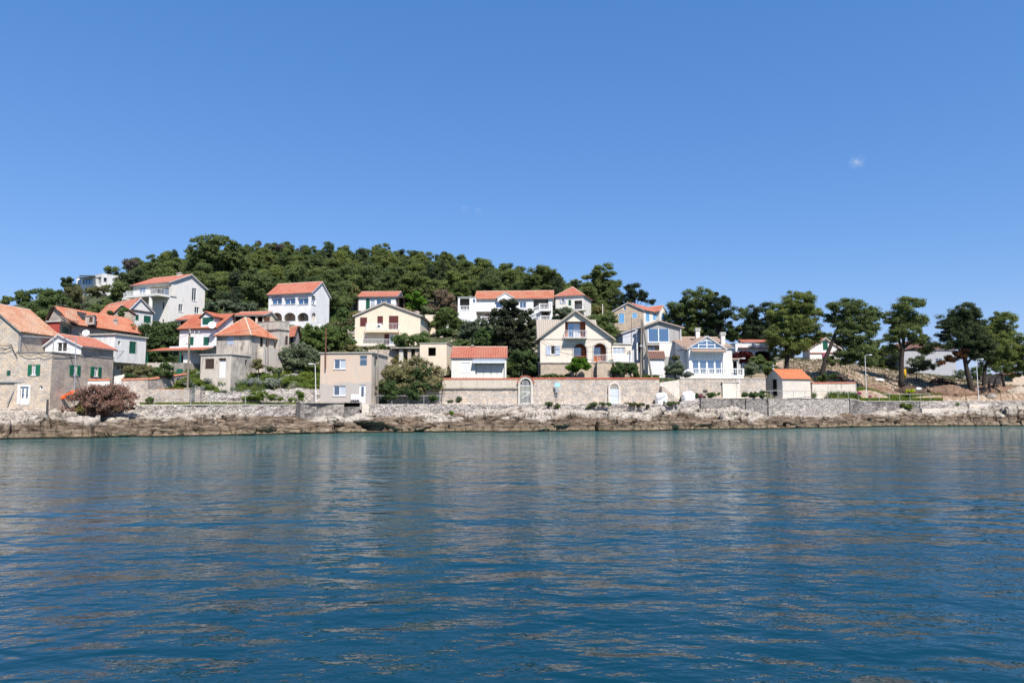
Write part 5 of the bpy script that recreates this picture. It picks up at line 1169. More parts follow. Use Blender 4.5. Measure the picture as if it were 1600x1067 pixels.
# blue-shuttered stone house
H = House('blue_shutter_house', 'honey stone house with sky blue shutters and a red roof below the pines', (960, 133.6), (1005.5, 132), (1031, 137.5), 509, 484.5, 'g1', (981.5, 474), None, 'stone_warm', 'tile_red', .3, wall2='ivory')
H.shutters(1, 967, 490, 975.4, 504.6, 'blue', 2, surround='pvc'); H.shutters(1, 988, 489, 995, 497, 'blue', 2, surround='pvc'); H.window(1, 973.7, 479.3, 978, 484.7, 1, 'pvc', 'glass', sill=None)
H.shutters(2, 1009, 488.8, 1015, 502, 'blue', 2, surround='pvc'); H.shutters(2, 1020, 490.5, 1025, 500, 'blue', 2, surround='pvc'); H.done()
G = House('front_gable', '', ('d', 3), (1030.5, 135.5), (1041, 137.5), 509, 486, 'g2', (1035.5, 478.5), None, 'ivory', 'tile_red', .2, parent=H.root); G.shutters(2, 1034, 491, 1039, 500, 'blue', 2); G.done()

# grey house with the big window
H = House('grey_gable_house', 'grey gabled house with one huge white framed picture window', ('d', 9), (1004.5, 109), (1064, 109), 566, 512, 'g2', (1029, 502.5), None, 'grey', 'tile_brown', .45, soffit='concrete_pale')
H.window(2, 1012.3, 512.3, 1046, 535, 2, 'pvc', 'glass_blue', fw=.13, rec=.1)
H.recess(2, 1010, 539.5, 1030, 552, 1.0, mat='interior'); 
H.done()
u0, z0, u1, z1 = H.rect(2, 1011, 536.2, 1046, 557); ua, za, ub, zb_ = H.rect(2, 1010, 539.5, 1030, 552)
mb = MB(); H.box(mb, 2, ub + .01, za - .6, H.w2 * .97, z1, .004, .06); mb.build('rendered_panel', 'ivory', H.root)
mb = MB(); u_, _ = H.loc(2, 1013, 545); H.box(mb, 2, u_, za + .3, u_ + .7, za + .95, -.98, -.9); H.box(mb, 2, u_ + .85, za + .3, u_ + 1.15, za + 1.1, -.98, -.9); mb.build('inner_window', 'glass', H.root)
mb = MB(); mb.tube([H.fp(2, H.w2 - .1, H.ze - .1, .15), H.fp(2, H.w2 - .1, H.zb, .15)], .08, 6); mb.build('downpipe', 'metal_white', H.root)
Wg = House('wing', '', ('d', 7), (973, 111), (1004.5, 111), 566, 521, 'g2', ('z', 510.5, 111), .97, 'blueshade', 'tile_brown', .3, parent=H.root, ridgecap=False); Wg.shutters(2, 998, 536, 1001, 550, 'darkbrown', 1, rec=.05); Wg.done()
mb = MB(); q = Wg.fp(2, 0, 0, .4); p = W(995, 517, 110.4); mb.tube([(p.x, p.y, Zat(562, 110)), (p.x, p.y, p.z)], .13, 8); mb.cbox((p.x, p.y, p.z), .55, .4, .15); mb.build('flue_pipe', 'metal_white', H.root)
G = House('garage', 'small white garage with a brown tile roof below the big window house', ('d', 3), (1012.5, 104.5), (1038, 104.5), 588, 559.5, 'g1', ('z', 551, 106.8), .75, 'white2', 'tile_brown', .15)
u0, z0, u1, z1 = G.rect(2, 1014.5, 564, 1036, 586); 
for k in range(7): mb = MB() if k == 0 else mb; hh = (z1 - z0) / 7; G.box(mb, 2, u0, z0 + hh * k + .02, u1, z0 + hh * (k + 1) - .02, .003, .05)
mb.build('garage_door', 'pvc', G.root); G.done()

# white villa with the glazed pediment
H = House('glazed_villa', 'white villa with a glazed triangular gable, four tall glass doors and two round topped chimneys', (1035, None), (1068, 104.5), (1143.5, 105), 588, 543, 'g1', (1047, 528), None, 'blueshade', 'tile_tan', .3, wall2='ivory')
H.wm = 'white'; H.done()
G = House('front_bay', '', ('d', 4), (1076, 103.2), (1132, 103.6), 588, 544.5, 'g2', (1104, 526.3), None, 'white', 'tile_tan', .3, parent=H.root, ridgecap=False)
G.window(2, 1081, 560, 1129.5, 586, 4, 'pvc', 'glass_blue', fw=.22, rec=.25, sill=None); G.done()
# glazed pediment
zt0 = Zat(543.8, 103.2); pk_u, pk_z = G.loc(2, 1104, 531.3); uL, _ = G.loc(2, 1078.5, 540); uR, _ = G.loc(2, 1129.8, 540); zl = Zat(539.8, 103.2)
g = MB(); g.poly([G.fp(2, uL, zt0, .03), G.fp(2, uR, zt0, .03), G.fp(2, uR, zl, .03), G.fp(2, pk_u, pk_z, .03), G.fp(2, uL, zl, .03)])
mb = MB()
def bar2(u0, z0, u1, z1, w=.13): mb.bar(G.fp(2, u0, z0, .06), G.fp(2, u1, z1, .06), w, .1)
bar2(uL, zt0, uR, zt0); bar2(uL, zt0, uL, zl); bar2(uR, zt0, uR, zl); bar2(uL, zl, pk_u, pk_z); bar2(pk_u, pk_z, uR, zl); bar2(pk_u, zt0, pk_u, pk_z)
for x in (1091, 1116.5): u, _ = G.loc(2, x, 540); bar2(u, zt0, u, zl + (pk_z - zl) * .52)
bar2(uL + 1.2, zl + .12, uR - 1.2, zl + .12); pw = mb.build('gable_window', 'pvc', H.root); g.build('pane', 'glass_blue', pw)
shed(G, 2, 1079, 1131.5, 551.5, 547.5, .9, 'tile_tan', 'canopy_roof', beam='ivory')
for a, D, y0, y1 in ((1090, 108.5, 514, 528), (1129.5, 106.5, 520.5, 541)):
    c = W(a, y1, D); top_ = Zat(y0 + 3, D); mb = MB(); mb.cbox((c.x, c.y, c.z - .4), .62, .62, top_ - c.z + .4); ch = mb.build('chimney', 'ivory', H.root); mb = MB(); mb.cbox((c.x, c.y, top_ + .004), .85, .85, .12)
    for dx in (-.3, 0, .3): mb.cbox((c.x + dx, c.y, top_ + .13), .16, .6, .16)
    mb.cbox((c.x, c.y, top_ + .294), .8, .8, .12); mb.build('chimney_cap', 'ivory', ch)
# terrace and balustrade
tz = Zat(586.8, 101.3); A0, B0 = W(1080, 587, 101.3), W(1162, 587, 101.8)
mb = MB(); mb.box((A0.x - 1.2, 101.3, tz - 2.2), (B0.x - A0.x + 1.2, .5, 0), (0, 2.1, 0), (0, 0, 2.2)); mb.build('terrace', 'ivory', H.root)
mb = MB(); rail_run(mb, [(A0.x, 101.5, tz), (B0.x, 102, tz)], 1.1, 'bal'); mb.build('balustrade', 'white', H.root)
mb = MB(); a = W(1060, 593, 101.2); b = Vector((A0.x - .4, 101.4, tz)); rail_run(mb, [a + Vector((0, 0, -.3)), b], 1.0, 'bal'); mb.build('stair_balustrade', 'white', H.root)
mb = MB()
for k in range(6): q = a.lerp(b, k / 6); mb.box((q.x, q.y, q.z - 1.2), ((b - a).x / 6 - .003, 0, 0), (0, 1.0, 0), (0, 0, 1.1)); 
mb.build('stairs', 'ivory', H.root)
L = House('small_lean_to', '', ('d', 2), (1143.8, 106), (1153, 106), 590, 562, 'flat', None, .5, 'ivory', 'tile_tan', .25, parent=H.root, rt=.2); L.recess(2, 1145.5, 564, 1152, 588, 1, mat='dark'); L.done()

H = House('arcaded_terrace_house', 'low white house with two shallow arches and a red topped parapet beyond the chapel', ('d', 6), (1149, 122), (1207, 122.5), 572, 536.5, 'flat', None, .5, 'white', 'concrete_pale', .05, rt=.02)
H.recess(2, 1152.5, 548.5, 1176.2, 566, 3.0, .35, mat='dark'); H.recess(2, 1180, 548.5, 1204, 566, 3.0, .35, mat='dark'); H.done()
u0, z0, u1, z1 = H.rect(2, 1159, 535, 1206, 537); mb = MB(); A_, B_, C_, D_ = H.fp(2, u0, z0 + .1, .1), H.fp(2, u1, z0 + .1, .1), H.fp(2, u1, z1 + .5, -1.5), H.fp(2, u0, z1 + .5, -1.5); tile_sheet(mb, [A_, B_, C_, D_], B_ - A_, D_ - A_, .1); mb.build('tile_strip', 'tile_red', H.root)
u0, z0, u1, z1 = H.rect(2, 1153, 543, 1205, 544); mb = MB(); H.box(mb, 2, u0, z0, u1, z1, .004, .5); mb.build('ledge', 'tile_red', H.root)
mb = MB(); p = W(1171, 535, 124); mb.cbox((p.x, p.y, p.z), 1.1, .8, .5); mb.build('chimney', 'terracotta', H.root)

# chapel
H = House('chapel', 'tiny stone chapel with a bright orange roof and a cross on its gable', (1196, None), (1222.3, 101.4), (1266, 103.1), 620.5, 592, 'g1', (1208.8, 578), None, 'block', 'tile_bright', .12, under=.6, soffit='block', rt=.06, wall2='block')
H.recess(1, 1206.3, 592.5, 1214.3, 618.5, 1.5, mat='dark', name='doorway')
u0, z0, u1, z1 = H.rect(1, 1206.3, 592.5, 1214.3, 618.5); mb = MB(); H.box(mb, 1, u0 - .16, z0 - .05, u0 - .002, z1 + .12, .0, .04); H.box(mb, 1, u1 + .002, z0 - .05, u1 + .16, z1 + .12, 0, .04); H.box(mb, 1, u0, z1 + .002, u1, z1 + .13, 0, .038); mb.build('door_frame', 'concrete_pale', H.root)
mb = MB(); c0 = H.fp(1, u0, z0 + 1.1, .02); c1 = H.fp(1, u1, z0 + 1.1, .02); mb.tube([c0, (c0 * .7 + c1 * .3) - Vector((0, 0, .18)), (c0 * .3 + c1 * .7) - Vector((0, 0, .18)), c1], .03, 6); mb.build('chain', 'metal_white', H.root)
H.done(); c = H.fp(1, H.w1 * H.pk, H.zr + .1, .05); mb = MB(); mb.cbox((c.x, c.y, c.z - .05), .3, .22, .18); x = Vector((H.e1.x, H.e1.y, 0)) * .26; mb.bar(c + Vector((0, 0, .12)), c + Vector((0, 0, .75)), .13); mb.bar(c - x + Vector((0, 0, .5)), c + x + Vector((0, 0, .5)), .1, .128); mb.build('cross', 'concrete_pale', H.root)

H = House('gable_cottage', 'white gabled cottage with one dark green shutter half hidden by the leaning pine', ('d', 3.5), (1265, 141), (1313, 141), 566, 545, 'g2', (1289, 529), None, 'oldwhite', 'tile_red', .35, soffit='ivory')
H.shutters(2, 1286, 533, 1293, 546.5, 'green', 1); H.done()
u0, z0, u1, z1 = H.rect(2, 1265, 551, 1313, 552); mb = MB(); H.box(mb, 2, 0, z0, H.w2, z1, .004, .2); mb.build('ledge', 'terracotta', H.root)
mb = MB(); u0, z0, u1, z1 = H.rect(2, 1285, 551.8, 1291, 557); H.box(mb, 2, u0, z0, u1, z1, .21, .26); tag(mb.build('towel', 'flower', org=H.fp(2, u0, z0)), 'pink towel hanging on the white gabled cottage behind the leaning pine', 'towel')
H = House('white_block_house', 'large white house with a red roof mostly hidden behind the right hand pines', ('d', 9), (1408, 150), (1492, 152), 592, 545, 'hip', ('z', 535, 156), .5, 'shadewhite', 'tile_brown', .3)
H.window(2, 1432, 560, 1444, 568, 2, 'pvc', 'glass'); H.window(2, 1462, 560, 1472, 568, 2, 'pvc', 'glass'); H.done()
H = House('stone_hut', 'low stone hut with a teal shutter under the pines at the right edge', ('d', 5), (1564, 129), (1630, 130), 606, 586, 'flat', None, .5, 'stone', 'concrete', .1, rt=.05)
H.shutters(2, 1570, 588, 1580, 595, 'green', 1); H.done(); shed(H, 2, 1563, 1584, 586, 582.5, 1.0, 'tile_orange', 'porch_roof', beam='darkbrown')
# ================================================================== vegetation
def leaves(C, R, k, size, rng, flat_=.8, asp=.55, shell=.45, up=.35):
    """C (n,3) puff centres, R (n,) radii; k leaves per puff -> quads"""
    n = len(C); d = rng.normal(size=(n, k, 3)); d /= np.linalg.norm(d, axis=2, keepdims=True)
    r = rng.random((n, k, 1)) ** shell; sc = np.array([1, 1, flat_]); P = C[:, None] + d * r * R[:, None, None] * sc
    nr = d * .8 + rng.normal(size=(n, k, 3)) * .45 + np.array([0, 0, up]); nr /= np.linalg.norm(nr, axis=2, keepdims=True)
    a = rng.normal(size=(n, k, 3)); t = np.cross(nr, a); t /= np.linalg.norm(t, axis=2, keepdims=True); b = np.cross(nr, t)
    s = size * (.6 + .8 * rng.random((n, k, 1))); t = t * s; b = b * s * asp
    V = np.stack([P - t - b * .3, P + b, P + t + b * .3, P - b], 2).reshape(-1, 3)
    return V, np.arange(len(V)).reshape(-1, 4)
def blob_puffs(blobs, pr, dens, rng):
    """blobs: (x,y,z,rx,ry,rz) in metres -> puff centres/radii on an uneven shell"""
    C, R = [], []
    for x, y, z, rx, ry, rz in blobs:
        vol = rx * ry * rz; n = max(4, int(dens * vol / pr ** 3))
        d = rng.normal(size=(n, 3)); d /= np.linalg.norm(d, axis=1, keepdims=True); r = (.3 + .7 * rng.random((n, 1)) ** .5) * np.where(rng.random((n, 1)) < .14, 1.18, 1.)
        C.append(np.array([x, y, z]) + d * r * (np.array([rx, ry, rz]) - pr * .55).clip(.1)); R.append(pr * (.6 + .75 * rng.random(n)))
    return np.concatenate(C), np.concatenate(R)
def limbs(mb, tp, C, R, rng, rad, count, low=.35):
    tp = [Vector(p) for p in tp]
    for i in rng.choice(len(C), min(count, len(C)), replace=False):
        t = low + (1 - low) * rng.random(); j = min(int(t * (len(tp) - 1)), len(tp) - 2); f = t * (len(tp) - 1) - j; a = tp[j].lerp(tp[j + 1], f); b = Vector(C[i])
        if b.z < a.z - .5: a = tp[0].lerp(tp[-1], low * .8)
        m = a.lerp(b, .5) + Vector((0, 0, (b - a).length * .08)); mb.tube([a, m, b], [rad * .38, rad * .24, rad * .08], 5, False)
def PB(blobs, D, dep=.8):   # picture ellipses -> metre blobs at distance D
    out = []
    for k, (cx, cy, rx, ry) in enumerate(blobs):
        c = W(cx, cy, D); s = D / 1067. * 1.0; r = min(rx, ry * 1.3) * s * dep + .3
        g = 1.18 if D > 60 and min(rx, ry) > 5 else 1.05
        out.append((c.x, c.y + ((k * 37) % 5 - 2) * .22 * r, c.z, rx * s * g, r * g, ry * s * g))
    return out
def tree(name, label, D, blobs, trunk, mat, seed, pr=1.0, dens=.9, k=110, size=.27, rad=.3, bark='bark', nl=14, group=None, extra=None, crown='crown', cat='tree', flat_=.72, kids=True, shell=.45):
    """blobs and trunk in picture coordinates; the trunk is carried down to the ground"""
    rng = np.random.default_rng(seed); bl = PB(blobs, D); C, R = blob_puffs(bl, pr, dens, rng)
    tp = [W(x, y, D) for x, y in trunk]; b0 = tp[0].copy(); g = gz(b0.x, b0.y) - .3; 
    if g < b0.z: tp = [Vector((b0.x - (tp[1].x - b0.x) * .05, b0.y, g))] + tp
    t = thing(name, (tp[0].x, tp[0].y, tp[0].z), label, cat, group)
    mb = MB(); rr = [rad * (1.25 - .8 * i / (len(tp) - 1)) for i in range(len(tp))]; rr[0] *= 1.25; mb.tube(tp, rr, 8); limbs(mb, tp[-3:] if len(tp) > 2 else tp, C, R, rng, rad, nl, .2)
    mb.build('trunk' if rad > .09 else 'stem', bark, t, smooth=True)
    V, Fc = leaves(C, R, k, size, rng, flat_, shell=shell); npmesh(crown, V, Fc, mat, t, t.location)
    if extra:
        for eb, em, en in extra:
            C2, R2 = blob_puffs(PB(eb, D), pr * .8, dens, rng); V, Fc = leaves(C2, R2, k, size, rng, flat_); npmesh(en, V, Fc, em, t, t.location)
    return t
# --- the hill wood: individual pines and oaks copied from a few built ones
def proto(kind, seed):
    rng = np.random.default_rng(seed); t = thing('pine_tree' if kind != 'oak' else 'broadleaf_tree', (0, 0, 0), None, None); h = 8.0
    if kind == 'pine': bl = [(rng.normal() * .5, rng.normal() * .5, h * .62, 2.3, 2.3, 2.3), (rng.normal() * .9, rng.normal() * .9, h * .8, 1.7, 1.7, 1.6), (rng.normal() * 1.2, rng.normal() * 1.2, h * .45, 2.0, 2.0, 1.6), (rng.normal() * .9, rng.normal() * .6, h * .3, 1.9, 1.9, 1.5)]
    elif kind == 'tall': bl = [(rng.normal() * .3, rng.normal() * .3, h * (.3 + .17 * i), 2.1 - .33 * i, 2.1 - .33 * i, 1.3) for i in range(5)]
    else: bl = [(rng.normal() * .8, rng.normal() * .8, h * .4, 2.6, 2.6, 2.0), (rng.normal() * 1.2, rng.normal() * 1.2, h * .55, 1.9, 1.9, 1.7), (rng.normal() * 1.2, rng.normal() * 1.2, h * .25, 2.1, 2.1, 1.5)]
    C, R = blob_puffs(bl, .85, 1.15, rng); mb = MB(); tp = [(0, 0, -.6), (.15, 0, h * .3), (.1, .1, h * .7)]; mb.tube(tp, [.28, .2, .08], 6); limbs(mb, tp, C, R, rng, .25, 6); mb.build('trunk', 'bark', t)
    V, Fc = leaves(C, R, 150, .17, rng, .7, shell=.65); npmesh('crown', V, Fc, {10: 'olive', 11: 'broad'}[seed - 90] if seed > 99 else {'pine': 'pine', 'tall': 'pine_dark', 'oak': 'pine2'}[kind] if seed % 5 else 'broad_dark', t)
    return t
def copy_tree(o):
    c = o.copy(); COL.objects.link(c)
    for ch in list(o.children): d = ch.copy(); COL.objects.link(d); d.parent = c
    return c
PROTO = [proto('pine', 11), proto('pine', 12), proto('pine', 13), proto('tall', 21), proto('tall', 22), proto('oak', 31), proto('oak', 32), proto('oak', 35), proto('pine', 14), proto('oak', 100), proto('oak', 101)]
used = set()
FG = 'pines and oaks of the wood covering the hill'
def wood_label(i, X, Y):
    px = 800 + 1067 * X / Y; kind = 'ppptto'[i] if i < 6 else ('o' if i in (6, 7, 9, 10) else 'p')
    row = 'on the crest of the wood' if Y > 238 else 'high in the wood' if Y > 210 else 'midway up the wood' if Y > 180 else 'low in the wood' if Y > 158 else 'at the foot of the wood'
    for lim, nm in ((225, 'behind the modern house'), (275, 'left of the three storey house'), (330, 'above the three storey house'), (385, 'right of the three storey house'), (430, 'left of the arcade house'), (475, 'above the arcade house roof'), (520, 'above the arcade house gable'), (565, 'right of the arcade house'), (620, 'above the red roofed bungalow'), (680, 'right of the red roofed bungalow'), (745, 'left of the long villa'), (800, 'above the villa dormer'), (850, 'above the villa right end'), (9999, 'right of the long villa')):
        if px < lim: break
    return {'p': 'rounded dark pine', 't': 'tall narrow dark pine', 'o': 'lighter bushy tree'}[kind] + ' ' + row + ', ' + nm
def put(i, X, Y, s, sz, label=None, cat='tree', group=FG, dz=0, z=None):
    o = PROTO[i] if i not in used else copy_tree(PROTO[i]); used.add(i); z = gz(X, Y) if z is None else z
    o.location = (X, Y, z + dz); o.scale = (s, s, sz); o.rotation_euler = (0, 0, random.random() * 6.28)
    return tag(o, label or wood_label(i, X, Y), cat, group)
random.seed(5)
cnt = 0
clear = [(150, 440, 182, 205, 40)]   # px, -, D range, px half width for the modern house view
Dr = 262.
rows = []
while Dr > 131:
    rows.append(Dr); Dr -= 7.7
for D in rows:
    x = -150.
    while x < 40:
        px = 800 + 1067 * x / D; X = x + random.uniform(-2, 2); Y = D + random.uniform(-2.8, 2.8); x += 7.5 + random.uniform(-1, 1)
        if px < -30 or px > 905: continue
        lim = np.interp(px, [0, 100, 190, 200, 260, 330, 420, 530, 552, 640, 700, 740, 860, 905], [300, 300, 300, 205, 145, 133, 134, 138, 162, 162, 172, 158, 160, 175])
        if Y < lim: continue
        if D > 252 and px < 190: continue
        if any((X - a) ** 2 + (Y - b) ** 2 < (c + 1.5) ** 2 for a, b, c in FOOT): continue
        if cnt > 299: break
        i = random.choice([0, 0, 1, 1, 2, 2, 4, 5, 6, 7, 8, 8]); s = random.uniform(1.05, 1.4); put(i, X, Y, s, s * random.uniform(.72, .95)); cnt += 1
# skyline individuals
for px, D, s, i, lab in ((268, 235, 1.1, 3, 'narrow dark pine poking above the left shoulder of the wooded hill'), (298, 225, 1.2, 0, 'dark pine just left of the great domed pine on the skyline'),
                         (383, 240, 1.0, 3, 'small pointed pine on the skyline right of the great domed pine'), (590, 250, 1.25, 8, 'round pine rising on the long skyline above the cream house'), (752, 205, 1.5, 1, 'big rounded pine where the wooded skyline starts to drop to the right')):
    X = D * (px - 800) / 1060; put(i, X, D, s, s, lab, group=None)
random.seed(21)
for D in np.arange(122, 200, 6.5):
    for px in np.arange(-40, 320, 7.0 * 1067 / D):
        p2 = px + random.uniform(-14, 14); X = D * (p2 - 800) / 1067 + 0; Y = D + random.uniform(-2, 2)
        if any((X - a) ** 2 + (Y - b) ** 2 < (c + .5) ** 2 for a, b, c in FOOT): continue
        if any(abs(X / Y - a / b) * b < c and Y < b and Y > b - 34 for a, b, c in FOOT if b > 125): continue
        top = np.interp(p2, [-40, 20, 60, 110, 118, 195, 205, 320], [474, 474, 458, 450, 454, 454, 440, 430]); g = gz(X, Y); s = min(1.0, (Zat(top, Y) - g) / 8.0) * random.uniform(.6, 1)
        if s < .28 or cnt > 360: continue
        i = random.choice([0, 5, 6, 7, 9, 9, 10, 10, 10]); put(i, X, Y, s * 1.1, s, [('dark', 'light green')[q_ ] + ' tree ' + ('low' if D < 140 else 'midway' if D < 165 else 'high') + ' on the left slope, ' + ('at the photo edge' if p2 < 40 else 'above the big stone house' if p2 < 85 else 'behind the ruined roof' if p2 < 125 else 'under the modern house left wing' if p2 < 150 else 'under the modern house right wing' if p2 < 190 else 'left of the three storey house' if p2 < 235 else 'near the three storey house') for q_ in (0, 1)][i in (5, 6, 7, 9, 10)], group='trees on the left slope below the modern house'); cnt += 1
# --- named pines
G1 = 'big pines on the right hand shore'
tree('pine_tree', 'great domed pine on the skyline above the three storey house', 190, [(340, 398, 36, 26), (322, 420, 32, 22), (362, 422, 28, 24), (340, 440, 40, 20), (310, 440, 22, 18)], [(338, 470), (340, 440), (341, 405)], 'pine', 1, .95, .9, 80, .28, .5)
tree('pine_tree', 'big pine with a short dark trunk and spreading crown behind the chapel', 116, [(1245, 472, 24, 17), (1222, 490, 22, 18), (1262, 490, 24, 18), (1238, 505, 32, 20), (1262, 522, 24, 18), (1215, 522, 22, 20), (1240, 540, 26, 14)], [(1229, 575), (1230, 548), (1238, 500)], 'pine', 2, .76, 1.7, 215, .112, .42, group=G1, shell=.75, flat_=.6)
tree('pine_tree', 'leaning pine with a slanting bare trunk right of the chapel', 114, [(1322, 480, 32, 13), (1348, 492, 28, 14), (1305, 496, 20, 10), (1335, 505, 34, 14), (1355, 512, 20, 12), (1330, 525, 30, 14), (1340, 545, 30, 18), (1315, 560, 26, 12), (1355, 562, 18, 12)], [(1285, 583), (1290, 560), (1298, 540), (1308, 515), (1325, 490)], 'pine', 3, .76, 1.7, 215, .112, .4, group=G1, shell=.75, flat_=.6)
tree('pine_tree', 'open crowned pine with a straight dark trunk beside the yellow barrel', 121, [(1414, 477, 24, 13), (1394, 495, 16, 12), (1424, 500, 28, 14), (1410, 517, 26, 14), (1438, 530, 16, 12), (1393, 528, 14, 10), (1444, 548, 12, 9), (1400, 545, 14, 9)], [(1408, 592), (1409, 560), (1412, 530), (1414, 490)], 'pine', 4, .76, 1.7, 215, .112, .42, group=G1, shell=.75, flat_=.6)
tree('pine_tree', 'dense dark pine with a patch of dead brown needles near the right edge', 118, [(1505, 487, 24, 14), (1495, 505, 28, 16), (1520, 505, 24, 20), (1479, 512, 9, 8), (1478, 524, 13, 10), (1510, 527, 32, 18), (1530, 545, 22, 18), (1463, 540, 14, 7), (1485, 540, 16, 9)], [(1518, 607), (1511, 580), (1507, 560), (1508, 520)], 'pine_dark', 5, .76, 1.7, 215, .112, .45, group=G1, shell=.75, flat_=.6, extra=[([(1500, 552, 14, 8), (1488, 560, 12, 6), (1471, 566, 9, 3)], 'drypine', 'dry_needles')])
tree('pine_tree', 'broad lighter pine reaching the right edge of the photo', 120, [(1562, 500, 18, 14), (1555, 520, 26, 18), (1582, 528, 18, 16), (1548, 545, 26, 18), (1578, 552, 26, 18), (1600, 560, 20, 22), (1560, 568, 26, 12), (1590, 580, 22, 10), (1622, 545, 24, 26)], [(1537, 605), (1539, 575), (1548, 555), (1560, 520)], 'pine', 6, .76, 1.7, 215, .112, .32, group=G1, shell=.75, flat_=.6)
t = thing('crooked_tree', W(1566, 603, 117), 'low crooked trunks under the pine at the right edge', 'tree', None); mb = MB()
mb.tube([W(1545, 606, 116), W(1547, 592, 116), W(1556, 585, 116), W(1566, 582, 116)], [.2, .17, .15, .12], 7); mb.tube([W(1569, 604, 117), W(1566, 588, 117), W(1562, 578, 117)], [.25, .2, .15], 7); mb.tube([W(1552, 605, 117.5), W(1556, 592, 117.5), W(1563, 584, 117)], [.16, .13, .1], 6); mb.build('trunk', 'bark', t, smooth=True)
C, R = blob_puffs(PB([(1562, 576, 14, 5)], 117), .6, 1, np.random.default_rng(3)); V, Fc = leaves(C, R, 90, .2, np.random.default_rng(4)); npmesh('crown', V, Fc, 'pine', t, t.location)
G2 = 'pines standing behind the white villas'
for k, (lab, D, bl, tr, m_) in enumerate([
    ('bushy pine behind the grey gabled house, left one of the big clump', 136, [(1062, 480, 20, 14), (1056, 498, 18, 14), (1072, 512, 20, 14)], [(1062, 545), (1064, 500)], 'pine'),
    ('tallest domed pine of the clump behind the glazed white villa', 134, [(1092, 466, 26, 16), (1088, 486, 30, 18), (1098, 508, 28, 18), (1082, 520, 22, 10)], [(1092, 545), (1092, 490)], 'pine'),
    ('very dark pine behind the right chimney of the glazed white villa', 132, [(1122, 473, 18, 14), (1126, 490, 20, 18), (1118, 512, 22, 16), (1138, 515, 14, 14)], [(1122, 545), (1123, 500)], 'pine_dark'),
    ('rounded pine above the arcaded terrace house', 131, [(1158, 500, 16, 18), (1165, 522, 22, 14), (1148, 520, 14, 14)], [(1160, 550), (1160, 520)], 'pine'),
    ('pine between the chapel pine and the arcaded terrace house', 129, [(1188, 492, 20, 18), (1180, 515, 22, 16), (1200, 510, 18, 20), (1195, 535, 22, 12)], [(1190, 560), (1189, 520)], 'pine_dark'),
    ('tall shaggy pine on the skyline above the peach gabled house', 160, [(940, 424, 18, 13), (932, 440, 26, 14), (948, 448, 26, 16), (925, 458, 26, 14), (950, 470, 30, 16), (930, 482, 28, 14)], [(932, 520), (934, 470), (938, 435)], 'pine'),
    ('small dark pine in the notch left of the tall shaggy pine', 165, [(899, 444, 9, 8), (895, 458, 11, 9)], [(898, 480), (898, 450)], 'pine_dark'),
    ('dark flat crowned pine right of the tall shaggy pine', 158, [(990, 452, 17, 9), (1000, 463, 18, 9), (978, 466, 18, 10), (1015, 470, 10, 6)], [(992, 490), (992, 460)], 'pine_dark'),
    ('rounded pine on the skyline above the long villa roof', 165, [(848, 430, 24, 14), (832, 445, 20, 12), (862, 444, 20, 14), (845, 455, 26, 12)], [(846, 480), (847, 440)], 'pine'),
    ('dark tree rising directly behind the red roof of the long villa', 158, [(868, 452, 9, 12), (872, 440, 10, 10), (864, 470, 8, 10)], [(868, 492), (868, 455)], 'pine_dark'),
    ('spreading scrubby pine above the right slope of the peach gabled house', 118, [(925, 508, 16, 12), (945, 515, 20, 14), (938, 500, 16, 10), (962, 525, 10, 12), (955, 500, 12, 9)], [(942, 540), (942, 515)], 'broad_dark'),
    ('pine filling the gap right of the leaning pine', 150, [(1366, 545, 18, 16), (1358, 562, 20, 12), (1380, 565, 14, 14)], [(1366, 585), (1366, 560)], 'pine2'),
    ('dark low pine left of the white block house', 150, [(1396, 562, 12, 16), (1386, 574, 14, 8)], [(1394, 588), (1394, 570)], 'pine_dark'),
    ('dark pine low behind the big chapel pine, left part', 150, [(1238, 545, 16, 12), (1222, 552, 14, 10)], [(1238, 565), (1238, 550)], 'pine_dark'),
    ('low dark pine behind the white gabled cottage', 165, [(1290, 528, 14, 10), (1275, 535, 18, 10), (1310, 535, 14, 10)], [(1286, 562), (1287, 540)], 'pine')]):
    tree('pine_tree', lab, D, bl, tr, m_, 40 + k, .85, 1.2, 210, .14, .32, nl=8, group=G2, shell=.7, flat_=.6)
tree('cedar_tree', 'tall black green layered conifer in front of the long white villa', 109, [(800, 474, 16, 9), (792, 488, 24, 9), (812, 490, 20, 8), (795, 503, 30, 9), (820, 506, 18, 8), (784, 517, 18, 8), (808, 520, 30, 9), (795, 535, 28, 9), (818, 538, 20, 9), (800, 552, 30, 10), (785, 565, 16, 8), (812, 568, 22, 10)], [(803, 590), (802, 550), (800, 480)], 'cedar', 7, .62, 1.0, 110, .2, .4)
# --- broadleaf trees and shrubs
def bush(lab, D, bl, m_, seed, pr=.5, k=90, size=.13, name='shrub', cat='shrub', rad=.07, extra=None, dens=1.0, group=None, crown='foliage', bark='bark_pale', tr=None):
    cx = bl[0][0]; bt = max(b[1] + b[3] for b in bl)
    return tree(name, lab, D, bl, tr or [(cx, bt), (cx, bl[0][1])], m_, seed, pr, dens, k, size, rad, bark, 6, group, extra, crown, cat)
bush('large fig tree filling the gap between the white shuttered houses', 100, [(225, 518, 18, 12), (250, 515, 20, 11), (270, 515, 15, 12), (240, 535, 28, 16), (268, 540, 16, 20), (238, 555, 26, 14), (265, 562, 18, 10)], 'broad_dark', 60, .7, 110, .17, 'fig_tree', 'tree', .2)
bush('wide untidy shrub beside the overhanging white block', 84, [(212, 582, 14, 10), (230, 580, 12, 9), (222, 575, 16, 6)], 'dry', 61)
bush('round clipped dark green bush by the porch', 83.5, [(261, 579, 13, 12)], 'broad_dark', 62, .4)
bush('bright green shrub under the round clipped bush', 82.5, [(243, 590, 10, 5), (205, 590, 8, 6)], 'broad', 63, .35)
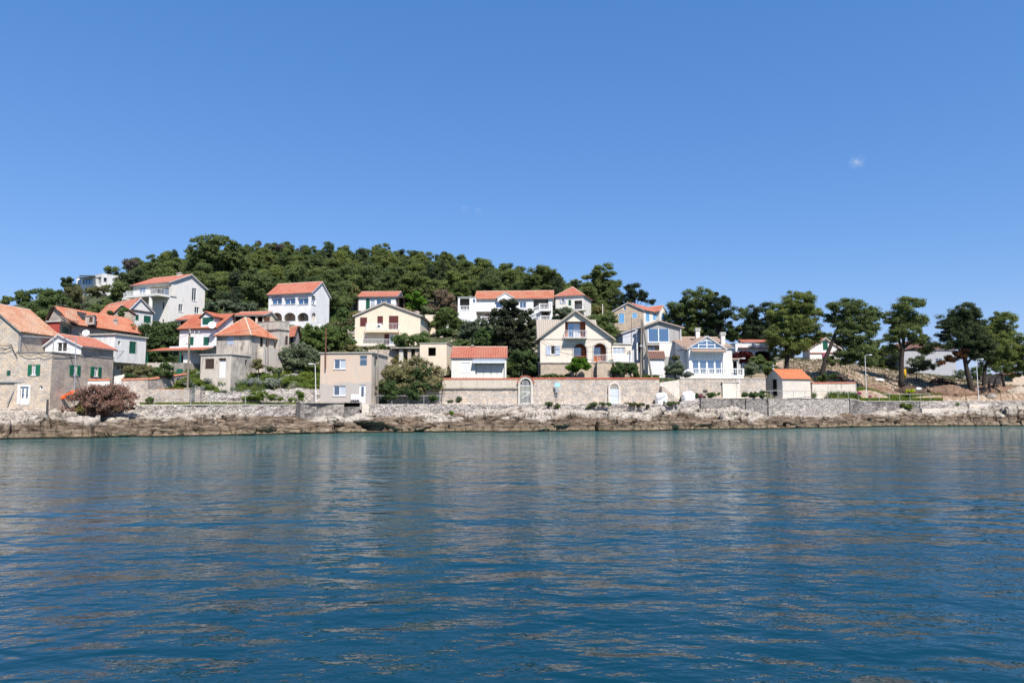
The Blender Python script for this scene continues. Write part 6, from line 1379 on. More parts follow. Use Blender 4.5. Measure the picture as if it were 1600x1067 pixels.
bush('pink flowering tamarisk spreading over the rocks by the orange kayak', 73.5, [(155, 614, 30, 15), (130, 625, 22, 16), (183, 616, 24, 14), (158, 632, 38, 14), (194, 630, 14, 12), (122, 640, 16, 8), (150, 646, 26, 6)], 'tamarisk', 64, .5, 130, .09, 'tamarisk', 'shrub', .12, extra=[([(140, 636, 22, 8), (180, 638, 16, 6), (165, 622, 12, 8)], 'dry', 'green_shoots')])
bush('big faded tamarisk in pale blossom right of the peach house', 90, [(618, 582, 20, 14), (648, 572, 24, 13), (676, 585, 22, 14), (632, 596, 30, 14), (668, 602, 22, 14), (606, 600, 14, 12), (655, 560, 14, 6)], 'tamarisk_pale', 65, .6, 120, .11, 'tamarisk', 'shrub', .16, extra=[([(610, 606, 20, 14), (640, 606, 24, 14), (648, 588, 18, 14), (625, 590, 14, 10), (672, 600, 16, 10), (660, 580, 12, 9)], 'broad_dark', 'green_foliage')])
bush('grey green olive tree on the slope left of the peach house', 97, [(445, 555, 16, 11), (468, 548, 20, 13), (488, 556, 14, 12), (460, 566, 24, 9)], 'olive', 66, .5, 90, .13, 'olive_tree', 'tree', .14, tr=[(462, 582), (458, 570), (462, 555)])
bush('lush bright green tree below the arcade house', 106, [(490, 518, 18, 11), (508, 524, 20, 14), (475, 534, 16, 12), (492, 540, 26, 12)], 'broad', 67, .6, 100, .16, 'broadleaf_tree', 'tree', .16)
bush('dark green tree left of the cream house', 108, [(530, 528, 14, 13), (545, 535, 14, 12), (528, 546, 24, 7), (543, 515, 10, 9)], 'broad_dark', 68, .6, 100, .16, 'broadleaf_tree', 'tree', .14)
bush('yellowish spiky shrub at the corner of the low grey outbuilding', 88.5, [(404, 571, 8, 9), (402, 564, 6, 5)], 'dry', 69, .35)
bush('dark green mound beside the grey terrace wall', 89.5, [(422, 577, 7, 5)], 'broad_dark', 70, .35)
bush('pale green mound right of the dark green mound', 89, [(436, 579, 9, 6)], 'olive', 71, .35)
bush('light green fig tree in front of the cream brown shuttered house', 105, [(638, 530, 24, 9), (660, 528, 12, 11), (622, 540, 12, 8), (645, 541, 24, 7)], 'broad', 72, .5, 90, .14, 'fig_tree', 'tree', .14, tr=[(642, 560), (642, 535)])
bush('fresh green tree right of the small white red roofed house', 150, [(650, 464, 16, 9), (655, 475, 18, 9), (640, 478, 12, 8)], 'lime', 73, .9, 110, .24, 'broadleaf_tree', 'tree', .2)
bush('leafless purplish brown tree left of the long villa', 152, [(690, 463, 16, 10), (700, 476, 16, 12), (682, 480, 14, 10)], 'twigs', 74, .9, 110, .2, 'bare_tree', 'tree', .2)
bush('grey green tree with a forked pale trunk left of the long villa', 124, [(697, 492, 18, 12), (684, 505, 12, 9), (712, 503, 12, 10)], 'broad_dark', 75, .6, 90, .16, 'olive_tree', 'tree', .16, tr=[(698, 536), (697, 520), (696, 500)])
bush('grey leaved tree below the villa porch', 116, [(738, 512, 16, 12), (752, 505, 12, 8), (728, 522, 12, 10)], 'olive', 76, .6, 90, .16, 'olive_tree', 'tree', .14)
bush('green tree left of the tall black conifer', 111, [(762, 530, 20, 15), (778, 520, 12, 10), (750, 545, 20, 10), (780, 548, 16, 12)], 'broad', 77, .6, 110, .17, 'broadleaf_tree', 'tree', .16)
bush('dark tree behind the left end of the white bungalow roof', 112, [(722, 540, 18, 10), (705, 545, 12, 8), (735, 548, 18, 6)], 'broad_dark', 78, .6, 100, .17, 'broadleaf_tree', 'tree', .14)
bush('leafy dark green tree at the right end of the white bungalow', 100, [(815, 560, 16, 14), (826, 575, 12, 12), (805, 578, 12, 10), (832, 558, 9, 12)], 'broad_dark', 79, .55, 110, .15, 'broadleaf_tree', 'tree', .14)
bush('small round bright green tree in front of the arched porch', 96.5, [(904, 568, 14, 9), (896, 574, 10, 7), (914, 574, 8, 6)], 'lime', 80, .4, 120, .12, 'broadleaf_tree', 'tree', .1, tr=[(899, 592), (900, 583), (904, 572)], bark='bark')
bush('fig shrub in front of the low annex with white windows', 97.5, [(965, 575, 12, 10), (983, 573, 12, 9), (958, 565, 7, 5), (990, 583, 8, 6)], 'broad', 81, .4, 80, .13)
bush('dark hedge of shrubs left of the small bright tree', 97, [(878, 587, 14, 4), (862, 588, 14, 4), (848, 588, 8, 4)], 'broad_dark', 82, .35)
bush('oleander shrub with pale flowers above the peach gabled house', 122, [(880, 490, 14, 10), (893, 494, 10, 8), (870, 500, 12, 8), (885, 482, 8, 5)], 'olive', 83, .5)
bush('round grey olive bush left of the glazed villa', 99.5, [(1054, 574, 14, 10), (1046, 580, 9, 7), (1060, 581, 9, 7)], 'olive', 84, .4, 110, .11)
bush('small yellowish palm like tuft above the round olive bush', 100.5, [(1055, 558, 6, 4)], 'dry', 85, .3, 60, .2)
bush('dark red leaved tree in the shade of the arcaded terrace house', 117, [(1158, 557, 14, 8), (1148, 565, 10, 8), (1172, 562, 12, 8), (1196, 562, 9, 5)], 'redleaf', 86, .45, 100, .13, 'purple_tree', 'tree')
bush('rounded grey olive tree by the balustrade of the glazed villa', 104, [(1174, 576, 15, 9), (1165, 582, 10, 6)], 'olive', 87, .4, 120, .11, 'olive_tree', 'tree')
bush('greener olive tree between the balustrade and the chapel', 106, [(1196, 573, 14, 9), (1184, 563, 12, 8), (1206, 582, 10, 6)], 'broad_dark', 88, .45, 110, .13, 'olive_tree', 'tree')
bush('tall column of green vine at the right end of the arcaded terrace house', 117, [(1208, 530, 5, 10), (1208, 545, 6, 10), (1208, 560, 5, 9)], 'broad', 89, .4, 100, .13, 'vine_column', 'vine')
bush('grey olive tree in front of the white block house', 128, [(1432, 566, 16, 9), (1446, 572, 15, 9), (1424, 578, 10, 7)], 'olive', 90, .5, 90, .14, 'olive_tree', 'tree')
bush('pale green thicket right of the white block house', 140, [(1500, 585, 12, 8), (1488, 590, 10, 6)], 'olive', 91, .6)
bush('fresh green thicket seen under the dark pine', 140, [(1525, 583, 14, 10), (1542, 590, 12, 8)], 'broad', 92, .6)
bush('dark low bush at the foot of the leaning pine', 112, [(1294, 588, 14, 6), (1282, 592, 8, 5)], 'broad_dark', 93, .45)
bush('brown leafless bush right of the leaning pine trunk', 111, [(1314, 590, 8, 8)], 'twigs', 94, .4)
bush('dark shrub on the quay under the faded tamarisk', 89, [(614, 618, 10, 8), (645, 620, 10, 8)], 'broad_dark', 95, .4)
bush('round green shrub on the quay before the rubble wall', 89.5, [(676, 622, 8, 6)], 'broad', 96, .35)
bush('cactus like pale shrub beside the villa stair', 100.3, [(1075, 584, 7, 5), (1068, 587, 5, 4)], 'silver', 97, .3)
for k, (lab, D, bl, m_) in enumerate([
    ('green tree at the far left edge of the skyline', 175, [(12, 470, 12, 7)], 'pine'), ('green tree on the left skyline above the long orange roof', 160, [(45, 462, 16, 9), (30, 470, 14, 8)], 'broad_dark'),
    ('taller green tree on the left skyline', 158, [(72, 457, 14, 9), (85, 462, 14, 10)], 'broad_dark'), ('rounded pine left of the far modern house', 165, [(106, 440, 12, 8), (112, 450, 14, 8)], 'pine_dark'),
    ('wide olive brown bush below the far modern house', 145, [(130, 458, 24, 10), (155, 455, 16, 9), (115, 466, 18, 7)], 'dry'), ('green thicket behind the collapsed roof', 138, [(95, 470, 26, 9), (60, 474, 22, 7)], 'broad_dark'),
    ('green trees left of the three storey house', 150, [(188, 452, 16, 12), (200, 462, 12, 12), (175, 462, 14, 9)], 'pine2'), ('pine behind the right wing of the modern house', 205, [(178, 424, 12, 7), (190, 434, 14, 8)], 'pine2'),
    ('dark pine between the modern house and the three storey house', 175, [(200, 438, 16, 12), (215, 430, 14, 12)], 'pine_dark'), ('grey bare branched tree on the skyline left of the wood', 200, [(206, 414, 13, 8)], 'twigs'),
    ('bare grey tree standing on the top of the hill', 252, [(405, 380, 10, 4)], 'twigs'), ('wide patch of bare purplish bushes on the hilltop', 246, [(432, 388, 18, 6), (458, 390, 12, 5)], 'twigs'),
    ('brownish thicket above the dark pergola', 165, [(538, 452, 24, 9), (548, 462, 18, 7)], 'dry'), ('bright green tree patch behind the arcade house', 152, [(400, 468, 14, 12), (412, 478, 8, 8)], 'pine2'),
    ('pale green bush right of the arcade house', 132, [(528, 500, 10, 9), (535, 488, 8, 8)], 'broad'), ('grey green scrub above the hip roofed house', 132, [(350, 478, 24, 8), (385, 480, 20, 7), (330, 482, 14, 6)], 'olive')]):
    bush(lab, D, bl, m_, 120 + k, .9 if D > 135 else .6, 100, .24, 'broadleaf_tree' if m_ != 'twigs' else 'bare_tree', 'tree', .16)
def slope_zone(px):
    for lim, nm in ((230, 'behind the old stone houses'), (290, 'by the big fig tree'), (345, 'behind the dormer house'), (395, 'behind the hip roofed house'), (440, 'below the arcade house, left'), (500, 'below the arcade house, right'), (555, 'left of the cream house'), (610, 'around the cream house'), (670, 'right of the cream house'), (720, 'below the villa balustrade'), (780, 'below the long villa'), (845, 'by the tall black conifer'), (910, 'behind the peach gabled house'), (965, 'right of the peach gabled house'), (1040, 'by the blue shuttered house')):
        if px < lim: return nm
    return 'behind the glazed villa'
# anonymous low shrubs scattered between the houses
SH = []
for m_, sd in (('broad_dark', 1), ('broad', 2), ('olive', 3), ('dry', 4)):
    rng = np.random.default_rng(sd); t = thing('shrub', (0, 0, 0), None, None); C, R = blob_puffs([(0, 0, .5, 1.0, 1.0, .7), (.5, .3, .7, .6, .6, .5)], .42, 1., rng); V, Fc = leaves(C, R, 90, .13, rng); npmesh('foliage', V, Fc, m_, t)
    mb = MB(); mb.tube([(0, 0, -.3), (.05, 0, .5)], [.06, .03], 5); mb.build('stem', 'bark_pale', t); SH.append(t)
SL = ['dark green shrub among the scrub on the hillside between the houses', 'bright green shrub among the scrub on the hillside between the houses', 'grey green shrub among the scrub on the hillside between the houses', 'yellowish shrub among the scrub on the hillside between the houses']
su = set(); n = 0; random.seed(9)
while n < 290:
    px = random.uniform(100, 1130); s = random.uniform(14, 75); D = float(shore(px)) + s; X = D * (px - 800) / 1067
    if any((X - a) ** 2 + (D - b) ** 2 < (c * .8) ** 2 for a, b, c in FOOT): continue
    # keep clear the sight line in front of facades
    if any(abs(X / D - a / b) * b < c * .85 and D < b and D > b - 9 for a, b, c in FOOT): continue
    if px < 520 and s < 20: continue
    i = random.choice([0, 0, 1, 2, 2, 3]); o = SH[i] if i not in su else copy_tree(SH[i]); su.add(i); q = random.uniform(.8, 2.0)
    o.location = (X, D, gz(X, D) - .1); o.scale = (q, q, q * random.uniform(.7, 1.0)); o.rotation_euler = (0, 0, random.random() * 6.28); tag(o, ['dark green', 'bright green', 'grey green', 'yellowish'][i] + ' shrub ' + ('low' if s < 32 else 'midway up' if s < 52 else 'high') + ' on the slope ' + slope_zone(px), 'shrub', 'hillside scrub shrubs'); n += 1
# lavender / santolina slope
k = 0; random.seed(3)
LAV = []
for m_, sd in (('silver', 5), ('grassl', 6)):
    rng = np.random.default_rng(sd); t = thing('low_shrub', (0, 0, 0), None, None); C, R = blob_puffs([(0, 0, .25, .8, .7, .4)], .25, 1., rng); V, Fc = leaves(C, R, 70, .08, rng); npmesh('foliage', V, Fc, m_, t); LAV.append(t)
lu = set()
for j in range(135):
    px = random.uniform(250, 498); s = random.uniform(9.8, 21); D = float(shore(px)) + s; X = D * (px - 800) / 1067; i = 0 if random.random() < (.75 if s < 14 and px > 300 else .35) else 1
    o = LAV[i] if i not in lu else copy_tree(LAV[i]); lu.add(i); q = random.uniform(.8, 1.6); o.location = (X, D, gz(X, D) - .05); o.scale = (q, q, q * random.uniform(.8, 1.3)); o.rotation_euler = (0, 0, random.random() * 6)
    tag(o, ['silver grey', 'yellow green'][i] + ' cushion shrub ' + ('just above the dry stone wall' if s < 13 else 'midway up the grass slope' if s < 17 else 'at the top of the grass slope') + ', ' + ('left of the utility pole' if px < 292 else 'below the grey outbuilding' if px < 375 else 'right of the grey outbuilding' if px < 430 else 'near the peach house'), 'shrub', 'cushion shrubs above the dry stone wall')
# grass and scattered stones: uncountable
def grass(name, px0, px1, s0, s1, n, mat, h, seed, kind='stuff', lab=None):
    rng = np.random.default_rng(seed); px = rng.uniform(px0, px1, n); s = rng.uniform(s0, s1, n); D = shore(px) + s; X = D * (px - 800) / 1067
    Z = np.where(s < 10.2, promz(px) + .0, ground(X, D) + .02); a = rng.uniform(0, 3.14, n); w = .018 + rng.random(n) * .035; hh = h * (.4 + rng.random(n)); lx = rng.normal(size=n) * .12; ly = rng.normal(size=n) * .12
    c, sn = np.cos(a) * w, np.sin(a) * w; V = np.stack([np.stack([X - c, D - sn, Z - .05], 1), np.stack([X + c, D + sn, Z - .05], 1), np.stack([X + c * .4 + lx, D + sn * .4 + ly, Z + hh], 1), np.stack([X - c * .4 + lx, D - sn * .4 + ly, Z + hh], 1)], 1).reshape(-1, 3)
    ob = npmesh(name, V, np.arange(4 * n).reshape(-1, 4), mat); tag(ob, lab, 'grass', kind=kind)
grass('grass', 232, 500, 9.4, 22, 42000, 'grassl', .34, 1, lab='rough grass on the slope above the dry stone wall')
grass('verge_grass', 222, 470, 7.3, 8.3, 8000, 'grassl', .2, 2, lab='grass verge along the quay left of the peach house')
grass('garden_grass', 840, 1030, 10.5, 14, 6000, 'grassl', .35, 3, lab='grass in the gardens behind the long quay wall')
grass('wild_grass', 1296, 1470, 7.4, 12, 20000, 'grassl', .4, 4, lab='grass and weeds behind the white topped railing')
grass('dry_grass', 1225, 1640, 12, 50, 16000, 'dry', .3, 5, lab='dry weeds on the bare earth slope')
def scatter_stones(name, px0, px1, s0, s1, n, mat, r0, r1, seed, lab):
    rng = np.random.default_rng(seed); bm = bmesh.new(); bmesh.ops.create_icosphere(bm, subdivisions=1, radius=1); v0 = np.array([list(x.co) for x in bm.verts]); f0 = np.array([[q.index for q in p.verts] for p in bm.faces]); bm.free(); V, Fc = [], []
    for i in range(n):
        px = rng.uniform(px0, px1); s = rng.uniform(s0, s1); D = float(shore(px)) + s; X = D * (px - 800) / 1067; r = r0 + (r1 - r0) * rng.random() ** 3
        v = v0 * (1 + rng.normal(size=(len(v0), 1)) * .16) * r * np.array([1.2, 1, .7]); a = rng.uniform(0, 6.28); c, s_ = math.cos(a), math.sin(a); v = np.stack([v[:, 0] * c - v[:, 1] * s_, v[:, 0] * s_ + v[:, 1] * c, v[:, 2]], 1)
        V.append(v + [X, D, gz(X, D) + r * .15]); Fc.append(f0 + len(v0) * i)
    ob = npmesh(name, np.concatenate(V), np.concatenate(Fc), mat); tag(ob, lab, 'rubble', kind='stuff')
M['stone_loose'] = rubble('loose_limestone', (.52, .45, .37), (.33, .26, .2), (.3, .26, .2), 1.5, .1)
scatter_stones('rubble', 1225, 1640, 11, 45, 420, 'stone_loose', .08, .5, 8, 'loose stones and rubble strewn over the bare earth slope')
scatter_stones('slope_stones', 240, 900, 16, 60, 700, 'stone_loose', .08, .5, 9, 'loose stones lying on the hillside between the houses')
# ================================================================== garden walls and gates
def gw(name, lab, pa, sa, pb, sb, ya, yb, mat, coping=None, thick=.45, disp=.04, zb=None, n=6, tn=0., seg=.22, cat='wall'):
    pxs = np.linspace(pa, pb, n); ss = np.linspace(sa, sb, n); pts = [at(p, s).xy for p, s in zip(pxs, ss)]; ys = np.interp(pxs, np.linspace(pa, pb, len(ya)), ya) if hasattr(ya, '__len__') else np.linspace(ya, yb, n)
    zt = [Zat(y, p[1]) for y, p in zip(ys, pts)]; z0 = [float(promz(p)) - .3 for p in pxs] if zb is None else zb
    return wall_along(name, pts, z0, zt, thick, mat, lab, cat, disp, coping, top_noise=tn, seg=seg)
gw('garden_wall', 'whitewashed garden wall with orange tiles on top behind the pink tamarisk', 128, 9.0, 172, 9.6, 595.5, 594.5, 'oldwhite', 'tile_orange')
gw('garden_wall', 'white sloping ramp wall under the overhanging white block', 158, 14, 203, 13, 592, 583, 'oldwhite', None, .3, 0)
gw('garden_wall', 'pale stone garden wall with an orange tile top right of the pink tamarisk', 190, 8.4, 232, 8.6, 594.5, 593.5, 'garden_stone', 'tile_orange')
gw('garden_wall', 'low tile topped wall climbing back across the grass slope', 232, 8.8, 292, 15, 594, 585.5, 'garden_stone', 'tile_orange', .35)
gw('garden_wall', 'low pale stone wall with loose orange tiles left of the grey gate', 230, 8.4, 295, 8.6, 608.5, 608.5, 'garden_stone', None)
w = gw('tile_stack', 'strip of loose orange roof tiles lying on the low stone wall', 246, 8.7, 291, 8.85, 607.5, 607.5, 'tile_orange', None, .5, .08, zb=[Zat(608.2, 79.5)] * 6, cat='roof tiles')
gw('dry_stone_wall', 'tumbled dry stone wall below the silver grey shrubs', 312, 8.7, 501, 8.9, [611, 612, 613, 611, 610, 608, 607, 608], 0, 'rubble', None, .9, .2, n=14, tn=.25)
gw('garden_wall', 'low broken wall of pinkish stone high on the grass slope', 396, 17.5, 487, 18, [584, 583, 587, 583, 584], 0, 'rubble', None, .5, .1, zb=[4.6] * 8, n=8, tn=.12)
for px, lab in ((310.5, 'pale stone gate pillar right of the grey gate'), (294, 'pale stone gate pillar left of the grey gate')):
    p = at(px + 1, 8.3, 3.2); mb = MB(); mb.cbox(p, .6, .55, Zat(607.5, p.y) - 3.2); mb.cbox((p.x, p.y, Zat(607.5, p.y) + .003), .7, .65, .08); tag(mb.build('gate_pillar', 'garden_stone', org=p), lab, 'pillar')
def bargate(lab, pxa, pxb, s, ytop, mat, n=7, arch=0, diag=True, zb=None, panel=None):
    a, b = at(pxa, s), at(pxb, s); z0 = float(promz(pxa)) + .06 if zb is None else zb; zt = Zat(ytop, a.y); w_ = (b - a).length; x = (b - a).normalized(); t = thing('gate', (a.x, a.y, z0), lab, 'gate'); P = lambda u, z: Vector((a.x, a.y, 0)) + x * u + Vector((0, 0, z))
    mb = MB()
    for k in range(n + 1):
        u = w_ * k / n; h = zt - arch * (1 - math.sqrt(max(0, 1 - (2 * k / n - 1) ** 2 * .96))); mb.bar(P(u, z0), P(u, h), .045)
    mb.build('bars', mat, t); mb = MB()
    for z in (z0 + .06, z0 + (zt - z0) * .5, zt - arch - .05): mb.bar(P(0, z), P(w_, z), .06)
    if diag: mb.bar(P(0, z0 + .7), P(w_, z0 + 1.5), .05)
    mb.build('frame', mat, t); return t
bargate('weathered grey iron gate between the pale stone pillars', 297, 308.5, 8.4, 609, 'metal', 6)
bargate('white arched iron gate in the long quay wall', 814.3, 828, 9.6, 593.5, 'metal_white', 7, .75)
def arch_frame(lab, pxa, pxb, s, ytop, depth, matw, mattile=None, band=.3):
    a, b = at(pxa, s), at(pxb, s); z0 = float(promz(pxa)) - .1; zt = Zat(ytop, a.y); x = (b - a).normalized(); w_ = (b - a).length; c, ra = w_ / 2, w_ / 2; za = zt - ra; t = thing('gate_arch', (a.x, a.y, z0), lab, 'archway'); y = Vector((-x.y, x.x, 0))
    mb = MB(); P = lambda u, z, d: Vector((a.x, a.y, 0)) + x * u + Vector((0, 0, z)) + y * d
    for u in (-band, w_): mb.box(P(u, z0, 0), x * band, y * depth, (0, 0, za - z0))
    K = 12
    def ring(m_, r0, r1, d0, d1):
        for i in range(K):
            q = [P(c - r_ * math.cos(tt), za + r_ * math.sin(tt), d0) for r_, tt in ((r0, math.pi * i / K), (r1, math.pi * i / K), (r1, math.pi * (i + 1) / K), (r0, math.pi * (i + 1) / K))]; q2 = [p + y * (d1 - d0) for p in q]
            m_.poly(q); m_.poly(q2[::-1])
            for j in range(4): m_.poly([q[j], q[(j + 1) % 4], q2[(j + 1) % 4], q2[j]])
    ring(mb, ra, ra + band, 0, depth); mb.build('surround', matw, t)
    if mattile: mt = MB(); ring(mt, ra + band + .01, ra + band + .16, -.08, depth + .08); mt.build('tile_edge', mattile, t)
    return t, P, w_, za, ra, z0
gw('garden_wall', 'quay wall with a plastered upper band in front of the white bungalow', 691, 9.7, 810.5, 9.7, 593, 593, 'garden_stone', 'tile_dark', .5, .02)
root = [o for o in COL.objects if o.get('label', '').startswith('quay wall with a plastered')][0]
pts = [at(p, 9.62).xy for p in np.linspace(691.5, 810, 5)]; wall_along('plaster_band', pts, [Zat(606, p[1]) for p in pts], [Zat(593.6, p[1]) for p in pts], .06, 'beige', None, None, .0, None, parent=root)
pts = [at(p, 9.5).xy for p in np.linspace(691, 811, 5)]; wall_along('ledge', pts, [Zat(607.6, p[1]) for p in pts], [Zat(606.2, p[1]) for p in pts], .15, 'concrete', None, None, .0, None, parent=root)
gw('rubble_wall', 'rough low rubble wall behind the faded tamarisk', 606, 9.0, 690, 9.3, [604, 606, 603, 606], 0, 'rubble', None, .5, .1, tn=.12)
arch_frame('stone archway with a tile edge around the white iron gate', 813, 829.5, 9.4, 591.5, .8, 'concrete_pale', 'tile_dark', .3)
gw('garden_wall', 'long quay wall of coursed pale stone in front of the peach gabled house', 832.3, 9.7, 1030, 9.9, 592.5, 592.5, 'garden_stone', 'tile_dark', .5, .04, n=8)
t, P, w_, za, ra, z0 = arch_frame('stone arch with a pale blue grey wooden door in the long quay wall', 953, 966.5, 9.45, 599.5, .22, 'block', None, .26)
mb = MB(); mb.box(P(.02, z0 + .1, .08), P(w_ - .02, z0 + .1, .08) - P(.02, z0 + .1, .08), P(0, 0, .13) - P(0, 0, .08), (0, 0, za - z0 - .15)); mb.build('door', 'shutgrey', t)
mb = MB(); K = 12; mb.poly([P(w_ / 2 - (ra - .02) * math.cos(math.pi * i / K), za + (ra - .02) * math.sin(math.pi * i / K), .1) for i in range(K + 1)]); mb.build('fanlight', 'concrete', t)
gw('garden_wall', 'pale stone quay wall below the balustrade of the glazed villa', 1062, 9.9, 1196, 9.9, 591.8, 592, 'garden_stone', 'concrete_pale', .5, .02, n=6)
gw('garden_wall', 'shaded stone return wall beside the ramp left of the glazed villa', 1041, 16.5, 1062, 10.4, 590, 591.8, 'stone_dark', None, .4, .02)
gw('garden_wall', 'beige rendered wall behind the pale stone steps', 1030.5, 9.9, 1061.5, 9.9, 598, 593.5, 'block', None, .3, .02)
q = at(1128.5, 9.62); b = at(1156, 9.62); mb = MB(); z1 = Zat(597.5, q.y); mb.box(Vector((q.x, q.y, 4.1)), b - q, (0, .22, 0), (0, 0, z1 - 4.1)); mb.box(Vector((q.x - .1, q.y - .1, z1 + .003)), Vector((b.x - q.x + .2, b.y - q.y, 0)), (0, .3, 0), (0, 0, .1)); mb.box(Vector((q.x - .2, q.y - .55, 4.1)), Vector((b.x - q.x + .6, b.y - q.y, 0)), (0, .5, 0), (0, 0, .3)); tag(mb.build('walled_up_doorway', 'palecream', org=(q.x, q.y, 4.1)), 'smooth cream walled up doorway in the villa quay wall', 'doorway')
t = thing('ramp_steps', at(1045, 10, 3.3), 'pale stone steps climbing left beside the white sacks', 'steps'); 
for k in range(8):
    a = at(1034 + k * 3.1, 8.6); mb = MB(); top_ = Zat(603.5 + k * 2.7, a.y); mb.box((a.x, a.y, 3.25), (at(1037.1, 9.7).x - at(1034, 9.7).x, 0, 0), (0, 1.2, 0), (0, 0, top_ - 3.25)); mb.build('step', 'garden_stone', t)
gw('garden_wall', 'low grey wall with a red tile top behind the agave plants', 1268, 9.3, 1337, 9.9, 599.5, 598.8, 'greylight', 'tile_red', .35, .03)
gw('terrace_wall', 'rough stone retaining wall below the cream brown shuttered house', 575, 22, 665, 23, 546, 548, 'stone_dark', None, .5, .08, zb=[6] * 6)
gw('terrace_wall', 'low stone terrace wall right of the arcade house', 515, 42, 560, 42, 515, 508, 'rubble', None, .5, .1, zb=[12] * 6)

# ================================================================== poles, lamps, sign, boats, sacks
def pole(name, lab, x0, y0, x1, y1, D, r, mat, cat='pole', group=None):
    a, b = W(x0, y0, D), W(x1, y1, D); t = thing(name, a, lab, cat, group); mb = MB(); mb.tube([a - Vector((0, 0, .3)), b], [r, r * .75], 8); mb.build('pole', mat, t); return t, a, b
t, a, b = pole('utility_pole', 'brown wooden utility pole with a crossarm on the grass slope', 293, 607, 296.5, 512, 82.5, .14, 'wood', 'utility pole')
mb = MB(); mb.bar(W(295.5, 520.5, 82.4), W(312, 520.8, 82), .14, .12); mb.build('crossarm', 'wood', t); mb = MB(); mb.bar(W(290, 537, 82.3), W(297, 538, 82.3), .1); mb.build('bracket', 'wood', t)
for x in (297.5, 304, 311): mb = MB(); p = W(x, 520, 82.2); mb.tube([p, p + Vector((0, 0, .2))], .05, 6); mb.build('insulator', 'pvc', t)
t, a, b = pole('utility_pole', 'upright grey wooden utility pole behind the long quay wall', 1001, 592, 1002.3, 498.5, 97, .14, 'wood', 'utility pole'); mb = MB(); mb.cbox(W(1001.5, 542, 96.7), .3, .25, .3); mb.build('junction_box', 'metal', t); mb = MB(); p = W(1002, 537, 97); mb.bar(p, W(1012, 557, 97), .1); mb.build('stay', 'wood', t)
pole('utility_pole', 'leaning grey pole propping the upright utility pole', 1019, 592, 1003.5, 501, 97.3, .15, 'wood', 'utility pole')
def lamp(lab, x0, y0, x1, y1, D, dx, r=.055):
    t, a, b = pole('street_lamp', lab, x0, y0, x1, y1, D, r, 'metal_white', 'street lamp', 'white quay street lamps'); mb = MB(); mb.tube([b, b + Vector((dx * .25, -.1, .16)), b + Vector((dx * .7, -.3, .2))], .04, 6); mb.build('arm', 'metal_white', t); mb = MB(); c = b + Vector((dx * .7, -.3, .12)); mb.box(c - Vector((0 if dx > 0 else .5, .12, 0)), (.5, 0, 0), (0, .24, 0), (0, 0, .13)); mb.build('lamp_head', 'metal_white', t)
lamp('white street lamp in front of the earth slope right of the agaves', 1354, 618, 1351.5, 556.5, 107, .6); lamp('white street lamp standing before the dark pine on the right', 1529, 622.5, 1525.5, 563, 112, .6)
lamp('slim grey street lamp in front of the villa balustrade', 1155.5, 596, 1154, 562, 100.5, .5, .05); lamp('slim grey street lamp just left of the peach house', 494, 628, 492.5, 571, 86.5, -.3, .05)
pole('pole', 'thin wooden pole at the right rear corner of the peach house', 590.5, 628, 590.5, 533, 88, .07, 'wood'); pole('post', 'short black iron post standing on the rocks', 73.5, 655, 74.5, 624, 69.3, .13, 'metal_dark', 'post')
pole('pole', 'rusty thin pole beside the grey hip roofed house', 419, 590, 418.5, 506, 89.5, .05, 'rust'); pole('pole', 'thin iron pole in the garden in front of the arched porch', 925, 592, 925, 577, 96.5, .05, 'rust')
pole('pole', 'thin dark mast beside the flue pipe of the grey gabled house', 986.5, 565, 986.5, 496, 104, .05, 'rust'); pole('pole', 'thin white pole in the trees right of the tall shaggy pine', 942, 510, 941.5, 475, 140, .09, 'metal_white')
def wire(lab, pts, sag=.3, r=.018):
    P_ = [W(*p) for p in pts]; out = []
    for a, b in zip(P_[:-1], P_[1:]):
        for k in range(12): out.append(a.lerp(b, k / 12) - Vector((0, 0, sag * 4 * (k / 12) * (1 - k / 12))))
    out.append(P_[-1]); mb = MB(); mb.tube(out, r, 5); c = P_[0]; tag(mb.build('cable', 'black', org=c), lab, 'cable', 'overhead cables')
wire('cable from the wooden pole to the overhanging white block', [(296.5, 522, 82.4), (229, 537, 91), (182, 549, 83.8)], .3); wire('sagging cable from the wooden pole across the white house to the hip roof', [(312, 522, 82), (340, 523, 90.6)], .1)
wire('long cable from the leaning poles across the peach gabled house', [(1002, 520, 96.8), (935, 531, 97.9), (857, 541, 98.2)], .25, .02); wire('lower cable across the arches of the peach gabled house', [(1001, 545, 96.8), (900, 547, 98), (845, 530, 98.3)], .4, .02)
wire('cable looping along the front of the stone house terrace', [(28, 549, 72.7), (60, 552, 72.4), (83, 551, 72.4), (176, 561, 83)], .35, .03); wire('cable hanging on the gable of the old stone house', [(0, 539, 72.8), (18, 538.5, 72.8), (24, 552, 72.8), (27, 556, 72.7)], .15, .035); wire('slack cable across the old stone gable', [(0, 547, 72.8), (18, 540, 72.7)], .2, .03)
wire('cable over the low grey outbuilding', [(339, 523, 90.6), (418.5, 507, 89.5)], .2)
t = thing('sign_board', at(871, 9.2, 3.35), 'pale blue notice sign on a post by the long quay wall', 'sign'); p = at(871, 9.2, 3.3); mb = MB(); mb.tube([p, Vector((p.x, p.y, Zat(598.5, p.y)))], .04, 6); mb.build('post', 'metal', t)
a = W(866.8, 604.3, p.y - .06); b = W(875.2, 598.3, p.y - .06); mb = MB(); mb.box(a, (b.x - a.x, 0, 0), (0, .03, 0), (0, 0, b.z - a.z)); bd = mb.build('board', 'signblue', t)
mb = MB()
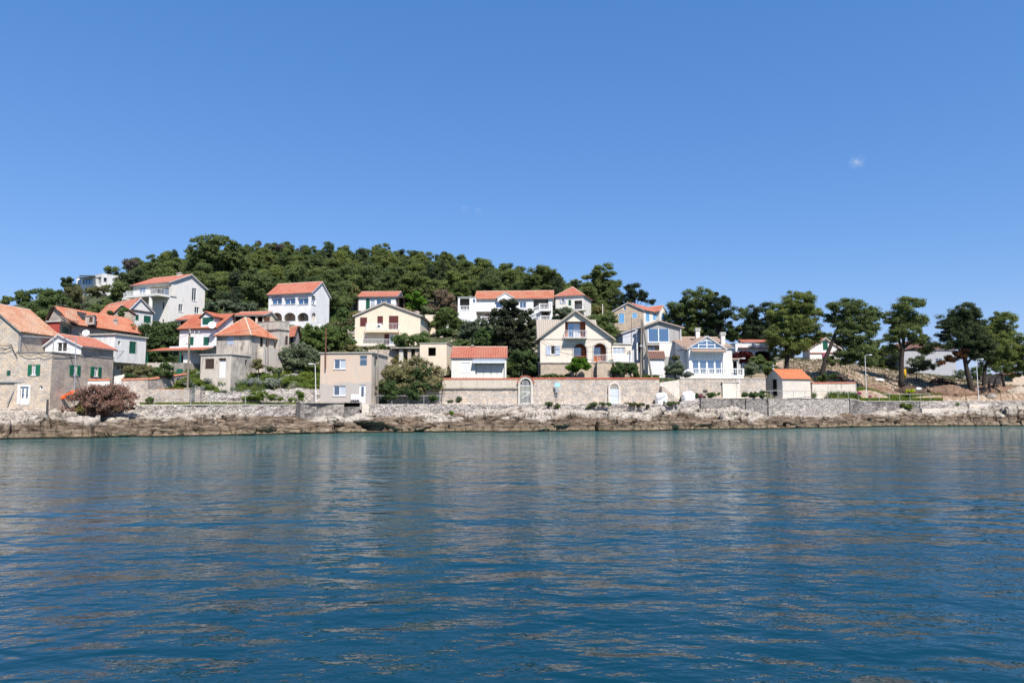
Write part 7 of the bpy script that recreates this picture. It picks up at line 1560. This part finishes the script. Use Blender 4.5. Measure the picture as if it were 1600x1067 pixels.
for (u0, v0, u1, v1) in ((.1, .25, .3, .75), (.3, .75, .45, .3), (.6, .3, .62, .7), (.62, .7, .8, .55), (.8, .55, .72, .25)): mb.bar((a.x + (b.x - a.x) * u0, a.y - .012, a.z + (b.z - a.z) * v0), (a.x + (b.x - a.x) * u1, a.y - .012, a.z + (b.z - a.z) * v1), .06, .02)
mb.build('marks', 'pvc', bd); mb = MB(); q = W(868, 613, p.y - .04); mb.box(q, (.45, 0, 0), (0, .25, 0), (0, 0, .55)); mb.build('box', 'metal', t)
# orange kayak leaning by the tamarisk
t = thing('kayak', W(96, 625, 74.3), 'orange kayak propped up beside the pink tamarisk', 'kayak'); A_, B_ = W(95.5, 623, 74.4), W(122, 610, 74.1); ax = (B_ - A_); x = ax.normalized(); y = Vector((0, -.9, .43)).cross(x).normalized(); z = x.cross(y)
bm_ = MB(); rings = []; K = 12
for i in range(15):
    f = i / 14; wd = .34 * math.sin(math.pi * min(max(f, .02), .98)) ** .55; c = A_ + ax * f + z * (.12 * (2 * f - 1) ** 2); rings.append([c + y * wd * math.cos(2 * math.pi * k / K) + z * wd * .62 * math.sin(2 * math.pi * k / K) for k in range(K)])
for i in range(14):
    for k in range(K): bm_.poly([rings[i][k], rings[i][(k + 1) % K], rings[i + 1][(k + 1) % K], rings[i + 1][k]])
bm_.poly(rings[0]); bm_.poly(rings[-1][::-1]); bm_.build('hull', 'orange', t, smooth=True)
mb = MB(); cc = A_ + ax * .5 + (z if z.y < 0 else -z) * .19; mb.tube([cc + x * .45 * math.cos(a) + y * .2 * math.sin(a) for a in np.linspace(0, 6.283, 18)], .03, 6); mb.build('cockpit_rim', 'black', t)
# white bulk sacks
def sack(lab, pxa, pxb, ytop, s, seed):
    a, b = at(pxa, s), at(pxb, s); w_ = (b.x - a.x); z0 = float(promz(pxa)); h = Zat(ytop, a.y) - z0; c = (a + b) / 2; t = thing('bulk_sack', (c.x, c.y, z0), lab, 'sack', 'white bulk sacks'); V = []; K, R = 28, 14
    for j in range(R + 1):
        v = j / R; prof = (1 - .06 * math.cos(v * 3)) * (1 - max(0, v - .7) ** 1.6 * 3.2)
        for k in range(K):
            an = 2 * math.pi * k / K; e = 1 / max(abs(math.cos(an)), abs(math.sin(an))) ** .75; q = float(fbm(np.array([an * 2. + seed]), np.array([v * 5.]), 3, seed)[0]) - .5
            V.append((c.x + math.cos(an) * e * w_ * .46 * prof * (1 + q * .22), c.y + math.sin(an) * e * w_ * .46 * prof * (1 + q * .22), z0 + h * (v * .93 + (.07 if v > .9 else 0) + q * .05 * v)))
    mb = MB(); mb.v = V
    for j in range(R):
        for k in range(K): mb.f.append((j * K + k, j * K + (k + 1) % K, (j + 1) * K + (k + 1) % K, (j + 1) * K + k))
    mb.f.append(tuple(range(R * K, R * K + K))); mb.build('bag', 'sack', t, smooth=True); mb = MB()
    for dx, dy in ((-.3, -.3), (.3, -.3)): p = Vector((c.x + dx * w_, c.y + dy * w_, z0 + h * .8)); mb.tube([p, p + Vector((-.1 * dx, 0, .3)), p + Vector((-.5 * dx, .05, .24))], .035, 5)
    mb.build('lifting_loop', 'sack', t)
sack('white bulk sack at the foot of the pale stone steps', 1023.5, 1041, 613.5, 8.3, 1); sack('larger white bulk sack below the villa quay wall', 1065, 1083.5, 611.5, 8.5, 2)
# flood lamp by the flower bed
t = thing('flood_lamp', at(1101, 8.2, 3.7), 'small black flood lamp above the flower bed by the larger sack', 'lamp'); p = at(1101, 8.2, 4.0); mb = MB(); mb.bar(p - Vector((0, 0, .2)), p + Vector((0, 0, .9)), .05); mb.build('post', 'metal_dark', t); mb = MB(); mb.box(p + Vector((-.3, -.15, .9)), (.6, 0, 0), (0, .12, .1), (0, -.05, .36)); mb.build('head', 'metal_dark', t)
# plants in beds
bush('strip of green bedding plants below the villa wall', 99, [(1090, 618, 9, 4), (1115, 616, 12, 4), (1103, 620, 10, 3)], 'broad', 200, .25, 80, .09, 'bedding_plants', 'plant', .02); bush('pink flowering plants in the bed by the larger sack', 98.2, [(1094, 618.5, 4, 2)], 'flower', 201, .2, 70, .07, 'flowering_plant', 'plant', .02)
bush('green bedding plants between the walled up doorway and the chapel', 99, [(1163, 617, 6, 5), (1178, 617, 10, 5), (1192, 616, 6, 6)], 'broad_dark', 202, .25, 80, .1, 'bedding_plants', 'plant', .02)
bush('magenta flowers behind the white railing by the lamp post', 106.3, [(1341, 614, 3.5, 2.5)], 'flower', 203, .2, 80, .07, 'flowering_plant', 'plant', .02); bush('small magenta flower clump right of the lamp post', 107, [(1358, 619, 2.5, 2)], 'flower', 204, .2, 70, .07, 'flowering_plant', 'plant', .02)
bush('yellow flowering bush on the earth slope', 112.5, [(1421, 611, 7, 4)], 'yellowleaf', 205, .25, 90, .09); bush('green bush hanging on the brown sea wall', 108.7, [(1416, 635, 7, 4), (1411, 632, 4, 3)], 'grassl', 206, .25, 90, .1)
bush('straggly brown green shrub on top of the right sea wall', 110.8, [(1455, 629, 12, 4), (1468, 631, 8, 3)], 'dry', 207, .3, 80, .12); bush('low green tuft left of the far right lamp', 111, [(1488, 631, 9, 2.5)], 'grassl', 208, .25, 80, .1)
bush('trailing yellow green plant spilling over the dry stone wall', 82.9, [(412, 618, 18, 7), (392, 622, 16, 5), (432, 623, 12, 4)], 'grassl', 209, .3, 100, .09, 'trailing_plant', 'plant', .02); bush('trailing plant at the right end of the dry stone wall', 85.2, [(471, 617, 6, 8), (460, 624, 10, 3)], 'grassl', 210, .3, 100, .09, 'trailing_plant', 'plant', .02)
bush('small green bush beside the grass verge left of the grey gate', 78.7, [(236, 624, 8, 4)], 'broad_dark', 211, .25, 80, .1); bush('green caper bush on the pale rocks below the quay', 86, [(705, 645, 3.5, 4)], 'lime', 212, .18, 80, .07)
bush('green weeds on the promenade edge by the blue sign', 90.7, [(857, 630, 9, 3), (871, 633, 5, 4)], 'broad_dark', 213, .25, 80, .1); bush('green weeds hanging below the promenade by the arched door', 91.6, [(925, 632, 10, 3), (945, 631, 12, 2.5), (920, 637, 5, 4)], 'broad_dark', 214, .25, 80, .1)
bush('long green tuft on the promenade edge left of the white sacks', 93.2, [(985, 631, 12, 3), (1000, 632, 8, 3), (1012, 634, 4, 4)], 'dry', 215, .25, 80, .1); bush('green tuft between the two white sacks', 95, [(1045, 630, 12, 3), (1055, 629, 6, 2.5)], 'broad_dark', 216, .25, 80, .1)
bush('dry shrub on the quay path before the plastered wall', 90.5, [(718, 623, 6, 4), (710, 627, 12, 2)], 'olive', 217, .25, 80, .1); bush('ivy climbing the grey stone gable end', 99.6, [(191, 488, 5, 8), (190, 497, 5, 7), (194, 482, 3, 5)], 'broad', 218, .35, 90, .13, 'ivy', 'ivy', .02); bush('ivy tuft left of the grey stone gable end', 99.6, [(174, 489, 3.5, 4)], 'broad_dark', 219, .3, 90, .13, 'ivy', 'ivy', .02)
# agaves: rosettes
def agave_proto():
    t = thing('agave', (0, 0, 0), None, None); mb = MB()
    for k in range(22):
        a = k * 2.4; el = .45 + .045 * k; L = .95; d = Vector((math.cos(a) * math.cos(el), math.sin(a) * math.cos(el), math.sin(el))); sd = Vector((-math.sin(a), math.cos(a), 0)); n_ = d.cross(sd)
        p = [Vector((0, 0, .05)) + d * L * f - Vector((0, 0, .12)) * f * f for f in (0, .35, .7, 1)]; w_ = (.05, .09, .06, .004)
        for i in range(3):
            q = [p[i] - sd * w_[i], p[i] + sd * w_[i], p[i + 1] + sd * w_[i + 1], p[i + 1] - sd * w_[i + 1]]; mb.poly(q); mb.poly([v - n_ * .03 * (1 - i / 3) for v in q[::-1]])
    mb.build('leaves', 'agavel', t); return t
M['agavel'] = leafmat('agave_leaves', (.16, .22, .10), (.24, .3, .15), (.42, .44, .26), .1)
AG = agave_proto(); first = True
for px, s, q, lab in [(1271, 8.9, 1.0, 'agave against the right corner of the chapel')] + [(1294 + 4.6 * k, 8.4 + (k % 3) * .25, 1.0 + .25 * (k % 2), 'agave in the row before the low grey wall with the red tile top') for k in range(11)]:
    o = AG if first else copy_tree(AG); first = False; p = at(px, s, float(promz(px))); o.location = p; o.scale = (q, q, q * 1.2); o.rotation_euler = (0, 0, px); tag(o, lab, 'agave', 'row of agaves behind the quay railing' if 'row' in lab else None)
# earthworks on the right
def earthmat(name, a, b_, c_):
    m, nt, b = newmat(name); p = pos(nt); n1 = noise(nt, p, 1.6, 6, .75); n2 = noise(nt, p, 7, 5, .7)
    col = mixc(nt, mapr(nt, n2.outputs[0], .4, .62), ramp(nt, n1.outputs[0], [(.38, a), (.52, b_), (.64, c_)]).outputs[0], a); nt.links.new(col, b.inputs['Base Color']); bump(nt, b, n2.outputs[0], .2, .9); return m
M['earth'] = earthmat('bare_red_earth', (.13, .075, .05), (.25, .16, .105), (.38, .29, .21)); M['earth_dark'] = earthmat('dark_spoil', (.055, .035, .026), (.11, .065, .046), (.19, .12, .085))
def mound(lab, px, D, w_, h, mat, seed, name='earth_mound', cat='earth mound', yd=None):
    X = D * (px - 800) / 1067; yd = yd or w_ * .6
    if name in ('rock_slab', 'covered_heap'): tag(stone_mesh(name, (X, D, gz(X, D) + h * .1), w_, yd, h, mat, None, seed, 5), lab, cat); return
    n, m = int(w_ * 26), int(yd * 26); u, v = np.meshgrid(np.linspace(-1, 1, n), np.linspace(-1, 1, m), indexing='ij'); r = np.hypot(u, v) * (1 + (fbm(u * 2 + seed, v * 2, 3, seed) - .5) * .7)
    x, y = X + u * w_, D + v * yd; k = np.clip(1 - r ** 1.6, 0, 1); f1, f2, cid, cx, cy = worley(x * 2.3, y * 2.3, seed)
    z = ground(x, y) - 1.3 * (1 - np.clip(k * 3.5, 0, 1)) + k * h * (1.0 + (fbm(x * .8, y * .8, 4, seed + 3) - .5) * .9) + np.clip(k * 4, 0, 1) * ((fbm(x * 3, y * 3, 3, seed + 9) - .5) * .22 + (cid > .55) * np.clip(.45 - f1, 0, 1) * .45 * cid)
    tag(npmesh(name, np.stack([x, y, z], -1).reshape(-1, 3), gridfaces(n, m), mat, None, (X, D, gz(X, D))), lab, cat)
mound('dark brown spoil heap below the pine with the straight trunk', 1424, 117, 2.9, 1.3, 'earth_dark', 1); mound('long heap of red earth left of the far right lamp', 1490, 118.5, 4.6, 1.2, 'earth', 2); mound('reddish earth bank behind the railing under the dark pine', 1550, 119.5, 4.6, 1.1, 'earth', 3, yd=2.2); mound('low earth bank right of the agave wall', 1375, 115, 3.4, 1.1, 'earth', 4)
mound('grey heap of broken stone at the far right edge', 1590, 117.5, 2.4, 1.1, 'stone_loose', 5, 'stone_heap', 'stone heap'); mound('grey tarpaulin covered heap under the dark pine', 1546, 115.5, .95, .5, 'concrete', 6, 'covered_heap', 'covered heap'); mound('pale slab of rock lying on the earth slope', 1373, 122, .9, .3, 'white2', 7, 'rock_slab', 'rock'); mound('white stone on the grass behind the quay railing', 1434, 109.8, .45, .25, 'oldwhite', 8, 'rock_slab', 'rock')
for k, (px, s, r, lab) in enumerate(((1024.5, 6.0, .42, 'round tan boulder on the ledge below the white sack'), (1035, 6.2, .34, 'grey boulder just right of the round tan boulder'), (404, 8.1, .3, 'pale loose stone on the verge at the left of the trailing plant'), (362, 8.0, .32, 'tan loose stone at the foot of the dry stone wall'), (376, 7.9, .25, 'small white stone at the foot of the dry stone wall'))):
    p = at(px, s, float(promz(px)) + (.1 if s > 7 else -.75)); tag(stone_mesh('boulder', p, r * 1.2, r, r, 'stone_loose' if k != 1 else 'concrete', None, 30 + k), lab, 'boulder')
t = thing('log_pile', W(1470, 598, 125), 'reddish brown pile of logs and branches on the earth slope', 'log pile'); mb = MB(); rng = np.random.default_rng(4); g0 = W(1470, 597, 125); gg = gz(g0.x, 125)
for k in range(90): c = Vector((g0.x + rng.normal() * 1.0, 125 + rng.normal() * .7, 0)); c.z = gg + abs(rng.normal()) * .35 + max(0, 1.0 - abs(c.x - g0.x) * .6) * rng.random(); d = Vector(rng.normal(size=3)); d.z *= .3; d = d.normalized() * rng.uniform(.3, .8); mb.tube([c - d, c + d], rng.uniform(.04, .1), 6)
mb.build('logs', 'rust', t)
t = thing('barrel', W(1413, 588, 127), 'yellow barrel behind the pine with the straight trunk', 'barrel'); p = W(1413.5, 588, 127); mb = MB(); mb.tube([p + Vector((0, 0, z)) for z in (-.4, .05, .06, .6, .61, 1.2, 1.21, 1.35)], [.3, .3, .33, .3, .33, .3, .28, .28], 14); mb.build('drum', 'yellow', t)
t = thing('mesh_fence', W(1240, 582, 112), 'low dark mesh fence under the big pine behind the chapel', 'fence'); mb = MB(); mb2 = MB()
a, b = W(1210, 582, 111), W(1250, 584, 111)
for k in range(7): p = a.lerp(b, k / 6); p.z = gz(p.x, p.y); mb2.bar(p, p + Vector((0, 0, 1.2)), .06)
for j in range(7):
    for k in range(6): p = a.lerp(b, k / 6); q = a.lerp(b, (k + 1) / 6); p.z = gz(p.x, p.y) + .1 + j * .17; q.z = gz(q.x, q.y) + .1 + j * .17; mb.bar(p, q, .02)
mb.build('mesh', 'metal_dark', t); mb2.build('posts', 'metal_dark', t)
for o in list(bpy.data.objects):
    if '_o' in o: del o['_o']
